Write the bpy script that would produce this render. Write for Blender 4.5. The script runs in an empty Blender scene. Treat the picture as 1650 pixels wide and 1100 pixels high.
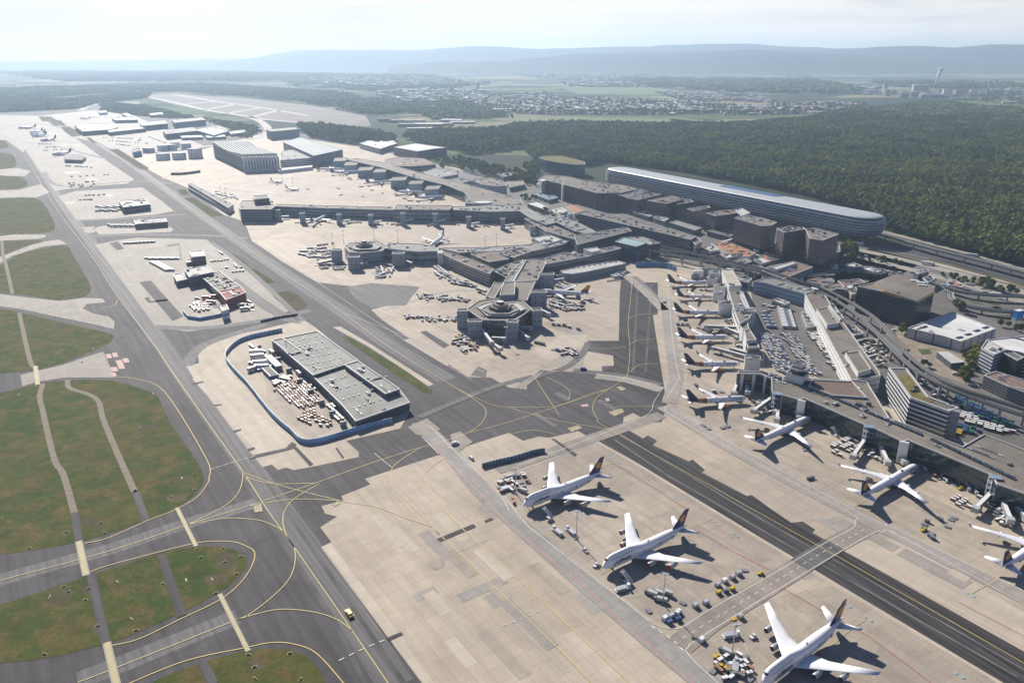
import bpy, bmesh, math, random
import numpy as np
from mathutils import Vector, Matrix, geometry, noise
R = math.radians
S = bpy.context.scene
COL = S.collection
rnd = random.Random(11)
# ---------------------------------------------------------------- camera, sky, sun, exposure
CAM_H, FOC, YH = 281.0, 1238.2, 90.7          # height above the apron, focal length in photo pixels, row of the horizon
TILT = math.atan((550 - YH) / FOC)
cd = bpy.data.cameras.new('camera')
cam = bpy.data.objects.new('camera', cd); COL.objects.link(cam)
cam.location = (0, 0, CAM_H); cam.rotation_euler = (R(90) - TILT, 0, 0)
cd.sensor_width = 36.0; cd.lens = FOC / 1650 * 36; cd.clip_start = 1; cd.clip_end = 200000
S.camera = cam
SUN_EL, SUN_AZ = 33.5, -24.0                   # azimuth measured from +Y, negative to the left
w = bpy.data.worlds.new('World'); S.world = w; w.use_nodes = True
nt = w.node_tree; bg = nt.nodes['Background']
sky = nt.nodes.new('ShaderNodeTexSky'); sky.sky_type = 'NISHITA'; sky.sun_disc = False
sky.sun_elevation = R(SUN_EL); sky.sun_rotation = R(SUN_AZ); sky.air_density = .7; sky.dust_density = .4; sky.ozone_density = 4.0
# thin high cloud veil mixed into the real sky
tc = nt.nodes.new('ShaderNodeTexCoord'); mp = nt.nodes.new('ShaderNodeMapping'); mp.inputs['Scale'].default_value = (1.6, 1.6, 16)
cn = nt.nodes.new('ShaderNodeTexNoise'); cn.inputs['Scale'].default_value = 2.6; cn.inputs['Detail'].default_value = 7; cn.inputs['Distortion'].default_value = .6
cr = nt.nodes.new('ShaderNodeValToRGB'); cr.color_ramp.elements[0].position = .38; cr.color_ramp.elements[1].position = .64
cr.color_ramp.elements[0].color = (0, 0, 0, 1); cr.color_ramp.elements[1].color = (1, 1, 1, 1)
mx = nt.nodes.new('ShaderNodeMix'); mx.data_type = 'RGBA'; mx.inputs[7].default_value = (14.2, 13.9, 13.4, 1)
nt.links.new(tc.outputs['Generated'], mp.inputs[0]); nt.links.new(mp.outputs[0], cn.inputs[0]); nt.links.new(cn.outputs[0], cr.inputs[0])
sx = nt.nodes.new('ShaderNodeSeparateXYZ'); nt.links.new(tc.outputs['Generated'], sx.inputs[0])
lw = nt.nodes.new('ShaderNodeMapRange'); lw.inputs[1].default_value = .065; lw.inputs[2].default_value = .11; lw.inputs[3].default_value = .93; lw.inputs[4].default_value = .02; nt.links.new(sx.outputs[2], lw.inputs[0])
cz = nt.nodes.new('ShaderNodeMath'); cz.operation = 'MULTIPLY'; nt.links.new(lw.outputs[0], cz.inputs[1]); nt.links.new(cr.outputs[0], cz.inputs[0])
ad = nt.nodes.new('ShaderNodeMath'); ad.operation = 'ADD'; ad.use_clamp = True; nt.links.new(cz.outputs[0], ad.inputs[0]); nt.links.new(lw.outputs[0], ad.inputs[1])
vc = nt.nodes.new('ShaderNodeMix'); vc.data_type = 'RGBA'; vc.inputs[6].default_value = (12.6, 12.4, 12.0, 1); vc.inputs[7].default_value = (14.8, 14.3, 13.5, 1); nt.links.new(cr.outputs[0], vc.inputs[0]); nt.links.new(vc.outputs[2], mx.inputs[7])
nt.links.new(ad.outputs[0], mx.inputs[0]); ss = nt.nodes.new('ShaderNodeVectorMath'); ss.operation = 'MULTIPLY'; ss.inputs[1].default_value = (.50, .72, 1.12); nt.links.new(sky.outputs[0], ss.inputs[0]); nt.links.new(ss.outputs[0], mx.inputs[6]); nt.links.new(mx.outputs[2], bg.inputs[0])
bg.inputs[1].default_value = 0.05
sd = bpy.data.lights.new('sun', 'SUN'); sd.energy = 5.0; sd.angle = R(.53); sd.color = (1.0, .93, .83)
sun = bpy.data.objects.new('sun', sd); COL.objects.link(sun)
sdir = Vector((math.sin(R(SUN_AZ)) * math.cos(R(SUN_EL)), math.cos(R(SUN_AZ)) * math.cos(R(SUN_EL)), math.sin(R(SUN_EL))))
sun.rotation_euler = sdir.to_track_quat('Z', 'Y').to_euler(); sun.location = (-400, 900, 900)
S.view_settings.view_transform = 'Standard'; S.view_settings.look = 'None'; S.view_settings.exposure = EXPO = 0.5
S.cycles.max_bounces = 5; S.cycles.diffuse_bounces = 1; S.cycles.glossy_bounces = 2; S.cycles.transmission_bounces = 2
S.cycles.volume_bounces = 1; S.cycles.transparent_max_bounces = 6; S.cycles.volume_max_steps = 32
S.cycles.use_denoising = True

def W(px, py, z=0.0):
    "point at height z seen at photo pixel (px, py)"
    a = (px - 825) / FOC; b = (550 - py) / FOC
    c, s = math.cos(TILT), math.sin(TILT)
    k = (z - CAM_H) / (-s + b * c)
    return Vector((a * k, (c + b * s) * k, z))
def PR(p):
    c, s = math.cos(TILT), math.sin(TILT)
    z = p[2] - CAM_H; d = p[1] * c - z * s
    return 825 + FOC * p[0] / d, 550 - FOC * (p[1] * s + z * c) / d
UA = math.atan2(.824, -.567)                    # direction of the runways
U = Vector((math.cos(UA), math.sin(UA), 0)); V = Vector((-U.y, U.x, 0)) * -1   # V: to the right of U

# ---------------------------------------------------------------- objects
def tag(o, label=None, cat=None, group=None, kind=None):
    if label: o['label'] = label
    if cat: o['category'] = cat
    if group: o['group'] = group
    if kind: o['kind'] = kind
    return o
def empty(name, loc=(0, 0, 0), rz=0, label=None, cat=None, group=None):
    o = bpy.data.objects.new(name, None); COL.objects.link(o); o.location = loc; o.rotation_euler = (0, 0, rz)
    o.empty_display_size = 1
    return tag(o, label, cat, group)
def mesh_obj(name, me, parent=None, loc=None, rz=None):
    o = bpy.data.objects.new(name, me); COL.objects.link(o)
    if parent: o.parent = parent
    if loc is not None: o.location = loc
    if rz is not None: o.rotation_euler = (0, 0, rz)
    return o
class MB:
    "mesh builder: lists of verts, faces, material slots"
    def __init__(s): s.v = []; s.f = []; s.m = []; s.mats = []; s.uv = None; s.sm = []
    def mi(s, m):
        if m not in s.mats: s.mats.append(m)
        return s.mats.index(m)
    def add(s, vs, fs, m, smooth=False):
        b = len(s.v); i = s.mi(m); s.v += [tuple(v) for v in vs]
        for f in fs: s.f.append(tuple(b + q for q in f)); s.m.append(i); s.sm.append(smooth)
    def box(s, c, d, m, rz=0, taper=1, bottom=False):
        x, y, z = d[0] / 2, d[1] / 2, d[2]; co, si = math.cos(rz), math.sin(rz)
        vs = []
        for zz, t in ((0, 1), (z, taper)):
            for ax, ay in ((-x, -y), (x, -y), (x, y), (-x, y)):
                ax *= t; ay *= t
                vs.append((c[0] + ax * co - ay * si, c[1] + ax * si + ay * co, c[2] + zz))
        fs = [(0, 1, 5, 4), (1, 2, 6, 5), (2, 3, 7, 6), (3, 0, 4, 7), (4, 5, 6, 7)]
        if bottom: fs.append((3, 2, 1, 0))
        s.add(vs, fs, m)
    def bar(s, a, b, r, m, n=6, r2=None, smooth=True):
        a = Vector(a); b = Vector(b); d = (b - a); q = d.to_track_quat('Z', 'Y').to_matrix(); r2 = r if r2 is None else r2
        vs = []
        for p, rr in ((a, r), (b, r2)):
            for k in range(n):
                t = 2 * math.pi * k / n; vs.append(p + q @ Vector((rr * math.cos(t), rr * math.sin(t), 0)))
        fs = [(k, (k + 1) % n, n + (k + 1) % n, n + k) for k in range(n)] + [tuple(range(n, 2 * n)), tuple(range(n - 1, -1, -1))]
        s.add(vs, fs, m, smooth)
    def rings(s, rs, m, closed=True, cap=True, smooth=True):
        "loft equal-length rings"
        n = len(rs[0]); vs = [p for r in rs for p in r]; fs = []
        for i in range(len(rs) - 1):
            for k in range(n if closed else n - 1):
                a = i * n + k; b = i * n + (k + 1) % n
                fs.append((a, b, b + n, a + n))
        if cap: fs += [tuple(range(n - 1, -1, -1)), tuple(range((len(rs) - 1) * n, len(rs) * n))]
        s.add(vs, fs, m, smooth)
    def poly(s, pts, m):
        "flat polygon, any shape"
        tri = geometry.tessellate_polygon([[Vector(p) for p in pts]])
        nz = 0
        for i in range(len(pts)):
            p, q = pts[i], pts[(i + 1) % len(pts)]; nz += p[0] * q[1] - q[0] * p[1]
        out = []
        for t in tri:
            a, b, c = (Vector(pts[i]) for i in t)
            out.append(t if (b - a).cross(c - a).z > 0 else (t[0], t[2], t[1]))
        s.add(pts, out, m)
    def prism(s, pts, z0, z1, ms, mt=None, cap=True):
        "vertical prism over a plan polygon"
        pts = ccw(pts); n = len(pts)
        vs = [(p[0], p[1], z0) for p in pts] + [(p[0], p[1], z1) for p in pts]
        s.add(vs, [(i, (i + 1) % n, n + (i + 1) % n, n + i) for i in range(n)], ms)
        if cap: s.poly([(p[0], p[1], z1) for p in pts], mt or ms)
    def obj(s, name, parent=None, loc=None, rz=None, origin=None):
        if origin is not None:
            ox, oy, oz = origin; s.v = [(x - ox, y - oy, z - oz) for x, y, z in s.v]
        me = bpy.data.meshes.new(name); me.from_pydata(s.v, [], s.f)
        for m in s.mats: me.materials.append(m)
        me.polygons.foreach_set('material_index', s.m); me.polygons.foreach_set('use_smooth', s.sm)
        me.update()
        return mesh_obj(name, me, parent, loc, rz)
def ccw(pts):
    a = sum(p[0] * q[1] - q[0] * p[1] for p, q in zip(pts, list(pts[1:]) + [pts[0]]))
    return list(pts) if a > 0 else list(pts)[::-1]
def offset(pts, d):
    "offset a ccw closed polygon outward by d"
    pts = ccw(pts); n = len(pts); out = []
    for i in range(n):
        p0, p1, p2 = (Vector(pts[j % n][:2]) for j in (i - 1, i, i + 1))
        a = (p1 - p0).normalized(); b = (p2 - p1).normalized()
        na = Vector((a.y, -a.x)); nb = Vector((b.y, -b.x)); m = na + nb
        if m.length < .2: m = na * 1.0; k = 1
        else: m.normalize(); k = 1 / max(.35, m.dot(na))
        q = p1 + m * d * k; out.append((q.x, q.y))
    return out
def smooth_pts(pts, closed=False, n=5):
    P = [Vector(p) for p in pts]; out = []; N = len(P)
    rng = range(N) if closed else range(N - 1)
    for i in rng:
        p0 = P[(i - 1) % N] if closed or i > 0 else P[0]; p1 = P[i]; p2 = P[(i + 1) % N]
        p3 = P[(i + 2) % N] if closed or i + 2 < N else P[-1]
        for k in range(n):
            t = k / n
            out.append(.5 * ((2 * p1) + (p2 - p0) * t + (2 * p0 - 5 * p1 + 4 * p2 - p3) * t * t + (3 * p1 - p0 - 3 * p2 + p3) * t ** 3))
    if not closed: out.append(P[-1])
    return out
def ribbon(mb, pts, width, m, z=None, closed=False):
    P = [Vector(p) for p in pts]; n = len(P); L = []; Rr = []
    for i in range(n):
        a = P[i] - P[i - 1] if i > 0 or closed else P[1] - P[0]
        b = P[(i + 1) % n] - P[i] if i < n - 1 or closed else P[-1] - P[-2]
        a.z = b.z = 0; a.normalize(); b.normalize(); t = (a + b)
        t = t.normalized() if t.length > .1 else a
        nn = Vector((-t.y, t.x, 0)); k = min(2.5, 1 / max(.3, nn.dot(Vector((-a.y, a.x, 0)))))
        L.append(P[i] + nn * width / 2 * k); Rr.append(P[i] - nn * width / 2 * k)
    if z is not None:
        for q in L + Rr: q.z = z
    vs = L + Rr; fs = [(i, n + i, n + (i + 1) % n, (i + 1) % n) for i in range(n if closed else n - 1)]
    mb.add(vs, fs, m)
def copy_tree(o, parent=None):
    c = o.copy(); COL.objects.link(c)
    if parent: c.parent = parent
    for ch in o.children: copy_tree(ch, c)
    return c

# ---------------------------------------------------------------- materials
MATS = {}
def node_mat(name):
    m = bpy.data.materials.new(name); m.use_nodes = True; t = m.node_tree; b = t.nodes['Principled BSDF']
    return m, t, b
def rgb(c): return (c[0], c[1], c[2], 1)
def plain(name, c, rough=.7, metal=0.0, var=.10, scale=.25, spec=.5, emit=None):
    "paint, metal or plaster with gentle uneven tone"
    if name in MATS: return MATS[name]
    m, t, b = node_mat(name); N = t.nodes.new; L = t.links.new
    b.inputs['Roughness'].default_value = rough; b.inputs['Metallic'].default_value = metal
    b.inputs['Specular IOR Level'].default_value = spec
    g = N('ShaderNodeNewGeometry'); nz = N('ShaderNodeTexNoise'); nz.inputs['Scale'].default_value = scale; nz.inputs['Detail'].default_value = 5
    L(g.outputs['Position'], nz.inputs['Vector'])
    mr = N('ShaderNodeMapRange'); mr.inputs[1].default_value = .3; mr.inputs[2].default_value = .7
    mr.inputs[3].default_value = 1 - var; mr.inputs[4].default_value = 1 + var
    L(nz.outputs[0], mr.inputs[0])
    vm = N('ShaderNodeVectorMath'); vm.operation = 'SCALE'; vm.inputs[0].default_value = c
    L(mr.outputs[0], vm.inputs['Scale']); L(vm.outputs[0], b.inputs['Base Color'])
    MATS[name] = m
    return m
def rotpos(t, ang):
    g = t.nodes.new('ShaderNodeNewGeometry'); vr = t.nodes.new('ShaderNodeVectorRotate'); vr.rotation_type = 'Z_AXIS'
    vr.inputs['Angle'].default_value = -ang; t.links.new(g.outputs['Position'], vr.inputs['Vector']); return vr.outputs[0]
def scaled(t, vec, sc):
    m = t.nodes.new('ShaderNodeVectorMath'); m.operation = 'MULTIPLY'; m.inputs[1].default_value = sc
    t.links.new(vec, m.inputs[0]); return m.outputs[0]
def noise_n(t, vec, scale, detail=4, lo=.3, hi=.7, a=0, b=1, rough=.5, dist=0):
    n = t.nodes.new('ShaderNodeTexNoise'); n.inputs['Scale'].default_value = scale; n.inputs['Detail'].default_value = detail
    n.inputs['Roughness'].default_value = rough; n.inputs['Distortion'].default_value = dist
    t.links.new(vec, n.inputs['Vector'])
    r = t.nodes.new('ShaderNodeMapRange'); r.inputs[1].default_value = lo; r.inputs[2].default_value = hi
    r.inputs[3].default_value = a; r.inputs[4].default_value = b; t.links.new(n.outputs[0], r.inputs[0]); return r.outputs[0]
def mul(t, a, b):
    m = t.nodes.new('ShaderNodeMath'); m.operation = 'MULTIPLY'
    for i, q in enumerate((a, b)):
        if isinstance(q, (int, float)): m.inputs[i].default_value = q
        else: t.links.new(q, m.inputs[i])
    return m.outputs[0]
def mixc(t, fac, c1, c2):
    m = t.nodes.new('ShaderNodeMix'); m.data_type = 'RGBA'
    if isinstance(fac, (int, float)): m.inputs[0].default_value = fac
    else: t.links.new(fac, m.inputs[0])
    for i, c in ((6, c1), (7, c2)):
        if isinstance(c, tuple): m.inputs[i].default_value = rgb(c)
        else: t.links.new(c, m.inputs[i])
    return m.outputs[2]
def scalec(t, col, f):
    m = t.nodes.new('ShaderNodeVectorMath'); m.operation = 'SCALE'
    if isinstance(col, tuple): m.inputs[0].default_value = col
    else: t.links.new(col, m.inputs[0])
    t.links.new(f, m.inputs['Scale']); return m.outputs[0]
def pavement(name, c, ang=UA, st=(.012, .16), slab=(10, 7.5), joint=.16, jdark=.80, var=.05, stain=.16, streak=.10, rough=.72, tint=None):
    if name in MATS: return MATS[name]
    m, t, b = node_mat(name); p = rotpos(t, ang)
    f = noise_n(t, p, .012, 3, a=1 - stain * .5, b=1 + stain * .5)
    f = mul(t, f, noise_n(t, scaled(t, p, (st[0], st[1], 1)), 1.0, 5, a=1 - streak, b=1 + streak))
    f = mul(t, f, noise_n(t, scaled(t, p, (.07, .05, 1)), 1.0, 7, .45, .75, 1.0, 1 - stain, rough=.7, dist=.8))
    f = mul(t, f, noise_n(t, p, .6, 6, a=1 - var, b=1 + var, rough=.65))
    col = scalec(t, c, f)
    if tint: col = mixc(t, noise_n(t, p, .02, 3, .4, .65, 0, .6), col, scalec(t, tint, f))
    if slab:
        br = t.nodes.new('ShaderNodeTexBrick'); br.offset = 0; br.inputs['Scale'].default_value = 1
        br.inputs['Brick Width'].default_value = slab[0]; br.inputs['Row Height'].default_value = slab[1]
        br.inputs['Mortar Size'].default_value = joint; br.inputs['Mortar Smooth'].default_value = .3
        br.inputs['Color1'].default_value = rgb((1 - var * .9,) * 3); br.inputs['Color2'].default_value = rgb((1 + var * .9,) * 3)
        br.inputs['Mortar'].default_value = rgb((jdark,) * 3); t.links.new(p, br.inputs['Vector'])
        mm = t.nodes.new('ShaderNodeVectorMath'); mm.operation = 'MULTIPLY'
        t.links.new(col, mm.inputs[0]); t.links.new(br.outputs['Color'], mm.inputs[1]); col = mm.outputs[0]
    t.links.new(col, b.inputs['Base Color']); b.inputs['Roughness'].default_value = rough
    b.inputs['Specular IOR Level'].default_value = .22
    MATS[name] = m; return m
CONC = pavement('apron_concrete', (.455, .388, .305), joint=.16, jdark=.80, tint=(.37, .31, .24), stain=.16)
CONC2 = pavement('apron_concrete_pale', (.30, .268, .228), stain=.2)
CONC3 = pavement('service_road_concrete', (.30, .285, .26), slab=(6, 4), stain=.25, var=.09)
CONC4 = pavement('apron_concrete_old', (.33, .30, .265), slab=(7.5, 7.5), stain=.2, var=.07)
ASPH = pavement('taxiway_asphalt', (.078, .073, .076), slab=None, stain=.34, streak=.30, var=.10, rough=.8, st=(.008, .22))
ASPHL = pavement('worn_asphalt', (.13, .126, .126), slab=None, stain=.2, streak=.34, var=.06, rough=.75, st=(.006, .35))
ASPHD = pavement('fresh_asphalt', (.050, .047, .048), slab=None, stain=.2, streak=.62, var=.12, rough=.8, st=(.006, .40), ang=math.atan2(296 - 603, 250 - 75))
ROAD = pavement('road_asphalt', (.155, .145, .135), slab=None, stain=.3, streak=.1, var=.12)
def grass_mat(name, g1, g2, g3, sc=.03):
    m, t, b = node_mat(name); g = t.nodes.new('ShaderNodeNewGeometry').outputs['Position']
    c = mixc(t, noise_n(t, g, sc * .7, 5, .40, .64, dist=1.2), g1, g2)
    c = mixc(t, noise_n(t, g, sc * 2.3, 6, .47, .66, 0, .9, rough=.72), c, g3)
    f = mul(t, noise_n(t, g, .45, 6, a=.72, b=1.28, rough=.7), noise_n(t, g, .09, 5, a=.8, b=1.2, rough=.6))
    t.links.new(scalec(t, c, f), b.inputs['Base Color']); b.inputs['Roughness'].default_value = .95; b.inputs['Specular IOR Level'].default_value = .2
    MATS[name] = m; return m
GRASS = grass_mat('mown_grass', (.044, .076, .013), (.088, .088, .022), (.150, .098, .040))
GRASS2 = grass_mat('dry_grass', (.085, .080, .042), (.12, .10, .062), (.10, .075, .045), .02)
LAWN = grass_mat('lawn', (.06, .085, .02), (.095, .10, .03), (.10, .10, .05), .05)
YEL = plain('yellow_marking', (.56, .46, .17), .7, var=.12, scale=.6)
WHT = plain('white_marking', (.62, .60, .56), .7, var=.12, scale=.6)
RED = plain('red_marking', (.50, .10, .08), .7, var=.15, scale=.6)
BLUE = plain('blue_marking', (.24, .40, .48), .7)
TAN = plain('worn_track_soil', (.22, .185, .135), .9, var=.2, scale=.3)
# ================================================================ THE SETTING
def far_land():
    m, t, b = node_mat('farmland_and_woods'); g = t.nodes.new('ShaderNodeNewGeometry').outputs['Position']
    vo = t.nodes.new('ShaderNodeTexVoronoi'); vo.inputs['Scale'].default_value = 1
    wob = t.nodes.new('ShaderNodeTexNoise'); wob.inputs['Scale'].default_value = .002
    t.links.new(g, wob.inputs['Vector'])
    s1 = scaled(t, rotpos(t, R(15)), (.0016, .0034, 1)); add = t.nodes.new('ShaderNodeVectorMath'); add.operation = 'ADD'
    t.links.new(s1, add.inputs[0]); t.links.new(scaled(t, wob.outputs['Color'], (.5, .5, 0)), add.inputs[1]); t.links.new(add.outputs[0], vo.inputs['Vector'])
    sp = t.nodes.new('ShaderNodeSeparateColor'); t.links.new(vo.outputs['Color'], sp.inputs[0])
    ra = t.nodes.new('ShaderNodeValToRGB'); ra.color_ramp.interpolation = 'CONSTANT'; t.links.new(sp.outputs[0], ra.inputs[0])
    cols = [(0, (.028, .042, .02)), (.34, (.085, .12, .04)), (.5, (.035, .05, .022)), (.64, (.24, .21, .12)), (.74, (.11, .14, .05)), (.84, (.03, .045, .02)), (.93, (.30, .27, .17))]
    e = ra.color_ramp.elements
    while len(e) < len(cols): e.new(.5)
    for q, (pp, c) in zip(e, cols): q.position = pp; q.color = rgb(c)
    wood = noise_n(t, g, .0003, 5, .53, .57, 0, 1, rough=.65)
    c = mixc(t, wood, ra.outputs[0], (.03, .045, .022))
    f = mul(t, noise_n(t, g, .02, 6, a=.7, b=1.3, rough=.7), noise_n(t, g, .0015, 4, a=.8, b=1.2))
    t.links.new(scalec(t, c, f), b.inputs['Base Color']); b.inputs['Roughness'].default_value = .95; b.inputs['Specular IOR Level'].default_value = .15
    return m
g = MB(); X = 27000
g.add([(-X, -2000, -.5), (X, -2000, -.5), (X, 23900, -.5), (-X, 23900, -.5)], [(0, 1, 2, 3)], far_land())
tag(g.obj('ground'), kind='structure')
def pw(pts, z, sm=False):
    P = [W(p[0], p[1], 0) for p in pts]
    if sm: P = smooth_pts(P, True)
    for p in P: p.z = z
    return [tuple(p) for p in P]
def lift(z): return z + .12 if z >= .13 else z
def sheet(name, polys, m, z, sm=False):
    z = lift(z)
    for k, pl in enumerate(polys):
        b = MB(); b.poly(pw(pl, z), m) if not sm else b.poly(pw(pl, z, True), m)
        tag(b.obj(name), kind='structure')
def band(name, lines, m, z, wd, sm=True):
    z = lift(z)
    b = MB()
    for l in lines:
        P = [W(p[0], p[1], 0) for p in l]
        if sm and len(P) > 2: P = smooth_pts(P)
        ribbon(b, P, wd, m, z)
    return tag(b.obj(name), kind='structure')
# whole airport site: asphalt, then concrete aprons, then grass
sheet('taxiway', [[(-500, 1500), (-500, 240), (0, 182), (130, 177), (150, 168), (225, 163), (226, 170), (300, 190), (400, 206), (425, 200), (440, 212), (500, 217),
       (600, 236), (700, 262), (800, 275), (870, 295), (975, 300), (1390, 385), (1700, 470), (2400, 660), (2400, 1500)]], ASPH, 0)
T1 = [(262, 286), (303, 303), (360, 346), (393, 357), (399, 370), (405, 387), (454, 421), (512, 455), (565, 461), (598, 456), (677, 462), (662, 480), (654, 492),
      (621, 493), (598, 499), (614, 514), (680, 559), (754, 607), (790, 608), (820, 624), (848, 627), (852, 612), (871, 596), (917, 598), (970, 598), (970, 590), (989, 589),
      (988, 573), (947, 566), (947, 549), (996, 549), (998, 480), (1001, 447), (1020, 447), (1020, 455), (1060, 455), (1060, 506), (1052, 508), (1068, 610), (1075, 654),
      (1066, 680), (1047, 680), (1020, 665), (1005, 672), (1003, 687), (1036, 706), (1044, 701), (1059, 710), (1052, 717), (1110, 743), (1116, 740), (1136, 757), (1131, 761),
      (1204, 799), (1210, 797), (1240, 812), (1276, 839), (1286, 835), (1314, 853), (1309, 858), (1650, 1049), (2300, 1415), (2300, 640), (1700, 475), (1390, 390), (975, 305), (700, 265), (600, 240), (425, 215), (330, 240), (200, 252), (255, 282)]
C5 = [(830, 1320), (680, 1100), (517, 881), (534, 873), (516, 849), (543, 832), (524, 827), (518, 815), (553, 806), (550, 799), (597, 780), (588, 771), (738, 723), (820, 697),
      (843, 710), (868, 703), (884, 705), (929, 695), (932, 694), (952, 706), (1019, 743), (1230, 871), (1612, 1100), (1960, 1320)]
PAD = [(310, 606), (300, 590), (321, 585), (318, 569), (328, 559), (364, 544), (377, 539), (420, 531), (489, 515), (509, 528), (600, 605), (662, 660), (645, 690), (558, 710),
       (578, 728), (578, 736), (507, 751), (474, 757), (460, 753), (448, 757), (438, 748), (423, 752), (411, 738), (402, 727)]
sheet('apron', [T1, C5, PAD], CONC, .06)
sheet('apron', [[(153, 394), (191, 387), (221, 383), (333, 386), (352, 398), (385, 425), (420, 455), (455, 480), (475, 497), (455, 506), (420, 516), (364, 524), (305, 534), (280, 531), (249, 523)],
      [(66, 278), (40, 240), (0, 192), (-20, 185), (61, 187), (90, 205), (122, 223), (170, 258), (216, 289), (205, 296), (150, 300), (100, 306), (88, 308)],
      [(94, 316), (122, 308), (229, 302), (262, 325), (280, 340), (250, 346), (180, 352), (125, 356)], [(150, 368), (165, 364), (265, 360), (280, 370), (275, 374), (160, 378)],
      [(133, 366), (152, 365), (153, 375), (137, 375)], [(120, 222), (61, 187), (150, 178), (215, 186), (330, 236), (200, 252), (160, 230)],], CONC2, .06)
sheet('apron', [[(-60, 472), (0, 474), (50, 480), (95, 485), (135, 480), (165, 481), (170, 487), (140, 490), (133, 497), (150, 505), (175, 510), (185, 518), (183, 530), (150, 522), (80, 508), (40, 499), (0, 493), (-60, 488)],
      [(33, 604), (100, 588), (160, 568), (167, 567), (185, 608), (105, 608), (60, 615), (36, 622)], [(-60, 378), (0, 378), (72, 378), (75, 382), (60, 385), (0, 388), (-60, 391)],
      [(-40, 430), (0, 414), (60, 391), (95, 386), (108, 393), (70, 397), (20, 412), (0, 424)], [(-80, 309), (30, 306), (66, 297), (80, 310), (60, 318), (-80, 320)],
      [(-80, 275), (30, 271), (50, 276), (40, 284), (-80, 283)], [(-80, 190), (0, 192), (40, 240), (38, 246), (10, 226), (-80, 222)]], CONC2, .07)
grass_polys = [[(-60, 225), (0, 226), (10, 230), (14, 236), (0, 240), (-60, 242)], [(-60, 245), (0, 246), (20, 250), (26, 262), (20, 270), (0, 273), (-60, 275)],
  [(-60, 283), (20, 284), (40, 290), (44, 298), (30, 304), (0, 306), (-60, 308)], [(-60, 322), (0, 320), (40, 318), (62, 322), (75, 335), (88, 362), (85, 372), (60, 376), (20, 378), (-60, 380)],
  [(-60, 392), (20, 388), (60, 387), (68, 390), (40, 397), (5, 411), (-60, 432)],
  [(0, 427), (30, 410), (70, 400), (107, 396), (118, 412), (135, 440), (146, 462), (140, 475), (125, 480), (90, 483), (50, 477), (0, 471), (-80, 468), (-80, 445)],
  [(-80, 488), (0, 497), (40, 505), (100, 520), (160, 533), (182, 540), (176, 552), (150, 565), (100, 585), (50, 597), (0, 602), (-80, 612)],
  [(-80, 645), (0, 633), (60, 618), (105, 613), (150, 612), (185, 614), (215, 622), (250, 635), (262, 655), (280, 690), (305, 725), (322, 752), (328, 770), (320, 790), (300, 808), (270, 825), (235, 838), (180, 858), (130, 872), (60, 885), (0, 893), (-80, 902)],
  [(-80, 988), (0, 973), (60, 955), (120, 935), (180, 915), (250, 893), (300, 882), (340, 880), (370, 883), (390, 893), (398, 905), (392, 920), (375, 938), (345, 958), (300, 983), (240, 1010), (200, 1028), (120, 1050), (60, 1062), (0, 1068), (-80, 1080)],
  [(240, 1102), (330, 1065), (400, 1048), (440, 1045), (470, 1048), (495, 1058), (512, 1075), (525, 1100), (545, 1160), (170, 1160)]]
sheet('grass', grass_polys, GRASS, .09, True)
sheet('grass', [[(552, 541), (562, 543), (640, 588), (697, 630), (694, 635), (680, 631), (600, 578), (562, 550)], [(368, 407), (378, 410), (398, 424), (402, 428), (392, 427), (376, 415)],
   [(402, 432), (412, 434), (440, 452), (443, 456), (430, 456), (412, 443)], [(297, 319), (312, 318), (345, 340), (362, 347), (340, 349), (318, 333)], [(286, 306), (298, 305), (306, 314), (292, 314)]], GRASS, .09)
sheet('grass', [[(176, 241), (190, 240), (240, 271), (236, 275), (222, 272)], [(62, 188), (82, 188), (93, 195), (68, 196)], [(78, 196), (97, 194), (108, 203), (88, 203)], [(97, 204), (112, 204), (135, 218), (116, 221), (104, 212)], [(138, 222), (145, 222), (158, 231), (150, 231)]], GRASS2, .09)
sheet('grass', [[(455, 470), (470, 470), (490, 485), (492, 495), (480, 499), (466, 496), (440, 477)]], GRASS2, .085, True)
# upper north-west runway field
sheet('runway_field', [[(228, 154), (285, 151), (330, 155), (400, 159), (500, 170), (590, 187), (598, 203), (560, 203), (500, 200), (430, 193), (380, 185), (285, 170)]], plain('scorched_field', (.20, .17, .14), .9, var=.2, scale=.01), 0)
band('runway', [[(230, 155), (285, 166), (330, 177), (400, 188), (432, 193), (500, 199), (560, 203)], [(230, 154), (280, 153), (345, 163), (430, 175), (497, 187)], [(300, 168), (345, 164)], [(330, 177), (380, 168)], [(365, 183), (420, 174)], [(405, 189), (440, 180), (450, 178)],
      [(400, 188), (420, 196), (432, 208), (424, 219), (390, 228), (330, 236), (270, 238)], [(130, 178), (152, 169), (215, 164)]], CONC2, .08, 34)
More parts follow.
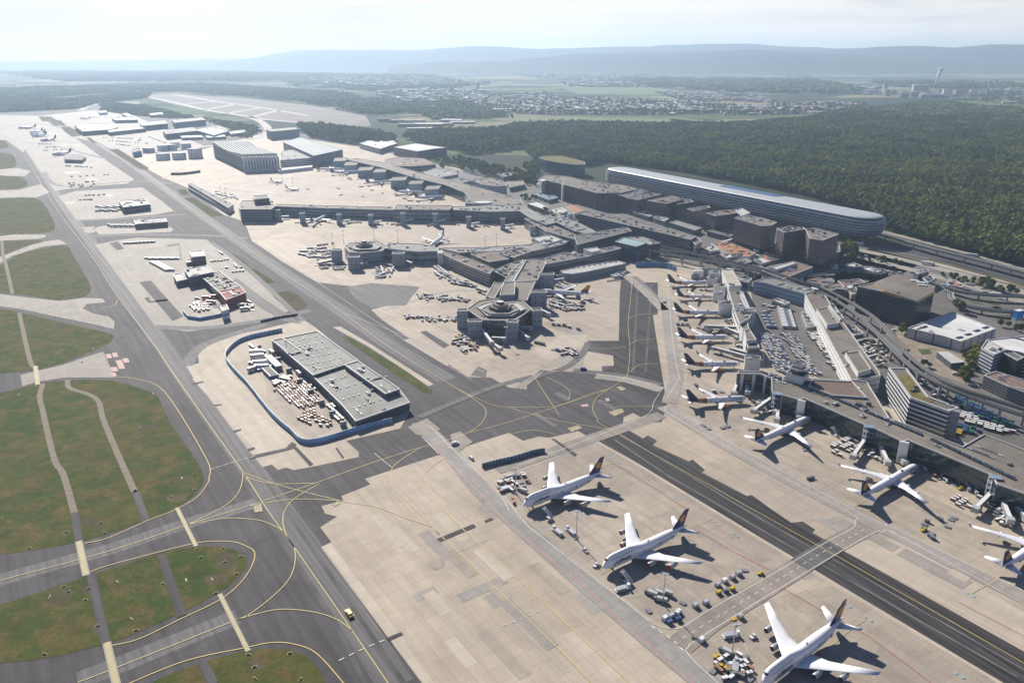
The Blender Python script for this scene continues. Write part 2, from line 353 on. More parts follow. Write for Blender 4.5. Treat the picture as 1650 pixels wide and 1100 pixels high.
# worn and fresh asphalt lanes
band('taxiway_lane', [[(640, 1105), (575, 1005), (487, 870), (410, 762), (346, 675), (291, 598), (246, 534), (200, 470), (157, 404), (102, 330), (50, 250), (18, 205)]], ASPHL, .03, 17, False)
band('taxiway_lane', [[(720, 612), (629, 556), (555, 504), (489, 461), (400, 400), (300, 329), (200, 256), (125, 213), (75, 189)]], ASPHL, .035, 20, False)
band('taxiway_lane', [[(-40, 945), (178, 884), (303, 842), (420, 808)], [(125, 1096), (186, 1073), (382, 993)]], ASPHL, .04, 13, False)
sheet('taxiway', [[(952, 706), (985, 690), (1003, 687), (1036, 706), (1044, 701), (1059, 710), (1052, 717), (1110, 743), (1116, 740), (1136, 757), (1131, 761), (1204, 799), (1210, 797), (1240, 812), (1276, 839), (1286, 835), (1314, 853), (1309, 858), (1650, 1049), (2300, 1415), (1960, 1320), (1612, 1100), (1230, 871), (1019, 743)],
      [(947, 549), (996, 549), (998, 480), (1001, 447), (1020, 447), (1020, 455), (1060, 455), (1060, 506), (1052, 508), (1064, 590), (1075, 654), (1050, 640), (1000, 620), (970, 598), (989, 589), (988, 573)]], ASPHD, .045)
# service roads
band('service_road', [[(676, 680), (735, 740), (775, 790), (850, 858), (940, 935), (1040, 1020), (1160, 1118)]], CONC3, .131, 14, False)
XR = pavement('crossing_road_concrete', (.285, .255, .215), slab=(6, 4), stain=.2, streak=.2)
band('service_road', [[(1095, 1040), (1140, 1003), (1237, 944), (1290, 911)], [(1345, 877), (1400, 848)]], XR, .134, 14, False)
band('service_road', [[(1290, 911), (1345, 877)]], ASPHL, .135, 14, False)
band('service_road', [[(800, 757), (850, 742), (950, 707), (1066, 668)]], XR, .136, 12, False)
band('service_road', [[(1068, 655), (1160, 712), (1240, 757), (1330, 804), (1413, 845), (1530, 903), (1650, 962), (1900, 1090)], [(1072, 480), (1082, 560), (1090, 610), (1078, 650)], [(960, 606), (1010, 612), (1066, 628)], [(1010, 445), (1040, 470), (1070, 500)]], CONC4, .137, 13, False)
sheet('apron', [[(657, 688), (688, 674), (710, 692), (685, 703), (670, 700)], [(725, 700), (742, 695), (762, 712), (735, 730)], [(830, 622), (870, 600), (878, 596), (862, 612), (840, 628)]], CONC2, .14)
sheet('service_road', [[(488, 522), (455, 517), (400, 484), (375, 450), (382, 448), (420, 478)], [(758, 605), (770, 590), (786, 591), (783, 608)], [(560, 462), (598, 456), (677, 462), (662, 480), (654, 492), (621, 493), (600, 497), (570, 480)]], ASPHL, .07)
# yard, city and car park ground right of the terminals
sheet('road', [[(1205, 440), (1290, 470), (1400, 400), (1560, 440), (1700, 475), (2300, 640), (2300, 1100), (1650, 760), (1530, 700), (1440, 660), (1300, 600), (1240, 560), (1215, 500)],
      [(870, 300), (975, 305), (1390, 390), (1500, 415), (1350, 500), (1205, 450), (1100, 425), (1000, 405), (860, 350), (700, 300), (640, 270), (700, 266)]], ROAD, .07)
sheet('shaded_track_band', [[(1330, 378), (1410, 385), (1530, 408), (1650, 442), (1900, 505), (1900, 535), (1650, 457), (1530, 422), (1410, 397), (1330, 388)]], plain('ballast_painted_shade', (.05, .05, .06), .9), .08)  # track bed with the viaduct's shade painted in as a dark band
band('service_lane', [[(1395, 366), (1500, 393), (1570, 411), (1650, 433), (1800, 473)]], pavement('motorway_concrete', (.34, .31, .27), slab=None, ang=R(-35), streak=.2), .12, 14)
band('grass_verge', [[(1380, 396), (1410, 401), (1530, 427), (1650, 461), (1900, 538)]], LAWN, .11, 7)
band('motorway', [[(1340, 396), (1410, 408), (1530, 437), (1650, 471), (1900, 550)], [(1340, 406), (1410, 420), (1530, 451), (1650, 487), (1900, 570)]], pavement('motorway_concrete', (.34, .31, .27), slab=None, ang=R(-35), streak=.2), .12, 19)
band('slip_road', [[(1380, 428), (1430, 436), (1500, 462), (1560, 480), (1660, 515)], [(1530, 470), (1532, 482), (1560, 492), (1600, 496), (1660, 494)], [(1660, 505), (1560, 505), (1530, 490), (1520, 480)]], ROAD, .13, 9)
# brown soil verges and tracks in the grass
band('grass_track', [[(69, 618), (64, 639), (69, 662), (87, 738), (102, 764), (120, 826)], [(109, 612), (112, 625), (145, 636), (160, 649), (168, 680), (211, 779), (219, 794)],
      [(3, 388), (5, 411), (10, 428), (20, 473)], [(31, 504), (48, 579), (58, 592)]], TAN, .12, 4.2)
band('perimeter_path', [[(120, 826), (128, 873)], [(219, 793), (236, 840)], [(146, 924), (171, 1036)], [(259, 893), (293, 992)], [(325, 1066), (344, 1102)]], ASPH, .13, 4.6, False)
# ---------------- markings
def lines(name, ls, m, z, wd, sm=True): band(name, ls, m, z, wd, sm)
lines('yellow_line', [[(632, 1110), (567, 1015), (474, 881), (430, 820), (392, 761), (331, 675), (277, 598), (252, 560), (232, 534), (186, 472), (142, 404), (87, 330), (40, 250), (14, 205)],
      [(75, 190), (200, 257), (300, 330), (400, 401), (489, 462), (525, 485), (555, 506), (629, 560), (723, 618), (769, 647), (783, 662), (777, 680), (756, 696), (718, 710), (654, 728), (578, 753), (509, 778), (400, 815), (303, 845), (178, 887), (0, 935), (-60, 950)],
      [(509, 778), (438, 779), (400, 769), (392, 761)], [(392, 761), (448, 781), (550, 807), (604, 816), (655, 835), (693, 848), (705, 858), (820, 968), (896, 1041), (960, 1108)],
      [(718, 736), (688, 759), (687, 776), (705, 807), (733, 840), (820, 919), (1025, 1110)], [(680, 720), (637, 748), (630, 769), (637, 789), (688, 839), (708, 861)],
      [(515, 779), (476, 802), (459, 822), (456, 840), (461, 861), (474, 881)], [(400, 815), (476, 804), (550, 807)], [(303, 845), (361, 835), (400, 836), (425, 840), (451, 852), (461, 864)],
      [(392, 761), (388, 785), (375, 805), (350, 822), (303, 845)],
      [(474, 881), (476, 899), (469, 927), (446, 955), (400, 991), (382, 998), (186, 1076), (125, 1099)], [(382, 998), (438, 983), (476, 982), (515, 988), (543, 998), (567, 1015)]], YEL, .16, .5)
lines('yellow_edge_line', [[(183, 607), (221, 611), (265, 631), (331, 736), (337, 769), (333, 781), (316, 802), (280, 822), (239, 838), (173, 867), (135, 875)],
      [(145, 921), (188, 907), (305, 877), (344, 872), (377, 873), (397, 880), (410, 889), (407, 909), (389, 937), (356, 965), (293, 996), (224, 1029), (178, 1040)],
      [(205, 1102), (300, 1064), (392, 1044), (438, 1035), (476, 1038), (512, 1054), (560, 1108)], [(189, 484), (184, 492), (160, 497)]], plain('amber_marking', (.58, .42, .12), .7), .16, .55)
lines('yellow_line', [[(1660, 1074), (1345, 894), (1230, 830), (983, 692), (963, 675), (955, 657), (963, 639), (983, 626), (1008, 608), (1013, 591), (1015, 560), (1012, 521), (1016, 483), (1019, 447)],
      [(983, 626), (922, 647), (820, 680), (756, 697)], [(983, 626), (947, 636), (896, 654), (820, 656), (787, 650), (740, 628)], [(983, 692), (952, 687), (896, 677), (820, 657)],
      [(881, 608), (904, 619), (918, 631), (915, 645)], [(863, 611), (901, 669)], [(1015, 600), (1030, 588), (1060, 586)], [(1013, 556), (1030, 548), (1058, 546)], [(1013, 513), (1030, 507), (1060, 505)], [(948, 560), (980, 562), (1010, 558)],
      [(992, 655), (1074, 655)], [(785, 545), (815, 575), (850, 600)], [(820, 700), (860, 693), (895, 700)]], YEL, .16, .42)
lines('white_line', [[(851, 848), (1024, 983), (1049, 1003), (1075, 1012), (1100, 1010), (1138, 985), (1237, 929), (1332, 873), (1373, 851), (1378, 838), (1367, 825), (1230, 752), (1082, 669), (1075, 654)],
      [(1237, 959), (1125, 1029), (1110, 1041), (1109, 1054), (1165, 1108)], [(1237, 959), (1398, 863), (1421, 858), (1446, 862), (1650, 973), (1700, 998)], [(1082, 660), (1230, 743), (1413, 840), (1439, 850), (1650, 952), (1700, 976)],
      [(1095, 608), (1085, 560), (1077, 473)], [(1075, 641), (1095, 608)], [(1069, 624), (1054, 647), (1049, 662), (1031, 674), (952, 706), (835, 750)], [(1066, 676), (960, 712), (840, 758), (812, 768)],
      [(878, 597), (970, 604), (1062, 620)], [(1022, 445), (1042, 462), (1068, 487)], [(812, 768), (805, 778), (813, 800), (851, 848)],
      [(690, 684), (745, 738), (800, 790), (820, 822)], [(555, 505), (700, 560), (780, 600)], [(512, 455), (640, 540), (760, 612)]], WHT, .165, .42)
lines('red_line', [[(680, 703), (761, 781), (820, 845), (922, 929), (1029, 1024), (1124, 1106)]], plain('red_white_line', (.52, .22, .19), .7), .165, .55, False)
lines('faint_red_line', [[(1240, 936), (1325, 984), (1400, 1025), (1500, 1100)], [(1125, 855), (1180, 888), (1240, 918)], [(1545, 970), (1650, 1025)], [(975, 738), (1060, 790), (1110, 822)]], RED, .166, .28, False)
lines('stand_line', [[(845, 826), (985, 745), (1010, 757)], [(965, 926), (1110, 852), (1150, 835)], [(1340, 1040), (1375, 1010), (1395, 998)], [(1565, 957), (1610, 930)], [(1195, 715), (1160, 730)], [(1395, 805), (1370, 822)], [(1195, 640), (1080, 655)]], YEL, .166, .35, False)
# dashed lines
def dashes(pts, m, z, wd, on, off, name='dashed_line'):
    z = lift(z)
    b = MB(); P = smooth_pts([W(*p) for p in pts]) if len(pts) > 2 else [W(*p) for p in pts]
    acc = 0; on_ = True; cur = [P[0]]
    for a, c in zip(P, P[1:]):
        L = (c - a).length; s = 0
        while s < L:
            need = (on if on_ else off) - acc; st = min(need, L - s); s += st; acc += st; q = a + (c - a) * (s / L)
            if on_: cur.append(q)
            if acc >= (on if on_ else off) - 1e-6:
                if on_ and len(cur) > 1: ribbon(b, cur, wd, m, z)
                on_ = not on_; acc = 0; cur = [q]
    return tag(b.obj(name), kind='structure')
dashes([(1100, 1028), (1237, 944), (1332, 886), (1398, 850)], WHT, .166, .4, 3, 3.5)
dashes([(1049, 1008), (1080, 1028), (1110, 1056)], WHT, .166, .8, 2.5, 2.5)
dashes([(1085, 666), (1230, 748), (1413, 844), (1650, 962)], WHT, .166, .3, 3, 5)
dashes([(546, 1064), (588, 1044), (632, 1026)], WHT, .15, .6, 3, 2.5)
dashes([(337, 757), (378, 744), (420, 732)], WHT, .17, .5, 4, 1)
dashes([(810, 1008), (845, 995), (878, 978)], WHT, .17, .4, 2.5, 2.5)
dashes([(603, 730), (636, 757)], WHT, .17, .5, 5, .5); dashes([(680, 703), (710, 735)], WHT, .17, .6, 5, .5)
# holding position bars
for a, c, wd in (((127, 872), (139, 927), 4), ((172, 1035), (188, 1104), 4), ((285, 818), (316, 880), 2.6), ((354, 957), (400, 1049), 2.6), ((57, 590), (61, 620), 4)):
    band('holding_position_bar', [[a, c]], plain('hold_bar_pale', (.27, .24, .18), .7), .18, wd, False)
    dashes([a, c], YEL, .19, wd * .62, .7, .7, 'holding_position_ladder')
for q in ([(170, 571), (178, 570), (181, 577), (173, 578)], [(180, 569), (188, 568), (191, 575), (183, 576)], [(186, 581), (196, 580), (199, 587), (189, 588)], [(197, 578), (206, 577), (209, 584), (200, 585)], [(178, 592), (188, 591), (191, 598), (181, 599)], [(189, 588), (199, 587), (202, 594), (192, 595)], [(178, 601), (186, 600), (188, 606), (181, 607)]):
    sheet('mandatory_marking', [q], plain('pink_marking', (.48, .30, .28), .75, var=.3, scale=.8), .17)
for q in ([(409, 815), (421, 812), (423, 824), (410, 826)], [(993, 624), (1000, 622), (1009, 627), (1001, 630)], [(914, 690), (932, 685), (938, 690), (921, 696)], [(980, 664), (1002, 658), (1006, 664), (990, 671)], [(534, 813), (545, 807), (549, 811), (541, 816)]):
    sheet('yellow_marking_box', [q], plain('yellow_box_marking', (.34, .29, .17), .75, var=.4, scale=.7), .17)
for q in ([(935, 652), (947, 651), (949, 655), (938, 656)], [(975, 642), (981, 641), (983, 646), (977, 647)]): sheet('red_marking_box', [q], plain('pink_marking', (0, 0, 0)), .17)
# bitumen repair strips
for q in ([(704, 868), (763, 844), (767, 849), (709, 873)], [(622, 1028), (646, 1018), (650, 1022), (628, 1032)], [(780, 839), (792, 834), (795, 837), (783, 842)], [(310, 618), (328, 614), (328, 616), (312, 620)], [(345, 652), (357, 651), (357, 653), (346, 654)], [(376, 694), (388, 691), (389, 693), (378, 697)], [(399, 723), (410, 720), (411, 723), (401, 727)],
          [(887, 706), (895, 708), (930, 732), (926, 736)], [(400, 735), (460, 722), (470, 712), (478, 716), (475, 722), (462, 726), (402, 740)], [(473, 722), (478, 720), (505, 748), (499, 751)], [(540, 722), (543, 721), (555, 737), (552, 739)], [(225, 455), (243, 452), (295, 510), (278, 517)], [(232, 480), (240, 479), (243, 485), (270, 482), (270, 485), (240, 488)],
          [(176, 392), (190, 389), (200, 401), (188, 403)], [(677, 535), (686, 533), (724, 556), (715, 561)], [(905, 430), (1000, 452), (1000, 454), (905, 455)][:0] or [(978, 452), (1001, 449), (1001, 452), (978, 455)]):
    sheet('repair_strip', [q], ASPH, .14)

# tone patches: stands, re-laid slabs, blue stand marks
STAND = pavement('stand_concrete', (.375, .322, .262), joint=.16, jdark=.82, stain=.28, var=.06); PALE = pavement('apron_concrete_pale_patch', (.48, .418, .335), stain=.12); PINK = pavement('apron_concrete_pink', (.41, .35, .285), stain=.14); GRYC = pavement('apron_concrete_grey', (.335, .305, .268), stain=.18)
sheet('apron_stand', [[(833, 752), (950, 708), (1019, 744), (1230, 872), (1332, 936), (1237, 929), (1140, 982), (1100, 1004), (1070, 1006), (1040, 990), (851, 842), (812, 800), (806, 778)], [(1166, 1112), (1112, 1056), (1116, 1038), (1237, 963), (1340, 943), (1612, 1101), (1640, 1120)]], STAND, .068)
sheet('apron_stand', [[(1085, 655), (1110, 600), (1185, 640), (1250, 662), (1330, 725), (1450, 775), (1700, 900), (1700, 960), (1413, 835), (1240, 748)], [(1078, 455), (1165, 440), (1185, 540), (1180, 600), (1098, 602), (1082, 500)]], pavement('stand_concrete_far', (.39, .335, .27), stain=.25, var=.06), .068)
for q, m in (([(947, 549), (905, 549), (955, 447), (999, 449), (997, 549)], PINK), ([(878, 586), (945, 553), (940, 590), (925, 596)], GRYC), ([(870, 575), (900, 540), (946, 540), (940, 558)], PALE), ([(650, 548), (690, 535), (740, 570), (720, 590)], PINK), ([(960, 700), (1003, 688), (1010, 692), (970, 708)], PALE),
             ([(760, 585), (850, 560), (900, 590), (850, 600), (800, 604)], STAND), ([(520, 880), (534, 874), (700, 1100), (683, 1100)], PALE), ([(405, 388), (470, 385), (520, 410), (480, 430)], PALE), ([(640, 362), (860, 368), (900, 385), (700, 392), (640, 385)], PINK),
             ([(310, 610), (360, 575), (380, 610), (480, 720), (420, 735)], PALE), ([(420, 552), (440, 548), (560, 680), (500, 708), (430, 645)], STAND), ([(380, 262), (480, 280), (620, 320), (500, 322), (400, 300)], PINK), ([(1240, 818), (1275, 842), (1365, 832), (1230, 758), (1140, 745)], PINK), ([(1400, 870), (1440, 866), (1650, 985), (1650, 1040), (1330, 872)], PALE)):
    AZ = globals().get('AZ', .0731) + .0031; sheet('apron_patch', [q], m, AZ)
ru = random.Random(5); PZ = [.076]
def patches(poly, n, mats, z=.076, la=(8, 40), lb=(7, 16)):
    P = [tuple(W(*q)[:2]) for q in poly]; xs = [p[0] for p in P]; ys = [p[1] for p in P]; k = 0; b = {}
    while k < n:
        c = Vector((ru.uniform(min(xs), max(xs)), ru.uniform(min(ys), max(ys)), 0)); L_, w_ = ru.uniform(*la) / 2, ru.uniform(*lb) / 2
        if ru.random() < .25: L_, w_ = w_, L_
        cs = [c + U * sx * L_ + V * sy * w_ for sx, sy in ((-1, -1), (1, -1), (1, 1), (-1, 1))]
        if not all(inside0((q.x, q.y), P) for q in cs): k += .2; continue
        m = ru.choice(mats); mb = b.setdefault(m.name, (MB(), m)); mb[0].poly([(q.x, q.y, PZ[0]) for q in cs], m); PZ[0] = .076 + (PZ[0] - .076 + .0047) % .15; k += 1
    for mb, m in b.values(): tag(mb.obj('repair_patch'), kind='structure')
def inside0(p, poly):
    c = False; n = len(poly); j = n - 1
    for i in range(n):
        a, b = poly[i], poly[j]
        if (a[1] > p[1]) != (b[1] > p[1]) and p[0] < (b[0] - a[0]) * (p[1] - a[1]) / (b[1] - a[1]) + a[0]: c = not c
        j = i
    return c
patches([(560, 850), (700, 745), (830, 840), (1110, 1100), (760, 1150)], 26, [STAND, PALE, CONC4, PINK], la=(8, 45), lb=(7, 8))
patches([(520, 455), (640, 458), (760, 605), (900, 595), (945, 540), (990, 450), (940, 446), (880, 500), (700, 440), (520, 420)], 34, [STAND, PALE, GRYC, PINK], la=(10, 60), lb=(8, 24))
patches([(400, 370), (640, 372), (900, 380), (880, 388), (640, 384), (440, 384)], 22, [PALE, PINK, STAND], la=(15, 60), lb=(10, 26))
patches([(280, 285), (420, 265), (540, 275), (640, 310), (640, 330), (440, 320), (330, 305)], 24, [PALE, PINK, STAND], la=(15, 80), lb=(12, 40))
patches([(165, 396), (340, 390), (440, 470), (400, 515), (250, 520)], 30, [ASPHL, STAND, GRYC, GRYC], la=(12, 50), lb=(7, 20))
patches([(1240, 760), (1650, 965), (1650, 1040), (1300, 850)], 12, [PALE, GRYC], la=(8, 40), lb=(7, 12)); patches([(0, 195), (60, 190), (200, 290), (90, 305)], 30, [GRYC, PALE, CONC], la=(20, 90), lb=(12, 40))
patches([(95, 318), (225, 304), (275, 340), (130, 353)], 12, [GRYC, PALE, CONC], la=(20, 60), lb=(10, 25)); patches([(840, 640), (1060, 560), (1060, 640), (950, 690), (860, 690)], 10, [ASPHL, ASPH], la=(8, 30), lb=(5, 10)); patches([(430, 790), (480, 860), (660, 1095), (600, 1095), (500, 900), (400, 780)], 6, [ASPHL, ASPHD], la=(10, 60), lb=(3, 6))
for px, py in ((995, 744), (1011, 757), (1092, 803), (1148, 838), (1186, 862), (1365, 975), (1399, 997), (1546, 1088), (1340, 838), (1564, 958), (985, 735)):
    c = W(px, py); b = MB()
    for s in (0, 1):
        q = c + U * (s * 3.4 - 1.7); ribbon(b, [q - V * .9, q + V * .9], 1.3, BLUE, .29)
    tag(b.obj('blue_stand_mark'), kind='structure')
band('tyre_marks', [[(1000, 700), (1100, 760), (1230, 838), (1345, 902), (1650, 1078)], [(990, 708), (1080, 768), (1225, 852), (1340, 918), (1640, 1090)]], plain('rubber_streak', (.13, .125, .12), .8, var=.5, scale=.05), .064, 1.2, False)
band('tyre_marks', [[(590, 1105), (545, 1010), (470, 893), (395, 775)], [(655, 1105), (590, 1010), (500, 880), (425, 770)], [(1028, 448), (1020, 600)], [(1050, 458), (1040, 600)]], plain('rubber_dark', (.06, .058, .058), .8, var=.5, scale=.05), .055, 2.6, False)
sheet('oil_stain', [[(775, 812), (790, 806), (806, 818), (800, 834), (786, 836), (772, 826)], [(690, 905), (712, 900), (716, 912), (700, 918)]], plain('oily_concrete', (.24, .20, .155), .7, var=.35, scale=.12), .12, True)
sheet('dirt', [[(1440, 520), (1470, 545), (1560, 575), (1560, 620), (1500, 600), (1450, 560)], [(1400, 545), (1430, 548), (1440, 580), (1420, 590)]], plain('dusty_ground', (.25, .205, .16), .9, var=.3, scale=.08), .075)
sheet('grass', [[(1478, 562), (1498, 563), (1502, 570), (1486, 572)], [(1555, 478), (1600, 484), (1615, 494), (1570, 490)], [(1590, 500), (1650, 512), (1650, 520), (1600, 512)], [(720, 262), (800, 275), (862, 290), (860, 298), (760, 282)]], LAWN, .09)

band('taxiway_lane', [[(70, 278), (100, 300), (216, 292), (280, 296)], [(122, 355), (200, 352), (300, 345)], [(140, 380), (250, 378), (345, 380), (400, 384)], [(20, 230), (70, 232), (170, 256)], [(0, 205), (60, 200), (100, 206)], [(245, 526), (330, 528), (430, 515), (500, 500)], [(300, 590), (330, 555), (430, 522)]], ASPHL, .066, 12)
band('taxiway_lane', [[(262, 288), (330, 262), (430, 285)], [(400, 370), (560, 366), (800, 372)], [(620, 500), (720, 470), (800, 470)], [(330, 300), (480, 318), (620, 324)]], GRYC, .067, 9)

sheet('apron', [[(536, 527), (549, 526), (600, 556), (684, 609), (699, 619), (690, 622), (655, 598), (590, 556)]], CONC, .07)
band('apron_edge', [[(952, 706), (1019, 743), (1230, 871), (1612, 1100), (1660, 1128)]], PALE, .128, 2.6, False)

band('service_road', [[(838, 616), (880, 602), (915, 590), (938, 570), (948, 552)], [(925, 596), (1010, 606), (1066, 620)], [(1022, 446), (1046, 466), (1074, 500)]], ASPHL, .132, 7)
band('service_road', [[(676, 672), (740, 645), (800, 622), (860, 606)], [(488, 517), (470, 500), (420, 452), (380, 418), (340, 390)]], ASPHL, .133, 7)
sheet('apron_patch', [[(905, 546), (945, 543), (940, 552), (903, 556)], [(862, 560), (935, 553), (930, 560), (864, 568)]], PALE, .128)
lines('white_stand_line', [[(918, 897), (968, 871), (975, 876), (975, 905)], [(866, 840), (940, 820), (942, 855)], [(1025, 960), (1095, 930)], [(1190, 1010), (1208, 1060)], [(1246, 655), (1200, 690)], [(1420, 735), (1330, 790)], [(1068, 690), (1180, 640)]], WHT, .17, .2, False)
# ================================================================ BUILDINGS
GLASS = plain('dark_window_glass', (.035, .05, .065), .12, var=.25, scale=.15, spec=.8)
GREENG = plain('green_tinted_glass', (.025, .06, .055), .1, var=.4, scale=.08, spec=.8)
BLUEG = plain('blue_tinted_glass', (.04, .08, .14), .1, var=.3, scale=.08, spec=.8)
WALLW = plain('white_cladding', (.72, .72, .70), .5, var=.06)
WALLG = plain('grey_cladding', (.22, .24, .26), .6, var=.1)
WALLD = plain('dark_slate_cladding', (.065, .08, .105), .55, var=.12)
WALLB = plain('beige_cladding', (.42, .38, .32), .7)
WALLBR = plain('brown_cladding', (.13, .085, .075), .6, var=.15)
WALLT = plain('taupe_concrete', (.17, .135, .125), .7, var=.12)
STEEL = plain('pale_blue_steel', (.22, .29, .36), .4, var=.1)
RGREY = pavement('grey_roof_felt', (.27, .27, .25), slab=(12, 12), joint=.2, jdark=.85, stain=.3, var=.1)
RTAN = pavement('gravel_roof', (.205, .18, .15), slab=None, stain=.35, var=.15)
RDK = pavement('dark_roof_felt', (.13, .125, .12), slab=(15, 15), joint=.2, jdark=.85, stain=.3, var=.12)
RWH = pavement('white_roof_sheet', (.66, .66, .64), slab=(30, 1.6), joint=.12, jdark=.8, stain=.15)
RPALE = pavement('pale_roof_sheet', (.50, .50, .47), slab=(30, 3), joint=.15, jdark=.8, stain=.2)
RBR = pavement('brown_roof', (.20, .145, .115), slab=None, stain=.4, var=.15)
RGREEN = grass_mat('planted_roof', (.14, .13, .04), (.20, .17, .06), (.12, .09, .05), .06)
PARA = plain('pale_parapet', (.50, .50, .48), .6)
UNITM = plain('roof_machine_grey', (.42, .43, .43), .5, var=.2)
BLUEP = plain('blue_hoarding', (.10, .26, .46), .5, var=.15)
def inside(p, poly):
    c = False; n = len(poly); j = n - 1
    for i in range(n):
        a, b = poly[i], poly[j]
        if (a[1] > p[1]) != (b[1] > p[1]) and p[0] < (b[0] - a[0]) * (p[1] - a[1]) / (b[1] - a[1]) + a[0]: c = not c
        j = i
    return c
def height(px, pr, pg):
    "height of a roof point seen on row pr above the ground point (px, pg)"
    g = W(px, pg); lo, hi = 0, 150
    for _ in range(40):
        m = (lo + hi) / 2
        if PR((g.x, g.y, m))[1] > pr: lo = m
        else: hi = m
    return lo
def plan(px, h, sm=False):
    P = [W(p[0], p[1], h) for p in px]
    if sm: P = smooth_pts(P, True, 4)
    return ccw([(p.x, p.y) for p in P])
def rect(c, L, Wd, ang):
    co, si = math.cos(ang), math.sin(ang)
    return [(c[0] + x * co - y * si, c[1] + x * si + y * co) for x, y in ((-L / 2, -Wd / 2), (L / 2, -Wd / 2), (L / 2, Wd / 2), (-L / 2, Wd / 2))]
def edges(P, step, inset=0):
    "points every step metres along a closed plan, with edge direction"
    n = len(P)
    for i in range(n):
        a, b = Vector(P[i]), Vector(P[(i + 1) % n]); L = (b - a).length
        if L < step: continue
        k = max(1, int(L / step)); d = (b - a) / L
        for j in range(k): yield a + d * (L * (j + .5) / k), math.atan2(d.y, d.x), L / k
def block(root, P, h, z0=0, wall=WALLG, roof=RGREY, floors=0, glass=GLASS, frac=.5, para=True, units=0, mull=0, wname='wall', fins=None, base=None, lip=.7, top_gap=1.2, ulist=None):
    "one volume of a building: walls, roof, parapet, window bands, roof plant; world plan P"
    o = root.location; P = ccw(P)
    b = MB(); b.prism(P, z0, h, wall, cap=False); b.obj(wname, root, origin=o)
    b = MB(); b.poly([(p[0], p[1], h - (.7 if para else 0)) for p in P], roof); b.obj('roof', root, origin=o)
    if para:
        po, pi = offset(P, .18), offset(P, -lip); b = MB(); n = len(P)
        vs = [(p[0], p[1], h - .9) for p in po] + [(p[0], p[1], h + .15) for p in po] + [(p[0], p[1], h + .15) for p in pi] + [(p[0], p[1], h - .9) for p in pi]
        fs = []
        for r in range(3): fs += [(r * n + i, r * n + (i + 1) % n, (r + 1) * n + (i + 1) % n, (r + 1) * n + i) for i in range(n)]
        fs += [(3 * n + i, 3 * n + (i + 1) % n, (i + 1) % n, i) for i in range(n)]
        b.add(vs, fs, PARA); b.obj('parapet', root, origin=o)
    if floors:
        fh = (h - z0 - top_gap) / floors; Q = offset(P, .14)
        for f in range(floors):
            a = z0 + f * fh + fh * (1 - frac) * .6; b = MB(); b.prism(Q, a, a + fh * frac, glass); wb = b.obj('window_band', root, origin=o)
            if mull:
                b = MB()
                for q, an, s in edges(Q, mull): b.box((q.x, q.y, a), (.45, .22, fh * frac), wall, an)
                b.obj('mullion', wb, origin=o)
    if fins:
        m, st, wd, dp = fins; b = MB(); Q = offset(P, dp / 2)
        for q, an, s in edges(Q, st): b.box((q.x, q.y, z0), (wd, dp, h - z0 - .5), m, an)
        b.obj('facade_fins', root, origin=o)
    xs = [p[0] for p in P]; ys = [p[1] for p in P]; I = offset(P, -3)
    k = 0; tries = 0; units = int(units * 1.5)
    while k < units and tries < 300:
        tries += 1; q = (rnd.uniform(min(xs), max(xs)), rnd.uniform(min(ys), max(ys)))
        if not inside(q, I) or not inside(q, P): continue
        b = MB(); an = UA + rnd.choice((0, math.pi / 2)); sx, sy, sz = (rnd.uniform(1.6, 6), rnd.uniform(1.4, 4), rnd.uniform(.8, 2.4)) if rnd.random() < .7 else (rnd.uniform(9, 20), rnd.uniform(.7, 1.6), rnd.uniform(.5, 1.1))
        b.box((q[0], q[1], h - .7), (sx, sy, sz), rnd.choice((UNITM, WALLW, WALLD)), an)
        if rnd.random() < .5: b.bar((q[0], q[1], h - .7 + sz), (q[0], q[1], h + sz), .45, UNITM, 8)
        else: b.box((q[0], q[1], h - .7 + sz), (sx * .6, sy * .5, .35), WALLD, an)
        b.obj('roof_unit', root, origin=o); k += 1
def start(name, label, cat, P, group=None):
    c = (sum(p[0] for p in P) / len(P), sum(p[1] for p in P) / len(P), 0)
    return empty(name, c, 0, label, cat, group)
def bld(name, label, cat, px, h, group=None, sm=False, **k):
    P = plan(px, h, sm); r = start(name, label, cat, P, group); block(r, P, h, **k); return r
def add(root, px, h, sm=False, **k): block(root, plan(px, h, sm), h, **k)

# --- cargo hall with the blue fence
r = bld('cargo_hall', 'long flat grey-roofed cargo hall inside the blue-fenced pad', 'cargo hall', [(438, 548), (511, 533), (577, 580), (504, 604)], 10, wall=WALLD, units=3)
add(r, [(504, 606), (555, 588), (573, 583), (644, 627), (660, 648), (573, 678), (553, 654)], 8, wall=WALLD, units=7)
add(r, [(555, 587), (577, 581), (644, 626), (621, 634)], 12, z0=7, wall=WALLD, units=5)
add(r, [(438, 548), (455, 544), (486, 565), (468, 570)], 10.8, z0=9, wall=WALLD)
for g0, g1, nx, ny, hh in (((462, 556), (560, 580), 7, 6, 10), ((520, 612), (625, 645), 6, 4, 8)):
    for i in range(nx):
        for j in range(ny):
            a = (i + .5) / nx; c = (j + .5) / ny
            if hh == 10: u = (1 - a); px = 445 + a * 62 + c * 62; py = 550 - a * 13 + c * 50 + a * c * 0
            else: px = 512 + a * 50 + c * 62; py = 609 - a * 15 + c * 55
            p = W(px, py, hh)
            if not inside((p.x, p.y), offset(plan([(438, 548), (511, 533), (577, 580), (504, 604)] if hh == 10 else [(504, 606), (555, 590), (618, 636), (655, 648), (573, 678), (553, 654)], hh), -3)): continue
            b = MB(); b.box((p.x + rnd.uniform(-1, 1), p.y + rnd.uniform(-1, 1), hh - .7), (1.7, 1.3, .9), WALLW, UA, .8); b.obj('skylight', r, origin=r.location)
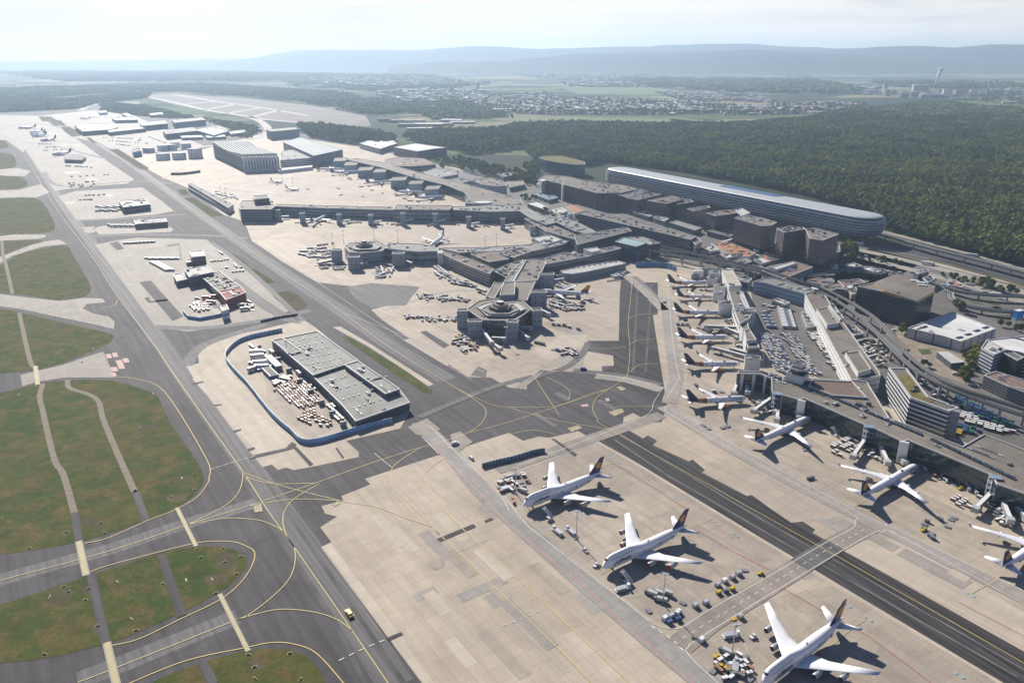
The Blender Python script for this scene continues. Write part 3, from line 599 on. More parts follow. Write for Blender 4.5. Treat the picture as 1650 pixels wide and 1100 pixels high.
for t in range(7):
    p = W(448 + t * 17.5, 578 + t * 17.2, 3); b = MB(); b.box((p.x, p.y, 0), (2, 5, 4.5), WALLG, UA); b.obj('loading_dock', r, origin=r.location)
# --- red fire station compound
r = bld('fire_station', 'fire station with dark red roofed garage on the middle pad', 'fire station', [(297, 434), (333, 427), (344, 438), (305, 446)], 14, wall=WALLD, roof=RPALE, units=3)
add(r, [(279, 442), (293, 439), (304, 449), (285, 453)], 8, wall=WALLD, roof=RPALE)
add(r, [(325, 446), (344, 439), (354, 437), (386, 460), (352, 470)], 10, wall=WALLD, roof=RTAN, floors=2, units=14)
add(r, [(352, 469), (387, 461), (396, 471), (364, 483)], 11.5, wall=plain('dark_red_cladding', (.30, .025, .03), .5), roof=pavement('dark_red_roof', (.26, .03, .035), slab=None), units=4)
bld('office_block', 'small white roofed block behind the fire station', 'office block', [(305, 405), (327, 403), (331, 412), (309, 414)], 14, wall=WALLD, roof=RWH, floors=3)
bld('garage', 'low white roofed shed beside the white roofed block', 'shed', [(299, 419), (312, 417), (314, 421), (301, 423)], 5, wall=WALLG, roof=RWH)
bld('guard_house', 'white square block with blue foot on the blue fence corner', 'guard house', [(355, 493), (365, 490), (369, 498), (358, 501)], 11, wall=WALLW, roof=RPALE, floors=1, glass=BLUEP, frac=.3)
bld('workshop', 'dark workshop with crowded roof on the upper island pad', 'workshop', [(191, 323), (234, 320), (242, 329), (199, 334)], 12, wall=WALLD, roof=RPALE, floors=2, units=12)
bld('workshop', 'dark long workshop on the small island pad between taxiways', 'workshop', [(216, 354), (266, 351), (270, 357), (218, 361)], 9, wall=WALLD, roof=RPALE, floors=1, units=9)
# --- terminal two
r = bld('pier', 'long dark pier reaching out from the second terminal', 'pier', [(303, 296), (311, 296), (376, 329), (368, 335)], 13, wall=WALLD, roof=RDK, floors=2, units=2)
add(r, [(303, 302), (306, 301), (370, 336), (366, 339)], 7, wall=STEEL, roof=RTAN)
r = bld('tower_block', 'green glass terminal block with dark control cabin on top', 'terminal block', [(384, 330), (390, 323), (440, 323), (445, 331), (436, 337), (387, 337)], 23, wall=STEEL, roof=RTAN, floors=5, glass=GREENG, frac=.6, units=6)
add(r, [(407, 315), (432, 314), (434, 319), (410, 321)], 33, z0=22, wall=WALLD, roof=RDK, floors=2, glass=GLASS)
r = bld('terminal', 'long blue grey terminal front with beige roof edge and gate towers', 'terminal', [(441, 332), (525, 335), (634, 338), (634, 333.5), (525, 331), (441, 328.5)], 18, wall=STEEL, roof=RTAN, floors=3, frac=.45, units=8)
add(r, [(634, 337), (724, 338), (730, 331), (638, 330)], 22, wall=STEEL, roof=RTAN, floors=3, frac=.45, units=5)
add(r, [(730, 338), (790, 341), (838, 340), (856, 352), (880, 362), (898, 358), (870, 346), (842, 330), (800, 330), (730, 333)], 20, wall=WALLD, roof=RGREY, floors=4, glass=BLUEG, frac=.6, units=16)
add(r, [(845, 352), (880, 372), (925, 385), (932, 380), (900, 366), (862, 349)], 17, wall=STEEL, roof=RTAN, floors=3, units=12)
for px, py, hh in ((447, 336, 18), (487, 341, 19), (546, 343, 18), (597, 344, 18), (649, 341, 22), (701, 342, 22), (755, 347, 19), (810, 350, 19), (858, 362, 16)):
    P = rect(W(px, py + 2, hh)[:2], 8, 11, .02)
    block(r, P, hh, wall=STEEL, roof=RDK, wname='gate_tower', lip=.4)
    b = MB(); c = Vector(P[0]); q = W(px + 4, py + 14, 4)
    b.box((q.x + 6, q.y, 3.6), (22, 3.2, 2.8), WALLW, .5 + .3 * rnd.random(), bottom=True); b.bar((q.x + 10, q.y, 0), (q.x + 10, q.y, 3.6), .5, WALLG); b.obj('boarding_bridge', r, origin=r.location)
r = bld('terminal_hall', 'terminal hall with curving tan roof and blue glass gate front', 'terminal', [(558, 257), (616, 270), (667, 286), (718, 298), (748, 310), (757, 318), (750, 327), (800, 331), (843, 329), (838, 321), (780, 304), (700, 284), (650, 271), (620, 262), (573, 255)], 20, wall=plain('deep_blue_panel', (.05, .08, .13), .3), roof=RTAN, floors=3, glass=BLUEG, frac=.6, units=14)
for x0, y0, x1, y1 in ((538, 260, 555, 271), (555, 264, 573, 278), (577, 271, 597, 287), (602, 278, 619, 290), (630, 286, 651, 304), (659, 294, 678, 310), (685, 302, 705, 319)):
    a = W(x0, y1, 0); hh = 18; c = W(x1 + 2, y1 - 1, 0); d = W(x1 + 6, y1 - 7, 0); e = W(x0 + 4, y1 - 6, 0)
    P = [(a.x, a.y), (c.x, c.y), (d.x, d.y), (e.x, e.y)]
    block(r, P, hh, wall=plain('grey_blue_gate_cladding', (.26, .34, .42), .45), roof=RTAN, wname='gate_block', fins=(WALLG, 7, .6, .5))
b = MB(); p = W(778, 326, 22); b.v = []; ring = [(p.x + 17 * math.cos(t * .5236), p.y + 11 * math.sin(t * .5236)) for t in range(12)]; b.prism(ring, 19, 22.5, RWH); b.obj('skylight', r, origin=r.location)
# --- hangars
P = plan([(343, 233), (402, 230), (430, 240), (449, 252), (392, 254)], 36)
r = start('butterfly_hangar', 'large hangar with white ridged roof and fluted concrete wall ribs', 'hangar', P)
block(r, P, 34, wall=plain('hangar_concrete', (.13, .15, .18), .6), roof=RDK, para=False)
a, b_, c_, d_ = (W(*q) for q in ((343, 233, 36), (402, 230, 36), (449, 252, 36), (392, 254, 36)))
for k in range(12):
    t0, t1 = k / 12, (k + .55) / 12; q = MB()
    for t in (t0, t1): pass
    p0, p1 = a + (b_ - a) * t0, d_ + (c_ - d_) * t0; s0, s1 = a + (b_ - a) * t1, d_ + (c_ - d_) * t1; rs = []
    for j in range(9):
        u = j / 8; z = 40.5 + 3.5 * math.cos(u * 2 * math.pi)
        x0 = p0 + (p1 - p0) * u; x1 = s0 + (s1 - s0) * u
        rs.append([(x0.x, x0.y, 33), (x1.x, x1.y, 33), (x1.x, x1.y, z), (x0.x, x0.y, z)])
    q.rings(rs, RWH, smooth=False); q.obj('roof_ridge', r, origin=r.location)
e0, e1 = d_, c_
for k in range(12):
    p = e0 + (e1 - e0) * ((k + .3) / 12); q = MB(); rs = []
    for z, wd, dp in ((0, 6, 6), (10, 4, 4), (22, 4, 4), (37, 7, 8)): rs.append([(p.x - wd / 2, p.y - dp, z), (p.x + wd / 2, p.y - dp, z), (p.x + wd / 2, p.y + 2, z), (p.x - wd / 2, p.y + 2, z)])
    q.rings(rs, WALLW, smooth=False); q.obj('wall_rib', r, origin=r.location)
bld('office_block', 'white banded office between the two big hangars', 'office block', [(450, 251), (454, 243), (480, 240), (503, 248), (504, 254), (452, 258)], 24, wall=WALLW, roof=RGREY, floors=5, units=8)
bld('canopy_building', 'long low white building at the foot of the banded hangar office', 'low building', [(448, 271), (503, 266), (503, 269), (449, 275)], 8, wall=WALLW, roof=RWH)
r = bld('hangar', 'huge grey hangar with smooth pale roof and dark blue doors', 'hangar', [(456, 229), (483, 221), (552, 241), (506, 251)], 32, wall=plain('hangar_dark_blue', (.07, .12, .19), .4), roof=pavement('smooth_hangar_roof', (.34, .38, .38), slab=None, stain=.1), fins=(WALLG, 28, 2, .8))
bld('hangar', 'tall grey slab hangar standing before the tree belt', 'hangar', [(429, 209), (474, 205), (482, 208), (436, 212)], 30, wall=STEEL, roof=RGREY, fins=(WALLG, 12, 1.2, 1))
# --- cargo city and tank farm
for px, h, wm, rm, fl, lb in (([(120, 203), (140, 200), (186, 199), (190, 205), (176, 209), (134, 212)], 16, WALLD, RPALE, 2, 'dark cargo shed with slanting white roof fins beside the grass strip'),
        ([(172, 209), (228, 204), (234, 207), (176, 213)], 14, WALLD, RWH, 2, 'long dark cargo shed with thin white roof edge'), ([(225, 198), (265, 194), (270, 199), (229, 203)], 20, WALLD, RPALE, 0, 'plain dark cargo block, leftmost of the tall row'),
        ([(277, 193), (326, 189), (331, 193), (281, 198)], 24, WALLG, RGREY, 0, 'tall grey blue cargo block below the dark trees'), ([(262, 210), (310, 205), (317, 211), (268, 216)], 20, WALLD, RGREY, 0, 'dark blue cargo block with crowded back yard'),
        ([(313, 209), (338, 205), (369, 211), (344, 218)], 15, STEEL, RPALE, 0, 'low cargo hall with flat beige roof'), ([(337, 204), (352, 202), (372, 209), (362, 210)], 13, WALLD, RGREY, 0, 'narrow dark shed behind the beige cargo roof'),
        ([(368, 212), (396, 209), (398, 213), (372, 216)], 10, STEEL, RPALE, 0, 'low shed at the bend of the pale road'), ([(158, 179), (170, 178), (173, 181), (161, 182)], 12, WALLW, RWH, 0, 'small brilliant white roofed hall beyond the cargo aprons'),
        ([(212, 238), (226, 236), (228, 243), (215, 245)], 16, BLUEP, RGREY, 0, 'small dark blue block left of the fuel tanks'), ([(240, 183), (262, 181), (264, 184), (243, 186)], 12, WALLG, RPALE, 0, 'small pale hall among trees beyond cargo blocks'),
        ([(180, 190), (215, 188), (222, 193), (186, 194)], 13, WALLG, RWH, 0, 'bright white roofed shed behind the cargo row'), ([(196, 183), (205, 182), (215, 187), (206, 188)], 10, WALLG, RWH, 0, 'group of slanting white roof strips in cargo city'),
        ([(330, 219), (362, 217), (364, 220), (334, 222)], 9, WALLD, RPALE, 0, 'thin shed along the inner service road'), ([(290, 219), (325, 218), (327, 221), (293, 222)], 9, WALLG, RWH, 0, 'thin white shed along the inner service road')):
    bld('cargo_building', lb, 'cargo building', px, h, wall=wm, roof=rm, floors=fl, units=5, para=h > 12)
tank = None
for cx, y0, y1, rx in ((239, 239, 247, 8), (262, 248, 259, 9.5), (288, 247, 258, 9.5), (314, 240, 256, 10), (262, 238, 244, 8), (276, 237, 243, 7), (299, 236, 241, 7), (282, 234, 239, 6)):
    g = W(cx, y1 - 1.5); rr = rx / FOC * g.length * 1.0; hh = height(cx, y0, y1 - 1.5) if y1 - y0 > 7 else 15
    e = empty('fuel_tank', (g.x, g.y + rr * .3, 0), 0, ('tallest ribbed white fuel tank next to the hangar' if cx == 314 else 'round white fuel storage tank in the tank farm'), 'fuel tank', 'white fuel storage tanks')
    b = MB(); ring = [(rr * math.cos(t * math.pi / 14), rr * math.sin(t * math.pi / 14)) for t in range(28)]
    b.prism(ring, 0, hh, plain('tank_white', (.80, .82, .83), .5), cap=False); b.obj('shell', e)
    b = MB(); b.rings([[(x * s, y * s, z) for x, y in ring] for s, z in ((1.01, hh - .4), (1.01, hh), (.6, hh + 1.4), (.1, hh + 1.9))], RWH); b.obj('roof', e)
    b = MB(); b.box((rr + .6, 0, 0), (1.2, 2.2, hh), WALLG); b.obj('stair', e)
# --- buildings along the airport city, upper middle
r = bld('trade_hall', 'white arched-roof hall with dark curved glass end', 'hall', [(634, 237), (669, 231), (720, 238), (700, 239.5), (673, 244)], 24, wall=WALLD, roof=RWH, floors=3)
bld('trade_hall', 'white roofed hall with dark roof stripes left of arched hall', 'hall', [(579, 231), (603, 223), (634, 226), (640, 231), (612, 240)], 16, wall=WALLG, roof=RWH, floors=1, units=10)
bld('hotel_block', 'long brown roofed building behind the tan terminal deck', 'building', [(620, 257), (644, 253), (682, 255), (702, 265), (664, 268), (630, 267)], 15, wall=WALLG, roof=RBR, floors=2, units=6)
r = bld('office_block', 'banded office block with a bright orange end wall', 'office block', [(680, 277), (700, 271), (734, 273), (737, 281), (702, 287)], 18, wall=STEEL, roof=RGREY, floors=4, units=6)
P = rect(W(735, 282, 9)[:2], 9, 3, .3); block(r, P, 18.5, wall=plain('orange_panel', (.60, .17, .04), .6), roof=RBR, wname='orange_end_wall')
bld('office_block', 'low tan roofed block in front of the orange ended office', 'office block', [(722, 289), (745, 285), (760, 291), (738, 296)], 13, wall=STEEL, roof=RTAN, floors=3, units=4)
bld('office_block', 'white banded stepped office block, beside the curving terminal road', 'office block', [(759, 290), (775, 286), (800, 288), (817, 294), (816, 299), (798, 300), (776, 297)], 26, wall=WALLW, roof=RTAN, floors=6, frac=.5, units=8)
bld('office_block', 'dark low office behind the car park trees', 'office block', [(800, 280), (826, 277), (836, 280), (812, 285)], 13, wall=WALLD, roof=RGREY, floors=3, units=3)
bld('hall', 'flat olive roofed hall between banded office and brown building', 'hall', [(817, 292), (842, 291), (846, 297), (822, 302)], 10, wall=WALLD, roof=RTAN)
bld('canopy', 'slim white canopy roof over the terminal road', 'canopy', [(804, 318), (810, 317), (828, 325), (823, 327)], 9, wall=WALLG, roof=RWH, para=False)
bld('canopy', 'broad white canopy roof beside the curved pale building', 'canopy', [(850, 328), (866, 326), (884, 334), (876, 337)], 9, wall=WALLG, roof=RWH, para=False)
bld('green_roof_office', 'lens-shaped dark blue office with yellow green planted roof', 'office block', [(868, 253), (884, 251), (904, 251), (926, 256), (942, 261), (943, 265), (925, 265), (900, 262), (880, 258)], 30, wall=plain('navy_glass_wall', (.03, .055, .11), .2), roof=RGREEN, floors=6, glass=BLUEG, frac=.7)
r = bld('finned_office', 'long brown office with tall vertical fins behind the long banded block', 'office block', [(870, 288), (880, 282), (915, 284), (942, 291), (1004, 298), (1028, 304), (1000, 311), (962, 311), (908, 297)], 32, wall=plain('dark_blue_glass', (.05, .065, .10), .3), roof=RTAN, fins=(WALLBR, 10, 6.5, 1.4), units=30)  # dark blue wall behind brown fins
add(r, [(905, 296.5), (908, 296.5), (909, 298), (906, 298)], 33, wall=WALLW, roof=RWH, wname='stair_tower')
add(r, [(869, 288.5), (876, 288), (880, 291), (873, 292)], 33, wall=WALLW, roof=RWH, floors=10, wname='end_tower')
for px, h, lb, lr in (([(991, 312), (1031, 304), (1046, 308), (1010, 318)], 30, 'dark glass hotel block beside the finned brown office', RDK), ([(1010, 319), (1050, 310), (1066, 313), (1028, 322)], 30, 'second dark glass hotel block from the finned office', RDK),
        ([(1042, 323), (1083, 315), (1102, 320), (1074, 328)], 32, 'dark glass hotel block with brown framed corner', RBR), ([(1107, 336), (1141, 331), (1145, 334), (1118, 340)], 28, 'narrow brown roofed block with white framed window wall', RBR),
        ([(1137, 343), (1162, 339), (1186, 337), (1188, 343), (1153, 348)], 32, 'brown and dark glass block beside the pale green roof', RBR), ([(1082, 320), (1112, 321), (1118, 325), (1092, 329)], 28, 'flat brown roofed block in the middle of the hotel row', RBR)):
    bld('hotel_block', lb, 'hotel', px, h, wall=WALLBR, roof=lr, floors=7, glass=plain('blue_black_glass', (.03, .045, .06), .1, spec=.8), frac=.75, units=7, mull=6)
bld('low_hall', 'pale yellow green roofed hall wedged behind the hotel blocks', 'hall', [(1187, 338), (1195, 335), (1209, 343), (1187, 350)], 26, wall=WALLG, roof=RPALE)
bld('low_hall', 'low dark hall with green glass strip in front of the hotels', 'hall', [(1078, 358), (1090, 355), (1131, 367), (1120, 371)], 9, wall=WALLD, roof=RGREY, floors=1, glass=plain('bright_green_glass', (.02, .16, .09), .2))
# comb-shaped hotel
r = bld('comb_hotel', 'large taupe hotel with three towers rising over a banded podium', 'hotel', [(1178, 379), (1200, 366), (1250, 372), (1310, 384), (1353, 394), (1354, 405), (1321, 414), (1248, 397)], 15, wall=WALLT, roof=RDK, floors=4, frac=.4, units=14)
for px in ([(1183, 351), (1202, 346), (1225, 350), (1252, 358), (1243, 363), (1228, 364)], [(1253, 369), (1272, 364), (1295, 366), (1298, 369), (1264, 374)], [(1305, 384), (1298, 369), (1312, 367), (1352, 377), (1326, 387)]):
    add(r, px, 48, z0=14, wall=WALLT, roof=RTAN, floors=11, frac=.42, units=8, mull=4, wname='tower_wall')
# long banded block
r = bld('long_office', 'very long dark banded block with bright cream roof edge', 'office block', [(932, 344), (951, 338.5), (1122, 380.5), (1113, 386)], 25, wall=WALLG, roof=RTAN, floors=6, frac=.55, units=22)
add(r, [(1113, 386), (1124, 382), (1131, 389), (1121, 394)], 22, wall=WALLG, roof=RDK, floors=5)
bld('deck_building', 'dark decked terminal building meeting the long banded block', 'terminal building', [(925, 379), (1010, 366), (1018, 372), (930, 394)], 21, wall=WALLD, roof=RDK, floors=4, units=10)
bld('orange_terrace', 'small building with triangular orange terrace roof', 'terrace', [(911, 332), (918, 328), (943, 339), (926, 344)], 9, wall=WALLW, roof=plain('orange_terrace_floor', (.36, .15, .07), .8, var=.2))
bld('orange_terrace', 'long curved building with mottled orange roof terrace', 'terrace', [(1146, 391), (1166, 387), (1200, 400), (1218, 407), (1205, 414), (1172, 408)], 9, wall=WALLW, roof=plain('orange_terrace_floor_mottled', (.33, .155, .07), .8, var=.45, scale=.12), units=8)
bld('orange_terrace', 'low building with red roof beside small white sheds', 'terrace', [(1221, 412), (1244, 408), (1262, 415), (1240, 421)], 8, wall=WALLG, roof=plain('red_terrace_floor', (.34, .11, .07), .8, var=.3, scale=.1), units=6)
bld('glass_hall', 'terminal entrance hall with pale turquoise glass roof', 'hall', [(991, 389), (1006, 382), (1043, 391), (1025, 397)], 24, wall=WALLD, roof=pavement('turquoise_glass_roof', (.30, .46, .46), slab=(6, 3), jdark=.6, joint=.4), floors=3, glass=BLUEG, frac=.7)
bld('glass_hall', 'grey hall joined to the turquoise glass roofed hall', 'hall', [(1012, 382), (1035, 381), (1064, 391), (1046, 394)], 21, wall=WALLD, roof=RGREY, floors=3, units=3)
# --- terminal one: flower-shaped heads and necks
def pagoda(r, cx, cy, z, s, px=1.0):
    "stacked six-sided roof lanterns"
    c = W(cx, cy, z); o = r.location
    for k, (rad, dz) in enumerate(((15, 2.6), (10, 2.6), (5, 2.4))):
        P = [(c.x + rad * s * math.cos(t * math.pi / 3 + .2), c.y + rad * s * math.sin(t * math.pi / 3 + .2)) for t in range(6)]
        b = MB(); b.prism(P, z - .5, z + dz, WALLD if k != 1 else WALLB, RTAN if k < 2 else RWH); b.obj('roof_lantern', r, origin=o); z += dz
def tower(r, px, py, h, wx, wy, an=.35, holes=True):
    c = W(px, py, h); P = rect((c.x, c.y), wx, wy, an)
    block(r, P, h, wall=plain('blue_grey_tower_panel', (.27, .32, .36), .5), roof=RDK, wname='gate_tower', lip=.5)
    if holes:
        b = MB()
        for zz in (.35, .68):
            for sx in (-.22, .22):
                q = (c.x + (sx * wx) * math.cos(an) + (wy / 2) * math.sin(an), c.y + (sx * wx) * math.sin(an) - (wy / 2) * math.cos(an))
                b.box((q[0], q[1], h * zz), (1.5, .3, 1.7), GLASS, an)
        b.obj('tower_window', r, origin=r.location)
hexo = [(771, 484), (796, 480), (842, 484), (857, 497), (833, 514), (816, 516), (777, 515), (752, 498)]
r = bld('terminal', 'hexagonal terminal head with stacked roof lanterns and four gate towers, nearest the camera', 'terminal', hexo, 19, wall=WALLD, roof=RTAN, floors=3, glass=GREENG, frac=.6, units=4)
add(r, [(768, 493), (787, 486), (833, 487), (846, 497), (825, 508), (785, 508)], 21, z0=18, wall=WALLD, roof=RPALE)
add(r, [(775, 497), (790, 490), (828, 490), (838, 498), (820, 505), (790, 505)], 22.5, z0=20, wall=WALLD, roof=RTAN)
pagoda(r, 806, 496, 22.5, .85)
for q in ((745, 499, 21, 12, 9, .05), (765, 516, 18, 15, 9, .05), (826, 517, 20, 12, 10, -.15), (865, 498, 20, 11, 11, .1)): tower(r, *q)
add(r, [(796, 455), (812, 455), (796, 481), (783, 477)], 18, wall=WALLD, roof=RTAN, floors=3)
add(r, [(812, 455), (830, 453), (829, 474), (805, 475)], 24, wall=STEEL, roof=RTAN)
add(r, [(830, 453), (863, 453), (849, 484), (829, 480)], 18, wall=WALLD, roof=RTAN, floors=3)
tower(r, 868, 469, 21, 19, 12, .02); tower(r, 881, 441, 21, 19, 9, .02)
add(r, [(862, 440), (893, 438), (893, 443), (870, 455), (862, 455)], 9, wall=WALLD, roof=RDK)
r = bld('terminal_wing', 'brown gravel roofed terminal wing joining the hexagonal head to the roadside blocks', 'terminal wing', [(844, 419), (857, 417), (879, 418), (879, 425), (866, 451), (830, 453), (812, 453), (823, 437)], 18, wall=WALLD, roof=RTAN, floors=3, units=10)
add(r, [(844, 419), (848, 419), (828, 453), (822, 453)], 19, z0=17, wall=PARA, roof=RPALE)
add(r, [(880, 425), (878, 416), (907, 407), (945, 409), (960, 402), (994, 395.5), (1001, 400), (946, 413)], 18, wall=WALLG, roof=RTAN, floors=4, units=16)
add(r, [(940, 401), (961, 398), (968, 403), (953, 406)], 22, wall=WALLW, roof=RPALE)
r = bld('bus_gate_hall', 'low pale hall with a row of roof vents beside the dark asphalt strip', 'hall', [(903, 436), (942, 427), (997, 420), (1009, 424), (942, 438), (921, 441), (908, 440)], 10, wall=WALLG, roof=RPALE)
for k in range(10):
    p = W(915 + k * 8.6, 433 - k * 1.25, 10); b = MB(); b.box((p.x, p.y, 9.3), (2, 1.6, 1.3), WALLD, .1); b.obj('roof_vent', r, origin=r.location)
add(r, [(893, 441), (905, 438), (908, 441), (897, 444)], 6, wall=WALLG, roof=RTAN)
bld('shed', 'flat brown roofed block with pale rim left of the terminal wing', 'building', [(758, 409), (790, 404), (820, 417), (788, 422)], 16, wall=WALLD, roof=RBR, floors=2, units=2)
bld('terminal_block', 'broad brown roofed block with notched front beside pale skylights', 'building', [(794, 406), (826, 401), (842, 398), (858, 404), (841, 410), (828, 415), (816, 412)], 15, wall=WALLD, roof=RTAN, floors=2, units=12)
bld('terminal_block', 'low roof crowded with machines between wing and curved terrace', 'building', [(794, 436), (823, 424), (843, 418), (823, 446), (815, 446)], 13, wall=WALLG, roof=RTAN, floors=2, units=14)
bld('terminal_block', 'grey strip roof along the apron edge behind the brown roofed block', 'building', [(707, 399), (760, 399), (850, 394), (905, 378), (925, 384), (905, 394), (860, 404), (790, 404), (740, 407)], 12, wall=WALLG, roof=RGREY, floors=2, units=26)
bld('terminal_block', 'small pale cubes with white skylight row above terminal wing', 'building', [(857, 383), (886, 378), (906, 386), (880, 394)], 13, wall=WALLW, roof=RPALE, floors=2, units=5)
bld('terminal_block', 'stacked dark block facing the round end of the concrete apron', 'building', [(885, 352), (925, 372), (960, 380), (962, 374), (935, 360), (900, 346)], 19, wall=WALLD, roof=RGREY, floors=4, units=14)
# left head
r = bld('terminal', 'octagonal terminal head at the far apron with round roof terrace', 'terminal', [(555, 397), (563, 391), (609, 388), (624, 396), (616, 404), (583, 407), (563, 406)], 18, wall=STEEL, roof=RTAN, floors=3, frac=.4, units=3)
add(r, [(562, 397), (570, 391), (605, 390), (614, 396), (606, 401), (575, 402)], 20, z0=17, wall=WALLD, roof=RGREY); pagoda(r, 587, 396, 20, .8)
tower(r, 542, 402, 18, 14, 11, .05); tower(r, 570, 413, 18, 16, 11, .05); tower(r, 642, 407, 19, 17, 14, .05)
add(r, [(624, 391), (684, 393), (700, 397), (708, 404), (672, 405), (622, 400)], 18, wall=STEEL, roof=RGREY, floors=2, units=4)
add(r, [(650, 411), (682, 413), (684, 416), (650, 415)], 8, wall=WALLD, roof=RGREY)
add(r, [(704, 402), (712, 402), (714, 408), (706, 408)], 19, wall=PARA, roof=RPALE)
r = bld('terminal_pier', 'curving white-banded terminal wing with scalloped balconies', 'terminal wing', [(707, 402), (733, 409), (760, 418), (796, 433), (789, 441), (768, 433), (750, 426), (728, 416), (706, 406)], 17, wall=WALLD, roof=RBR, floors=4, glass=WALLB, frac=.45, units=4)
a, c = W(728, 417, 14), W(789, 441, 14)
for k in range(8):
    p = a + (c - a) * ((k + .5) / 8)
    for z in (5, 9, 13): b = MB(); b.prism([(p.x + 7 * math.cos(t * .5236), p.y + 4 * math.sin(t * .5236)) for t in range(12)], z, z + 1.6, WALLB); b.obj('balcony', r, origin=r.location)
# --- pier with the row of parked jets
r = bld('pier', 'stepped pier behind the row of white jets with orange tails bands', 'pier', [(1163, 434), (1180, 434), (1195, 460), (1175, 461)], 19, wall=WALLW, roof=pavement('cream_roof', (.48, .45, .34), slab=None), units=1)
add(r, [(1173, 465), (1195, 469), (1213, 503), (1206, 513), (1192, 521), (1184, 501)], 17, wall=WALLW, roof=RTAN, floors=2, frac=.25, units=6)
add(r, [(1192, 470), (1197, 470), (1208, 496), (1203, 498)], 19, z0=16, wall=WALLW, roof=RPALE)
add(r, [(1190, 521), (1204, 518), (1207, 529), (1197, 531)], 15, wall=WALLW, roof=RTAN)
add(r, [(1199, 532), (1208, 530), (1219, 547), (1203, 548)], 17, wall=WALLW, roof=RTAN)
add(r, [(1203, 548), (1218, 548), (1224, 559), (1205, 560)], 14, wall=WALLG, roof=RDK, floors=2)
for px, py, w1, w2, hh in ((1151, 438, 14, 16, 14), (1160, 459, 15, 17, 13), (1169, 486, 16, 18, 14), (1148, 447, 12, 10, 10), (1158, 472, 13, 10, 10), (1205, 499, 16, 9, 19), (1213, 575, 14, 9, 14)):
    c = W(px, py, hh); block(r, rect((c.x, c.y), w1, w2, -.25), hh, wall=WALLW, roof=RGREY, wname='gate_block', units=2, lip=.4)
# --- main pier right
MP = [(1243, 607), (1265, 606), (1305, 609), (1368, 613), (1372, 611), (1397, 615), (1433, 673), (1551, 719), (1586, 699), (1650, 724), (1730, 758), (1830, 880), (1650, 794), (1607, 779), (1597, 764), (1463, 708), (1455, 711), (1407, 688), (1397, 685), (1296, 641), (1288, 643), (1244, 631)]
r = bld('terminal', 'long main pier with dark green glass front and white roof edge', 'terminal', MP, 17, wall=WALLD, roof=RTAN, floors=3, glass=GREENG, frac=.8, units=16, mull=9, lip=.6)
add(r, [(1303, 621), (1308, 611), (1368, 614), (1372, 612), (1397, 640), (1340, 636)], 18, z0=16.4, wall=PARA, roof=RBR)
add(r, [(1188, 601), (1190, 597), (1225, 598), (1241, 600), (1262, 606), (1262, 617), (1243, 609), (1225, 602)], 17, wall=WALLG, roof=RTAN, floors=2, glass=GREENG, frac=.9, units=3, fins=(WALLW, 9, 2.5, .8))
a = [W(1306, 625, 17), W(1395, 662, 17), W(1500, 706, 17), W(1650, 778, 17)]
for p, q in zip(a, a[1:]):
    d = q - p; L = d.length; k = 0
    while k * 8 < L - 8:
        m_ = p + d * ((k * 8 + 4) / L); b = MB(); b.box((m_.x, m_.y, 16.3), (7.4, 3.4, 1.3), GLASS, math.atan2(d.y, d.x), .85); b.obj('skylight_ridge', r, origin=r.location); k += 1
for px, py in ((1292, 646), (1458, 713)):
    c = W(px, py, 17.5); b = MB(); b.box((c.x, c.y + .5, 0), (6.2, 1.6, 18), WALLW, -.45); b.obj('white_pylon', r, origin=r.location)
for px, py in ((1252, 637), (1400, 690), (1602, 772)):
    c = W(px, py, 15); b = MB()
    for i in (-3, 3):
        for j in (-3, 1): b.bar((c.x + i, c.y + j, 0), (c.x + i, c.y + j, 17), .4, WALLW)
    for z in (5, 9, 13, 17): b.box((c.x, c.y - 1, z), (7.4, 5.5, .5), STEEL, -.3)
    b.obj('stair_cage', r, origin=r.location)
def bridge(parent, a, b_, h=4.6):
    "enclosed boarding tunnel on legs between two pixels"
    a = Vector(W(*a, h)); c = Vector(W(*b_, h)); d = c - a; L = d.length; an = math.atan2(d.y, d.x); m_ = (a + c) / 2; q = MB()
    q.box((m_.x, m_.y, h - 1.3), (L, 3, 2.8), WALLG, an, bottom=True); q.box((m_.x, m_.y, h + 1.5), (L - 1, 2.4, .25), WALLW, an)
    q.box((c.x, c.y, h - 1.8), (4.4, 4.4, 3.6), UNITM, an, bottom=True)
    t = a + d * .8
    for s in (-1.6, 1.6): q.bar((t.x - math.sin(an) * s, t.y + math.cos(an) * s, 0), (t.x - math.sin(an) * s, t.y + math.cos(an) * s, h), .35, WALLD)
    q.obj('boarding_bridge', parent, origin=parent.location)
    q = MB(); q.box((t.x, t.y, 0), (1.4, 5, .9), WALLD, an); q.obj('bridge_wheels', parent, origin=parent.location)
for p in (((768, 520), (792, 552), 8), ((792, 545), (812, 546), 6), ((790, 552), (806, 562), 6), ((833, 528), (856, 528), 5), ((833, 530), (850, 545), 5), ((742, 503), (742, 522), 5), ((872, 500), (884, 506), 5), ((893, 452), (906, 450), 5), ((535, 420), (515, 424), 5), ((575, 428), (590, 424), 5), ((650, 420), (662, 424), 5), ((783, 470), (770, 465), 4), ((1268, 648), (1250, 664)), ((1255, 640), (1252, 676)), ((1272, 650), (1288, 672)), ((1246, 640), (1215, 662)), ((1400, 700), (1375, 735)), ((1412, 705), (1430, 745)), ((1430, 712), (1458, 744)), ((1602, 790), (1572, 820)), ((1612, 800), (1628, 838)), ((1628, 806), (1655, 836)), ((1190, 612), (1182, 633)), ((1202, 616), (1205, 632)), ((1222, 575), (1180, 563)), ((1214, 578), (1150, 561)), ((1190, 528), (1137, 526)), ((1197, 541), (1170, 530))): bridge(r, *p)
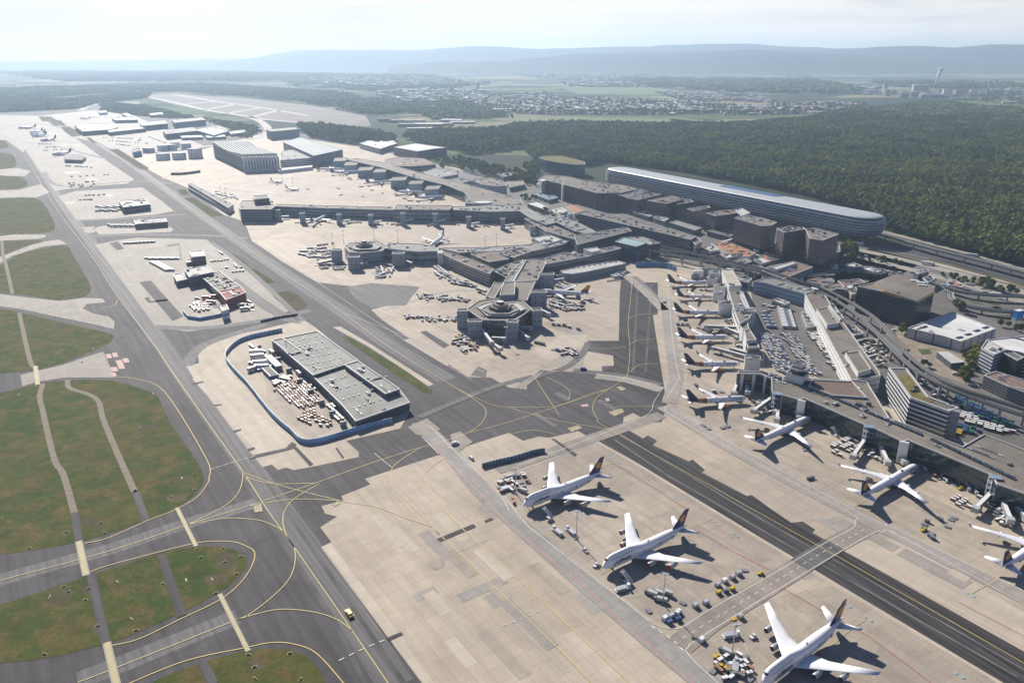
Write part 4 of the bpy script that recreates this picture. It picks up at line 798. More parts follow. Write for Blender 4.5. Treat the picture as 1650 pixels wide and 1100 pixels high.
# control tower on the pier
c = W(1284, 612, 17); e = empty('control_tower', (c.x, c.y, 0), 0, 'apron control tower with glazed cabin standing on the main pier roof', 'control tower')
block(e, rect((c.x, c.y), 15, 13, -.75), 24, z0=15, wall=WALLW, roof=RGREY, wname='shaft', lip=.5)
oc = lambda rr, z: [(c.x + rr * math.cos(t * math.pi / 4 + .39), c.y + rr * math.sin(t * math.pi / 4 + .39), z) for t in range(8)]
b = MB(); b.rings([oc(6.5, 24), oc(8.2, 27.5)], GLASS, smooth=False); b.obj('cabin_glass', e, origin=e.location)
b = MB(); b.rings([oc(8.4, 27.5), oc(9.4, 28), oc(9.4, 29), oc(8.8, 29.2)], WALLG, smooth=False); b.rings([oc(9, 29.2), oc(9, 30)], WALLW, smooth=False, cap=False); b.obj('cabin_roof', e, origin=e.location)
b = MB(); b.box((c.x, c.y, 29), (8.5, 8.5, 1.3), RDK, -.75); b.obj('roof_unit', e, origin=e.location)
b = MB(); b.bar((c.x, c.y, 30), (c.x, c.y, 38), .15, WALLG, 5); b.obj('antenna', e, origin=e.location)
# --- white walled angled decks
r = bld('parking_deck', 'pale blue walled deck leg above the bus yard', 'parking deck', [(1215, 453), (1233, 448), (1245, 448), (1312, 466), (1309, 469), (1297, 473), (1232, 455)], 16, wall=plain('pale_blue_wall', (.36, .46, .54), .5), roof=RGREY, floors=3, frac=.12, units=4)
r = bld('parking_deck', 'long bright white walled deck with two raised brown roof boxes', 'parking deck', [(1297, 473), (1309, 469), (1330, 476), (1348, 504), (1417, 599), (1419, 605), (1400, 608), (1372, 612)], 16, wall=plain('brilliant_white_wall', (.80, .80, .77), .5), roof=RTAN, floors=3, frac=.10, units=5, mull=22)
add(r, [(1316, 498), (1334, 494), (1352, 520), (1333, 523)], 20, z0=15, wall=WALLW, roof=RTAN)
add(r, [(1362, 568), (1384, 565), (1404, 594), (1383, 600)], 20, z0=15, wall=WALLW, roof=RTAN)
add(r, [(1336, 490), (1342, 488), (1360, 512), (1354, 514)], 18, z0=15, wall=WALLW, roof=RDK, units=2)
# --- offices right of the pier
GR = [(1432, 592), (1461, 593), (1496, 639), (1545, 656), (1529, 662), (1467, 640)]
r = bld('green_roof_office', 'angled white-edged office with mossy yellow green roof', 'office block', GR, 27, wall=WALLW, roof=RTAN, floors=7, frac=.5, glass=GLASS, lip=1.2, units=3)
b = MB(); b.poly([(q.x, q.y, 26.6) for q in (W(*t, 26.6) for t in ((1446, 606), (1463, 603), (1480, 623), (1490, 638), (1506, 646), (1492, 649), (1467, 638)))], RGREEN); b.obj('planted_roof', r, origin=r.location)
c = W(1542, 659, 27); b = MB(); b.box((c.x - 3, c.y - 1, 0), (9, 5, 26.8), WALLG, -.6); b.obj('stair_tower', r, origin=r.location)
r = bld('office_tower', 'blue and white striped office tower at the right edge, by the multi-storey', 'office tower', [(1581, 560), (1590, 547), (1621, 563), (1602, 571)], 21, wall=WALLW, roof=RPALE, floors=6, frac=.52, glass=BLUEG, units=2)
add(r, [(1590, 547), (1650, 541), (1720, 560), (1690, 580), (1640, 566), (1621, 563)], 21, wall=WALLW, roof=RWH, floors=6, frac=.5, glass=BLUEG, units=4)
add(r, [(1614, 566), (1624, 563), (1650, 575), (1640, 580)], 20, wall=plain('near_black_wall', (.02, .02, .025), .4), roof=RDK)
bld('multi_storey', 'grey slatted multi-storey car park below the striped tower', 'car park', [(1586, 604), (1605, 598), (1655, 613), (1720, 634), (1690, 645), (1625, 622)], 13, wall=plain('slatted_grey_wall', (.24, .24, .25), .6), roof=RBR, floors=5, frac=.45, units=4, mull=3)
bld('canopy', 'flat pale canopy with dark stripe on the gravel yard', 'canopy', [(1510, 567), (1528, 566), (1555, 583), (1533, 585)], 6, wall=WALLD, roof=RPALE, para=False)
r = bld('glass_cube', 'huge dark glass block with brown gravel roof and yellow parapet', 'office block', [(1382, 461), (1409, 455), (1441, 442), (1507, 461), (1505, 471), (1478, 485), (1425, 470)], 31, wall=plain('black_glass_facade', (.028, .042, .055), .12, spec=.9, var=.4, scale=.06), roof=RTAN, floors=7, frac=.25, glass=plain('facade_grey_band', (.05, .065, .075), .3), units=4)
P = plan([(1409, 456), (1441, 443), (1506, 461.5), (1504.5, 471), (1478, 484.6), (1425, 470)], 31); b = MB(); Q = offset(P, .45); n = len(Q)
b.prism(Q, 28.6, 31.8, plain('ochre_panel', (.38, .24, .06), .6), RTAN); b.obj('ochre_parapet', r, origin=r.location)
for px, py in ((1474, 453), (1484, 456), (1486, 460)): c = W(px, py, 32); b = MB(); b.box((c.x, c.y, 31.7), (9, 4, 1.5), RWH, -.4); b.obj('roof_unit', r, origin=r.location)
r = bld('warehouse', 'wide warehouse with low white ridged roof and blue shaded wing', 'warehouse', [(1463, 528), (1535, 502), (1605, 529), (1548, 550), (1520, 541)], 11, wall=plain('ribbed_white_wall', (.55, .56, .55), .6), roof=RWH, fins=(WALLD, 12, 1.2, .2), units=3)
for t in ((1489, 526), (1546, 543), (1560, 538), (1574, 532), (1588, 527)): c = W(*t, 11); b = MB(); b.box((c.x, c.y, 10.2), (9, 3, .9), GLASS, .5); b.obj('roof_window', r, origin=r.location)
r = bld('windowed_block', 'long brown roofed block with two rows of dark windows', 'office block', [(1228, 436), (1239, 429), (1281, 421), (1310, 430), (1262, 449)], 14, wall=plain('pinkish_grey_wall', (.32, .28, .27), .7), roof=RBR, floors=3, frac=.4, units=8, mull=5)
add(r, [(1240, 430), (1277, 421), (1282, 424), (1252, 434)], 17, z0=13, wall=WALLW, roof=RPALE)
for px, h, lb, wm, rm in (([(1361, 427), (1376, 423), (1390, 428), (1370, 430)], 9, 'small white roofed box beside the comb hotel trees', WALLW, RWH), ([(1388, 432), (1398, 430), (1421, 436), (1412, 439)], 6, 'low white roofed strip next to the motorway parking', WALLG, RWH),
      ([(1338, 427), (1346, 425), (1351, 427), (1342, 429)], 7, 'tiny white roofed kiosk under the comb hotel', WALLW, RWH), ([(1473, 437), (1493, 433), (1497, 437), (1480, 441)], 9, 'pale roofed station building by the motorway', BLUEG, RPALE),
      ([(1487, 447), (1500, 443), (1507, 449), (1495, 455)], 10, 'blue glass kiosk behind the huge glass block', BLUEG, RGREY), ([(1525, 455), (1540, 451), (1553, 459), (1550, 463), (1530, 459)], 7, 'small orange roofed building beyond the glass block', BLUEP, plain('orange_terrace_floor', (0, 0, 0))),
      ([(1300, 452), (1320, 447), (1345, 453), (1325, 459)], 8, 'brown roofed low building beside green yard patches', WALLG, RBR), ([(1322, 461), (1345, 456), (1362, 463), (1338, 468)], 8, 'tan roofed low building before the people mover track', WALLG, RTAN),
      ([(1350, 452), (1385, 449), (1395, 455), (1360, 461)], 9, 'red brown roofed low building next to the glass block', plain('brick_red_wall', (.30, .08, .06), .7), RBR), ([(1362, 464), (1378, 460), (1384, 472), (1372, 474)], 7, 'small yellow roofed annex at the glass block corner', WALLB, plain('yellow_ochre_roof', (.36, .30, .11), .8)),
      ([(1366, 528), (1378, 524), (1392, 537), (1376, 540)], 7, 'small grey flat shed under the elevated track', WALLG, RGREY), ([(1245, 483), (1254, 480), (1273, 487), (1264, 490)], 8, 'long white site container block in the bus yard', plain('pale_blue_wall', (0, 0, 0)), WALLW),
      ([(1291, 503), (1296, 501), (1316, 525), (1300, 527)], 6, 'low grey roofed shed at the foot of the white walled deck', WALLG, RGREY), ([(1180, 420), (1200, 415), (1212, 421), (1195, 426)], 8, 'blue grey roofed low block above the jet pier', STEEL, RGREY),
      ([(1160, 408), (1176, 405), (1190, 412), (1172, 415)], 8, 'tangle of small white roofs beside the orange terrace', WALLW, RWH), ([(1200, 432), (1222, 427), (1240, 434), (1222, 441)], 9, 'dark roofed low block along the elevated road', WALLG, RDK),
      ([(1130, 398), (1150, 395), (1160, 402), (1142, 405)], 9, 'pale stepped block at the end of the long banded block', WALLW, RPALE), ([(1214, 418), (1226, 415), (1240, 421), (1228, 424)], 9, 'long white shed in front of red roof terrace', WALLW, RWH),
      ([(1176, 441), (1196, 444), (1212, 449), (1205, 455), (1190, 452)], 10, 'grey block squeezed between cream roof and blue deck', STEEL, RGREY),
      ([(926, 345), (934, 341), (990, 352), (1000, 346), (1050, 360), (1040, 366)], 8, 'low roofs in the shade behind the long banded block', WALLD, RDK), ([(1140, 372), (1160, 367), (1210, 380), (1195, 386)], 9, 'dark low link building in front of the comb hotel', WALLD, RDK),
      ([(1020, 341), (1042, 336), (1066, 343), (1046, 349)], 9, 'grey entrance roof below the dark glass hotels', WALLG, RGREY), ([(1052, 350), (1062, 346), (1078, 352), (1070, 356)], 10, 'small white entrance block below the hotels', WALLW, RPALE),
      ([(858, 312), (876, 309), (900, 318), (884, 322)], 8, 'small teal roofed canopy in the busy forecourt', STEEL, STEEL), ([(887, 337), (905, 333), (915, 340), (898, 345)], 9, 'pale rounded roof beside the triangular orange terrace', WALLW, RPALE)):
    bld('low_building', lb, 'building', px, h, wall=wm, roof=rm, floors=1 if h > 7 else 0, units=3)
# --- the long rounded station building over the railway
A, B = W(969, 272, 40), W(1396, 355, 40); d = (B - A).normalized(); nrm = Vector((-d.y, d.x, 0)); L = (B - A).length + 4; cx = A + d * L / 2 + nrm * 31
r = empty('long_rounded_building', (cx.x, cx.y, 0), 0, 'very long rounded silver-banded building on stilts at the forest edge', 'railway station block')
def stad(off, z, hw=32.0):
    pts = []; hl = L / 2 + off; hw = hw + off; cr = min(hw, 24)
    for sx, sy, a0 in ((1, 1, 0), (-1, 1, 90), (-1, -1, 180), (1, -1, 270)):
        for k in range(7):
            t = R(a0 + k * 15); pts.append((sx * (hl - cr * 1.5) + cr * 1.5 * math.cos(t), sy * (hw - cr) + cr * math.sin(t)))
    return [(cx.x + d.x * x + nrm.x * y, cx.y + d.y * x + nrm.y * y, z) for x, y in pts]
SILV = plain('silver_band', (.40, .46, .52), .35, metal=.3); prof = [(-9, 9), (-4, 11), (-1.2, 16), (0, 22), (.4, 28), (.4, 33), (-.5, 37.5), (-2.5, 40), (-4, 40.8)]
b = MB(); b.rings([stad(o_ - .5, z) for o_, z in prof], BLUEG, smooth=False); b.obj('glass_body', r, origin=r.location)
for k in range(7):
    z = 12 + k * 4.6; o_ = np.interp(z, [q[1] for q in prof], [q[0] for q in prof]); o2 = np.interp(z + 1.7, [q[1] for q in prof], [q[0] for q in prof])
    b = MB(); b.rings([stad(o_ + .2, z), stad(o2 + .5, z + 1.7)], SILV, smooth=False); b.obj('floor_band', r, origin=r.location)
b = MB(); b.rings([stad(-1.6, 39.8), stad(-3, 41.4), stad(-7, 42.3), stad(-16, 43.2), stad(-24, 43.5)], plain('silver_roof', (.46, .48, .47), .45, metal=.15), smooth=True); b.obj('roof', r, origin=r.location)
t_ = [((W(q, y, 43) - A).dot(d) / L - .5) for q, y in ((1163, 300), (1248, 318))]
for x0, x1 in (tuple(t_),):
    q = MB(); ps = [cx + d * (x0 * L) + nrm * 0, cx + d * (x1 * L) + nrm * 0, cx + d * (x1 * L) + nrm * 20, cx + d * (x0 * L) + nrm * 20]
    q.prism([(p.x, p.y) for p in ps], 42.0, 44.2, BLUEG); q.obj('atrium_glass', r, origin=r.location)
for k in range(22):
    for s in (-16, 16):
        p = cx + d * (L * ((k + .5) / 22 - .5)) + nrm * s; b = MB(); b.bar((p.x, p.y, 0), (p.x, p.y, 10.5), 1.3, WALLG, 8); b.obj('stilt', r, origin=r.location)
# --- viaducts
def viaduct(name, label, cat, pts, h, wd, pier=26, rail=True, mcol=None):
    P = smooth_pts([W(*p, h) for p in pts]); c = P[len(P) // 2]; e = empty(name, (c.x, c.y, 0), 0, label, cat)
    m = mcol or plain('viaduct_concrete', (.27, .26, .24), .8); b = MB()
    n = len(P); T = []
    for i in range(n):
        t = P[min(i + 1, n - 1)] - P[max(i - 1, 0)]; t.z = 0; t.normalize(); T.append(Vector((-t.y, t.x, 0)))
    rs = [[(P[i] + T[i] * sx * wd / 2 + Vector((0, 0, dz)))[:] for sx, dz in ((-1, 0), (1, 0), (.6, -1.8), (-.6, -1.8))] for i in range(n)]
    b.rings(rs, m, smooth=False); b.obj('deck', e, origin=e.location)
    if rail:
        for s in (-1, 1):
            b = MB(); b.rings([[(P[i] + T[i] * s * (wd / 2 - q) + Vector((0, 0, dz)))[:] for q, dz in ((0, 0), (.3, 0), (.3, 1.1), (0, 1.1))] for i in range(n)], m, smooth=False); b.obj('side_wall', e, origin=e.location)
        b = MB(); b.rings([[(P[i] + T[i] * q + Vector((0, 0, dz)))[:] for q, dz in ((-.8, .02), (.8, .02), (.8, .5), (-.8, .5))] for i in range(n)], WALLD, smooth=False); b.obj('guideway', e, origin=e.location)
    acc = pier / 2
    for i in range(n - 1):
        Ls = (P[i + 1] - P[i]).length; acc += Ls
        if acc >= pier:
            acc = 0; p = P[i]; b = MB(); b.bar((p.x, p.y, 0), (p.x, p.y, h - 1.7), 1.1, plain('pier_concrete', (.42, .41, .38), .8), 8); b.obj('column', e, origin=e.location)
    return e
viaduct('elevated_railway', 'curving elevated people mover track on tall columns, the lower of two', 'elevated track', [(1040, 401), (1100, 413), (1180, 427), (1240, 441), (1281, 458), (1331, 475), (1382, 508), (1425, 549), (1453, 577), (1480, 599), (1526, 624), (1585, 647), (1660, 672), (1760, 700)], 13, 3.6)
viaduct('elevated_railway', 'upper elevated people mover track passing in front of the glass block', 'elevated track', [(1062, 396), (1130, 411), (1200, 426), (1245, 438), (1285, 452), (1338, 470), (1404, 508), (1440, 545), (1462, 570), (1495, 597), (1540, 623), (1600, 643), (1680, 668)], 14.5, 3.0)
viaduct('elevated_road', 'raised terminal road running past the dark long banded block', 'elevated road', [(905, 372), (960, 386), (1062, 402), (1125, 410), (1170, 423), (1225, 432), (1290, 444), (1330, 442), (1360, 435), (1420, 442)], 7, 9, 40)
viaduct('railway_viaduct', 'long straight railway viaduct on dark piers beside the forest', 'viaduct', [(1396, 370), (1494, 398), (1570, 417), (1650, 438), (1800, 478)], 9, 11, 30)
viaduct('elevated_road', 'looping motorway slip road on columns above the roundabout', 'elevated road', [(1525, 462), (1560, 471), (1610, 476), (1680, 478)], 7, 8, 30)
viaduct('elevated_road', 'curved ramp with pale kerb below the looping slip road', 'elevated road', [(1531, 470), (1535, 482), (1560, 493), (1600, 500), (1640, 503), (1700, 508)], 6, 7, 30)
viaduct('ramp', 'short curved ramp on columns behind the white walled deck', 'ramp', [(1372, 552), (1392, 545), (1410, 546), (1420, 555)], 4, 5, 14, False)
viaduct('skybridge', 'thin straight footbridge between orange terrace and comb hotel', 'footbridge', [(1162, 390), (1188, 382), (1214, 374)], 12, 3, 60, False, WALLW)
c0, c1 = W(1424, 541, 14), W(1452, 566, 14)
e = empty('track_station', ((c0.x + c1.x) / 2, (c0.y + c1.y) / 2, 0), 0, 'small concrete track station standing beside the elevated track', 'station')
dd = c1 - c0; b = MB(); b.box(((c0.x + c1.x) / 2 + 6, (c0.y + c1.y) / 2 + 2, 0), (dd.length, 6, 15), WALLG, math.atan2(dd.y, dd.x)); b.obj('wall', e, origin=e.location)
b = MB(); b.box(((c0.x + c1.x) / 2 + 6, (c0.y + c1.y) / 2 + 2, 15), (dd.length + 1, 8, .6), RTAN, math.atan2(dd.y, dd.x)); b.obj('roof', e, origin=e.location)
# --- walls and barriers
def wall(name, label, cat, pts, h, m, th=.35, panel=0, sm=True, top=None):
    P = [W(*p) for p in pts]; P = smooth_pts(P) if sm and len(P) > 2 else P; c = P[len(P) // 2]; e = empty(name, tuple(c), 0, label, cat); b = MB(); n = len(P); T = []
    for i in range(n):
        t = P[min(i + 1, n - 1)] - P[max(i - 1, 0)]; t.normalize(); T.append(Vector((-t.y, t.x, 0)))
    b.rings([[(P[i] + T[i] * q + Vector((0, 0, z)))[:] for q, z in ((-th / 2, 0), (th / 2, 0), (th / 2, h), (-th / 2, h))] for i in range(n)], m, smooth=False); b.obj('panels', e, origin=c)
    for i in range(n - 1):
        Ls = (P[i + 1] - P[i]).length; k = max(1, int(Ls / (panel or 8)))
        for j in range(k):
            p = P[i] + (P[i + 1] - P[i]) * (j / k); q = p + T[i] * -th; b = MB(); b.box((q.x, q.y, 0), (.3, .5, h + .25), top or WALLW, math.atan2(T[i].y, T[i].x)); b.obj('post', e, origin=c)
BH = plain('pale_blue_barrier', (.24, .44, .66), .5, var=.3, scale=.05)
wall('blue_fence', 'pale blue barrier curving round the cargo hall pad', 'fence', [(632, 680), (590, 690), (499, 715), (466, 695), (440, 672), (420, 648), (398, 620), (377, 598), (364, 580), (367, 568), (382, 554), (400, 546), (425, 540), (455, 534)], 4.2, BH)
wall('blue_fence', 'blue barrier along the fire station pad edge', 'fence', [(296, 505), (303, 513), (323, 516), (345, 512), (358, 509)], 3.6, plain('mid_blue_barrier', (.12, .32, .55), .5), sm=False)
wall('blue_fence', 'bright blue hoarding closing the apron below the turquoise glass hall', 'fence', [(1024, 430), (1050, 429), (1072, 431), (1090, 438)], 7, BLUEP, sm=False)
wall('blast_fence', 'dark curved jet blast fence near the first big four-engined jet', 'blast fence', [(777, 753), (800, 747), (830, 740), (860, 731), (878, 728)], 3.6, STEEL, .6, 2.2, top=WALLD)
wall('jet_wall', 'low dark wall on the pale apron left of the ridged hangar', 'wall', [(276, 282), (290, 282), (302, 281), (323, 278)], 6, WALLBR, 1.2, sm=False)
wall('low_fence', 'thin dark fence line north of the fire station pad', 'fence', [(420, 519), (452, 512), (480, 508)], 2.5, WALLD, sm=False)
# --- blue advertising pylon
c = W(1632, 531); e = empty('advertising_pylon', tuple(c), .1, 'tall pole sign with bright blue faces beside the right-hand road', 'sign')
b = MB(); b.bar((0, 0, 0), (0, 0, 12), .7, WALLW, 10, .5); b.obj('pole', e)
b = MB(); b.box((2, 0, 12), (9, 5, 10), plain('bright_blue_sign_face', (.02, .24, .62), .35), .2, bottom=True); b.obj('sign_face', e)
for z in (11.2, 13.2, 22): b = MB(); b.box((2, 0, z), (9.6, 5.6, .5), WALLW, .2, bottom=True); b.obj('rim', e)
# ================================================================ AIRCRAFT (nose at origin, +X forward, +Y port side)
PWHITE = plain('aircraft_white', (.87, .87, .87), .28, var=.03)
PGREY = plain('aircraft_belly_grey', (.60, .63, .67), .35, var=.04)
PWING = plain('aircraft_wing_grey', (.80, .81, .82), .35, var=.05, scale=.4)
PDARK = plain('aircraft_dark', (.02, .022, .03), .4)
NAVY = plain('fin_navy', (.012, .02, .10), .3, var=.05)
CHAR = plain('fin_charcoal', (.018, .024, .06), .35, var=.08)
DISC = plain('fin_yellow', (.85, .40, .03), .4)
ORNG = plain('jet_orange', (.80, .36, .04), .4)
RUST = plain('rear_body_rust', (.34, .13, .05), .45)
TYRE = plain('tyre_black', (.02, .02, .02), .8)
INLET_R = plain('inlet_red_cover', (.40, .03, .03), .6)
INLET_D = plain('inlet_dark', (.03, .03, .035), .6)
def text_mesh(name, s, size, m, ext=.02):
    cu = bpy.data.curves.new(name, 'FONT'); cu.body = s; cu.size = size; cu.extrude = ext; cu.align_x = 'CENTER'; cu.align_y = 'CENTER'; cu.offset = size * .012
    o = bpy.data.objects.new(name, cu); COL.objects.link(o); bpy.context.view_layer.update()
    me = bpy.data.meshes.new_from_object(o.evaluated_get(bpy.context.evaluated_depsgraph_get())); bpy.data.objects.remove(o); me.materials.clear(); me.materials.append(m); return me
def airfoil(p, chord, thick, n=6):
    "ring in the x-z plane at p (leading edge)"
    xs = [0, .03, .12, .35, .7, 1.0]; up = [0, .35, .75, 1.0, .55, .03]; lo = [0, -.25, -.4, -.45, -.25, -.03]
    return [(p[0] - x * chord, p[1], p[2] + u * thick * chord * .5) for x, u in zip(xs, up)] + [(p[0] - x * chord, p[1], p[2] + l * thick * chord * .5) for x, l in list(zip(xs, lo))[:0:-1]]
def make_jet(kind, name='airliner', fin=NAVY, disc=True, title=None, eng_m=PWHITE, rear=None, inlet=INLET_D, belly=PGREY, fin_top=None, detail=2):
    K = {  # length, half span, fuselage radius, deck height of axis, wing root x, root chord, tip chord, sweep x at tip, engines
        'b747': dict(L=69, S=31.5, r=3.35, z=5.3, wx=-19.5, rc=16.5, tc=4.0, tx=-46, eng=(11.7, 20.8), fh=11.6, fx=-55, ht=11.1, er=1.5, el=7.0, wl=0),
        'a340': dict(L=75, S=31.7, r=2.82, z=4.9, wx=-26, rc=11.5, tc=2.6, tx=-47, eng=(9.6, 18.6), fh=10, fx=-62, ht=9.9, er=1.3, el=5, wl=2.4),
        'b767': dict(L=54, S=23.8, r=2.55, z=4.4, wx=-17.5, rc=9.6, tc=2.3, tx=-34, eng=(7.9,), fh=10, fx=-43.5, ht=9.3, er=1.45, el=5, wl=3.0),
        'b757': dict(L=46, S=19.0, r=2.0, z=3.9, wx=-16, rc=8, tc=2.0, tx=-28, eng=(6.4,), fh=8.6, fx=-37, ht=7.6, er=1.3, el=4.4, wl=2.2),
        'a320': dict(L=37, S=17, r=2.0, z=3.6, wx=-12.5, rc=6.5, tc=1.6, tx=-21, eng=(5.7,), fh=7.2, fx=-29.5, ht=6.2, er=1.1, el=3.8, wl=1.5),
        'a350': dict(L=66, S=32, r=2.98, z=5.0, wx=-21, rc=11.5, tc=2.2, tx=-42, eng=(10,), fh=10.4, fx=-53.5, ht=9.6, er=1.75, el=6, wl=2.5)}[kind]
    L, r, z = K['L'], K['r'], K['z']; e = empty(name, (0, 0, 0)); N = 18
    st = [(0, .02, -.28), (.006, .22, -.22), (.018, .42, -.16), (.04, .67, -.08), (.075, .88, -.02), (.12, .985, 0), (.16, 1, 0), (.3, 1, 0), (.45, 1, 0), (.6, 1, 0), (.68, .985, .01), (.76, .88, .10), (.84, .68, .27), (.91, .46, .42), (.97, .24, .55), (1, .08, .62)]
    rs = []
    for t, s, dz in st:
        ring = []
        for k in range(N):
            a = 2 * math.pi * k / N; y = math.sin(a) * r * s; zz = math.cos(a) * r * s * (1.08 if kind == 'b747' else 1)
            if kind == 'b747' and math.cos(a) > .1 and .02 < t < .42:
                hump = min(1, (t - .015) / .055) * (1 if t < .31 else max(0, (.42 - t) / .11)); zz += r * .62 * hump * math.cos(a) ** .8; y *= 1 - .30 * hump * math.cos(a)
            ring.append((-t * L, y, z + dz * r + zz))
        rs.append(ring)
    if kind == 'b747':   # an extra ring where the upper deck ends
        pass
    b = MB(); b.rings(rs, PWHITE)
    mi = b.mi(belly)
    nr = len(rs); q = 0
    for i in range(nr - 1):
        for k in range(N):
            if 6 <= k <= 11 and .03 < st[i][0] < .9: b.m[q] = mi
            if rear and st[i][0] >= .68 and st[i][0] < .84 and not 7 <= k <= 10: b.m[q] = b.mi(rear)
            if rear and st[i][0] >= .84: b.m[q] = b.mi(fin)
            q += 1
    b.obj('fuselage', e)
    # windscreen
    b = MB(); zz = z + r * (.98 if kind == 'b747' else .30); xw = -.034 * L if kind == 'b747' else -.022 * L; hw = r * (.36 if kind == 'b747' else .42)
    for s in (-1, 1):
        b.add([(xw + .5, 0, zz), (xw - .5, s * hw, zz - .1), (xw - 1.1, s * hw * .85, zz + .75), (xw - .45, 0, zz + .85)], [(0, 1, 2, 3)] if s > 0 else [(3, 2, 1, 0)], PDARK)
    b.v = [(x + .28, y * 1.02, q_ + .12) for x, y, q_ in b.v]; b.obj('windscreen', e)
    # window rows
    if detail > 1:
        for s in (-1, 1):
            b = MB()
            for row, (x0, x1) in (((.18, (-.10 * L, -.80 * L)),) + (((.98, (-.075 * L, -.30 * L)),) if kind == 'b747' else ())):
                y = r * math.sqrt(max(.05, 1 - row * row)) * 1.004 if row < .9 else r * .74
                x = x0
                while x > x1:
                    b.box((x, s * y, z + row * r), (.42, .10, .42), PDARK); x -= 1.15
            b.obj('cabin_windows', e)
        b = MB()
        for s in (-1, 1):
            for t in (.10, .25, .44, .62, .78): b.box((-t * L, s * r * .985, z - .15 * r), (1.1, .14, 1.9), plain('door_outline_grey', (.45, .46, .48), .4))
        b.obj('doors', e)
    # wings
    for s in (1, -1):
        kx = K['wx']; S_ = K['S']; b = MB()
        def le(f): return kx + (K['tx'] - kx) * f if f > 0 else kx
        rs = []
        for f, th in ((.0, .12), (.10, .12), (.36, .11), (.68, .10), (1, .09)):
            ch = K['rc'] + (K['tc'] - K['rc']) * (min(1, f / .36) * .58 + max(0, (f - .36) / .64) * .42)
            rs.append(airfoil((le(f), s * (f * S_), z - r * .55 + f * (3.1 if kind != 'b747' else 3.0)), ch, th))
        if s < 0: rs = [g[::-1] for g in rs]
        b.rings(rs, PWING); wg = b.obj('wing', e)
        tipz = z - r * .55 + 3.05
        if K['wl']:
            b = MB(); h = K['wl'] or 1.8; a0 = airfoil((K['tx'], s * S_, tipz), K['tc'], .08); a1 = airfoil((K['tx'] - h * .8 - .4, s * (S_ + h * .35), tipz + h), K['tc'] * .42, .07)
            b.rings([a0, a1], PWHITE if rear is None else rear); b.obj('winglet', wg)
        if detail > 1:
            b = MB()
            for f in (.25, .5, .7):
                ch = K['rc'] + (K['tc'] - K['rc']) * (min(1, f / .36) * .58 + max(0, (f - .36) / .64) * .42); x = le(f) - ch * .98; y = s * f * S_; zz = z - r * .55 + f * 3.0 - .35
                b.bar((x + 1.8, y, zz), (x - 1.2, y, zz - .05), .28, PGREY, 6, .06)
            b.obj('flap_fairings', wg)
        for ey in K['eng']:
            f = ey / S_; x = le(f) + K['el'] * .55; ez = z - r * .55 + f * 3.0 - K['er'] * 1.35; er = K['er']; b = MB(); M = 14
            def circ(xx, rr): return [(xx, s * ey + rr * math.sin(2 * math.pi * k / M), ez + rr * math.cos(2 * math.pi * k / M)) for k in range(M)]
            l = K['el']
            b.rings([circ(x, er * .92), circ(x - .25, er * 1.0), circ(x - l * .4, er * 1.04), circ(x - l * .75, er * .86), circ(x - l * .76, er * .6), circ(x - l, er * .42), circ(x - l * 1.06, er * .1)], eng_m, cap=False); en = b.obj('engine', e)
            b = MB(); b.rings([circ(x, er * .92), circ(x - .02, er * .8), circ(x - .5, er * .75), circ(x - .55, .2)], inlet, cap=False); b.rings([circ(x - .1, er * .985), circ(x + .05, er * .93)], PGREY if inlet is not INLET_R else inlet, cap=False); b.obj('intake', en)
            b = MB(); w2 = .22; zt = z - r * .55 + f * 3.0
            b.rings([[(x - l * .25, s * ey - w2, ez + er * .8), (x - l * .25, s * ey + w2, ez + er * .8), (x - l * 1.1, s * ey + w2, ez + er * .6), (x - l * 1.1, s * ey - w2, ez + er * .6)], [(x - l * .6, s * ey - w2, zt), (x - l * .6, s * ey + w2, zt), (x - l * 1.4, s * ey + w2, zt), (x - l * 1.4, s * ey - w2, zt)]], PGREY, smooth=False); b.obj('pylon', en)
        # tailplane
        b = MB(); rs = [airfoil((K['fx'] - 3.5, s * r * .3, z + r * .35), 7.2 * L / 66, .09), airfoil((K['fx'] - 3.5 - K['ht'] * .75, s * K['ht'], z + r * .35 + 1.3), 2.3 * L / 66, .08)]
        if s < 0: rs = [g[::-1] for g in rs]
        b.rings(rs, PWHITE); b.obj('tailplane', e)
    # fin
    fx, fh = K['fx'], K['fh']; z0 = z + r * .62; c0, c1 = 11.5 * L / 69, 4.2 * L / 69; xt = fx - fh * .95
    def finring(t, c, th=.10):
        x = fx + (xt - fx) * t; xs = [0, .04, .3, .7, 1]; hh = [0, .5, 1, .6, .03]
        zz = z0 + fh * t
        return [(x - a * c, h * c * th * .5, zz) for a, h in zip(xs, hh)] + [(x - a * c, -h * c * th * .5, zz) for a, h in list(zip(xs, hh))[:0:-1]]
    b = MB(); b.rings([finring(-.04, c0 + 1.5), finring(.08, c0 - .6), finring(.5, (c0 + c1) / 2), finring(1, c1)], fin, smooth=False); fo = b.obj('fin', e)
    if fin_top:
        b = MB(); b.rings([finring(.42, (c0 * .58 + c1 * .42), .13), finring(1.01, c1, .13)], fin_top, smooth=False); b.obj('fin_colour_field', fo)
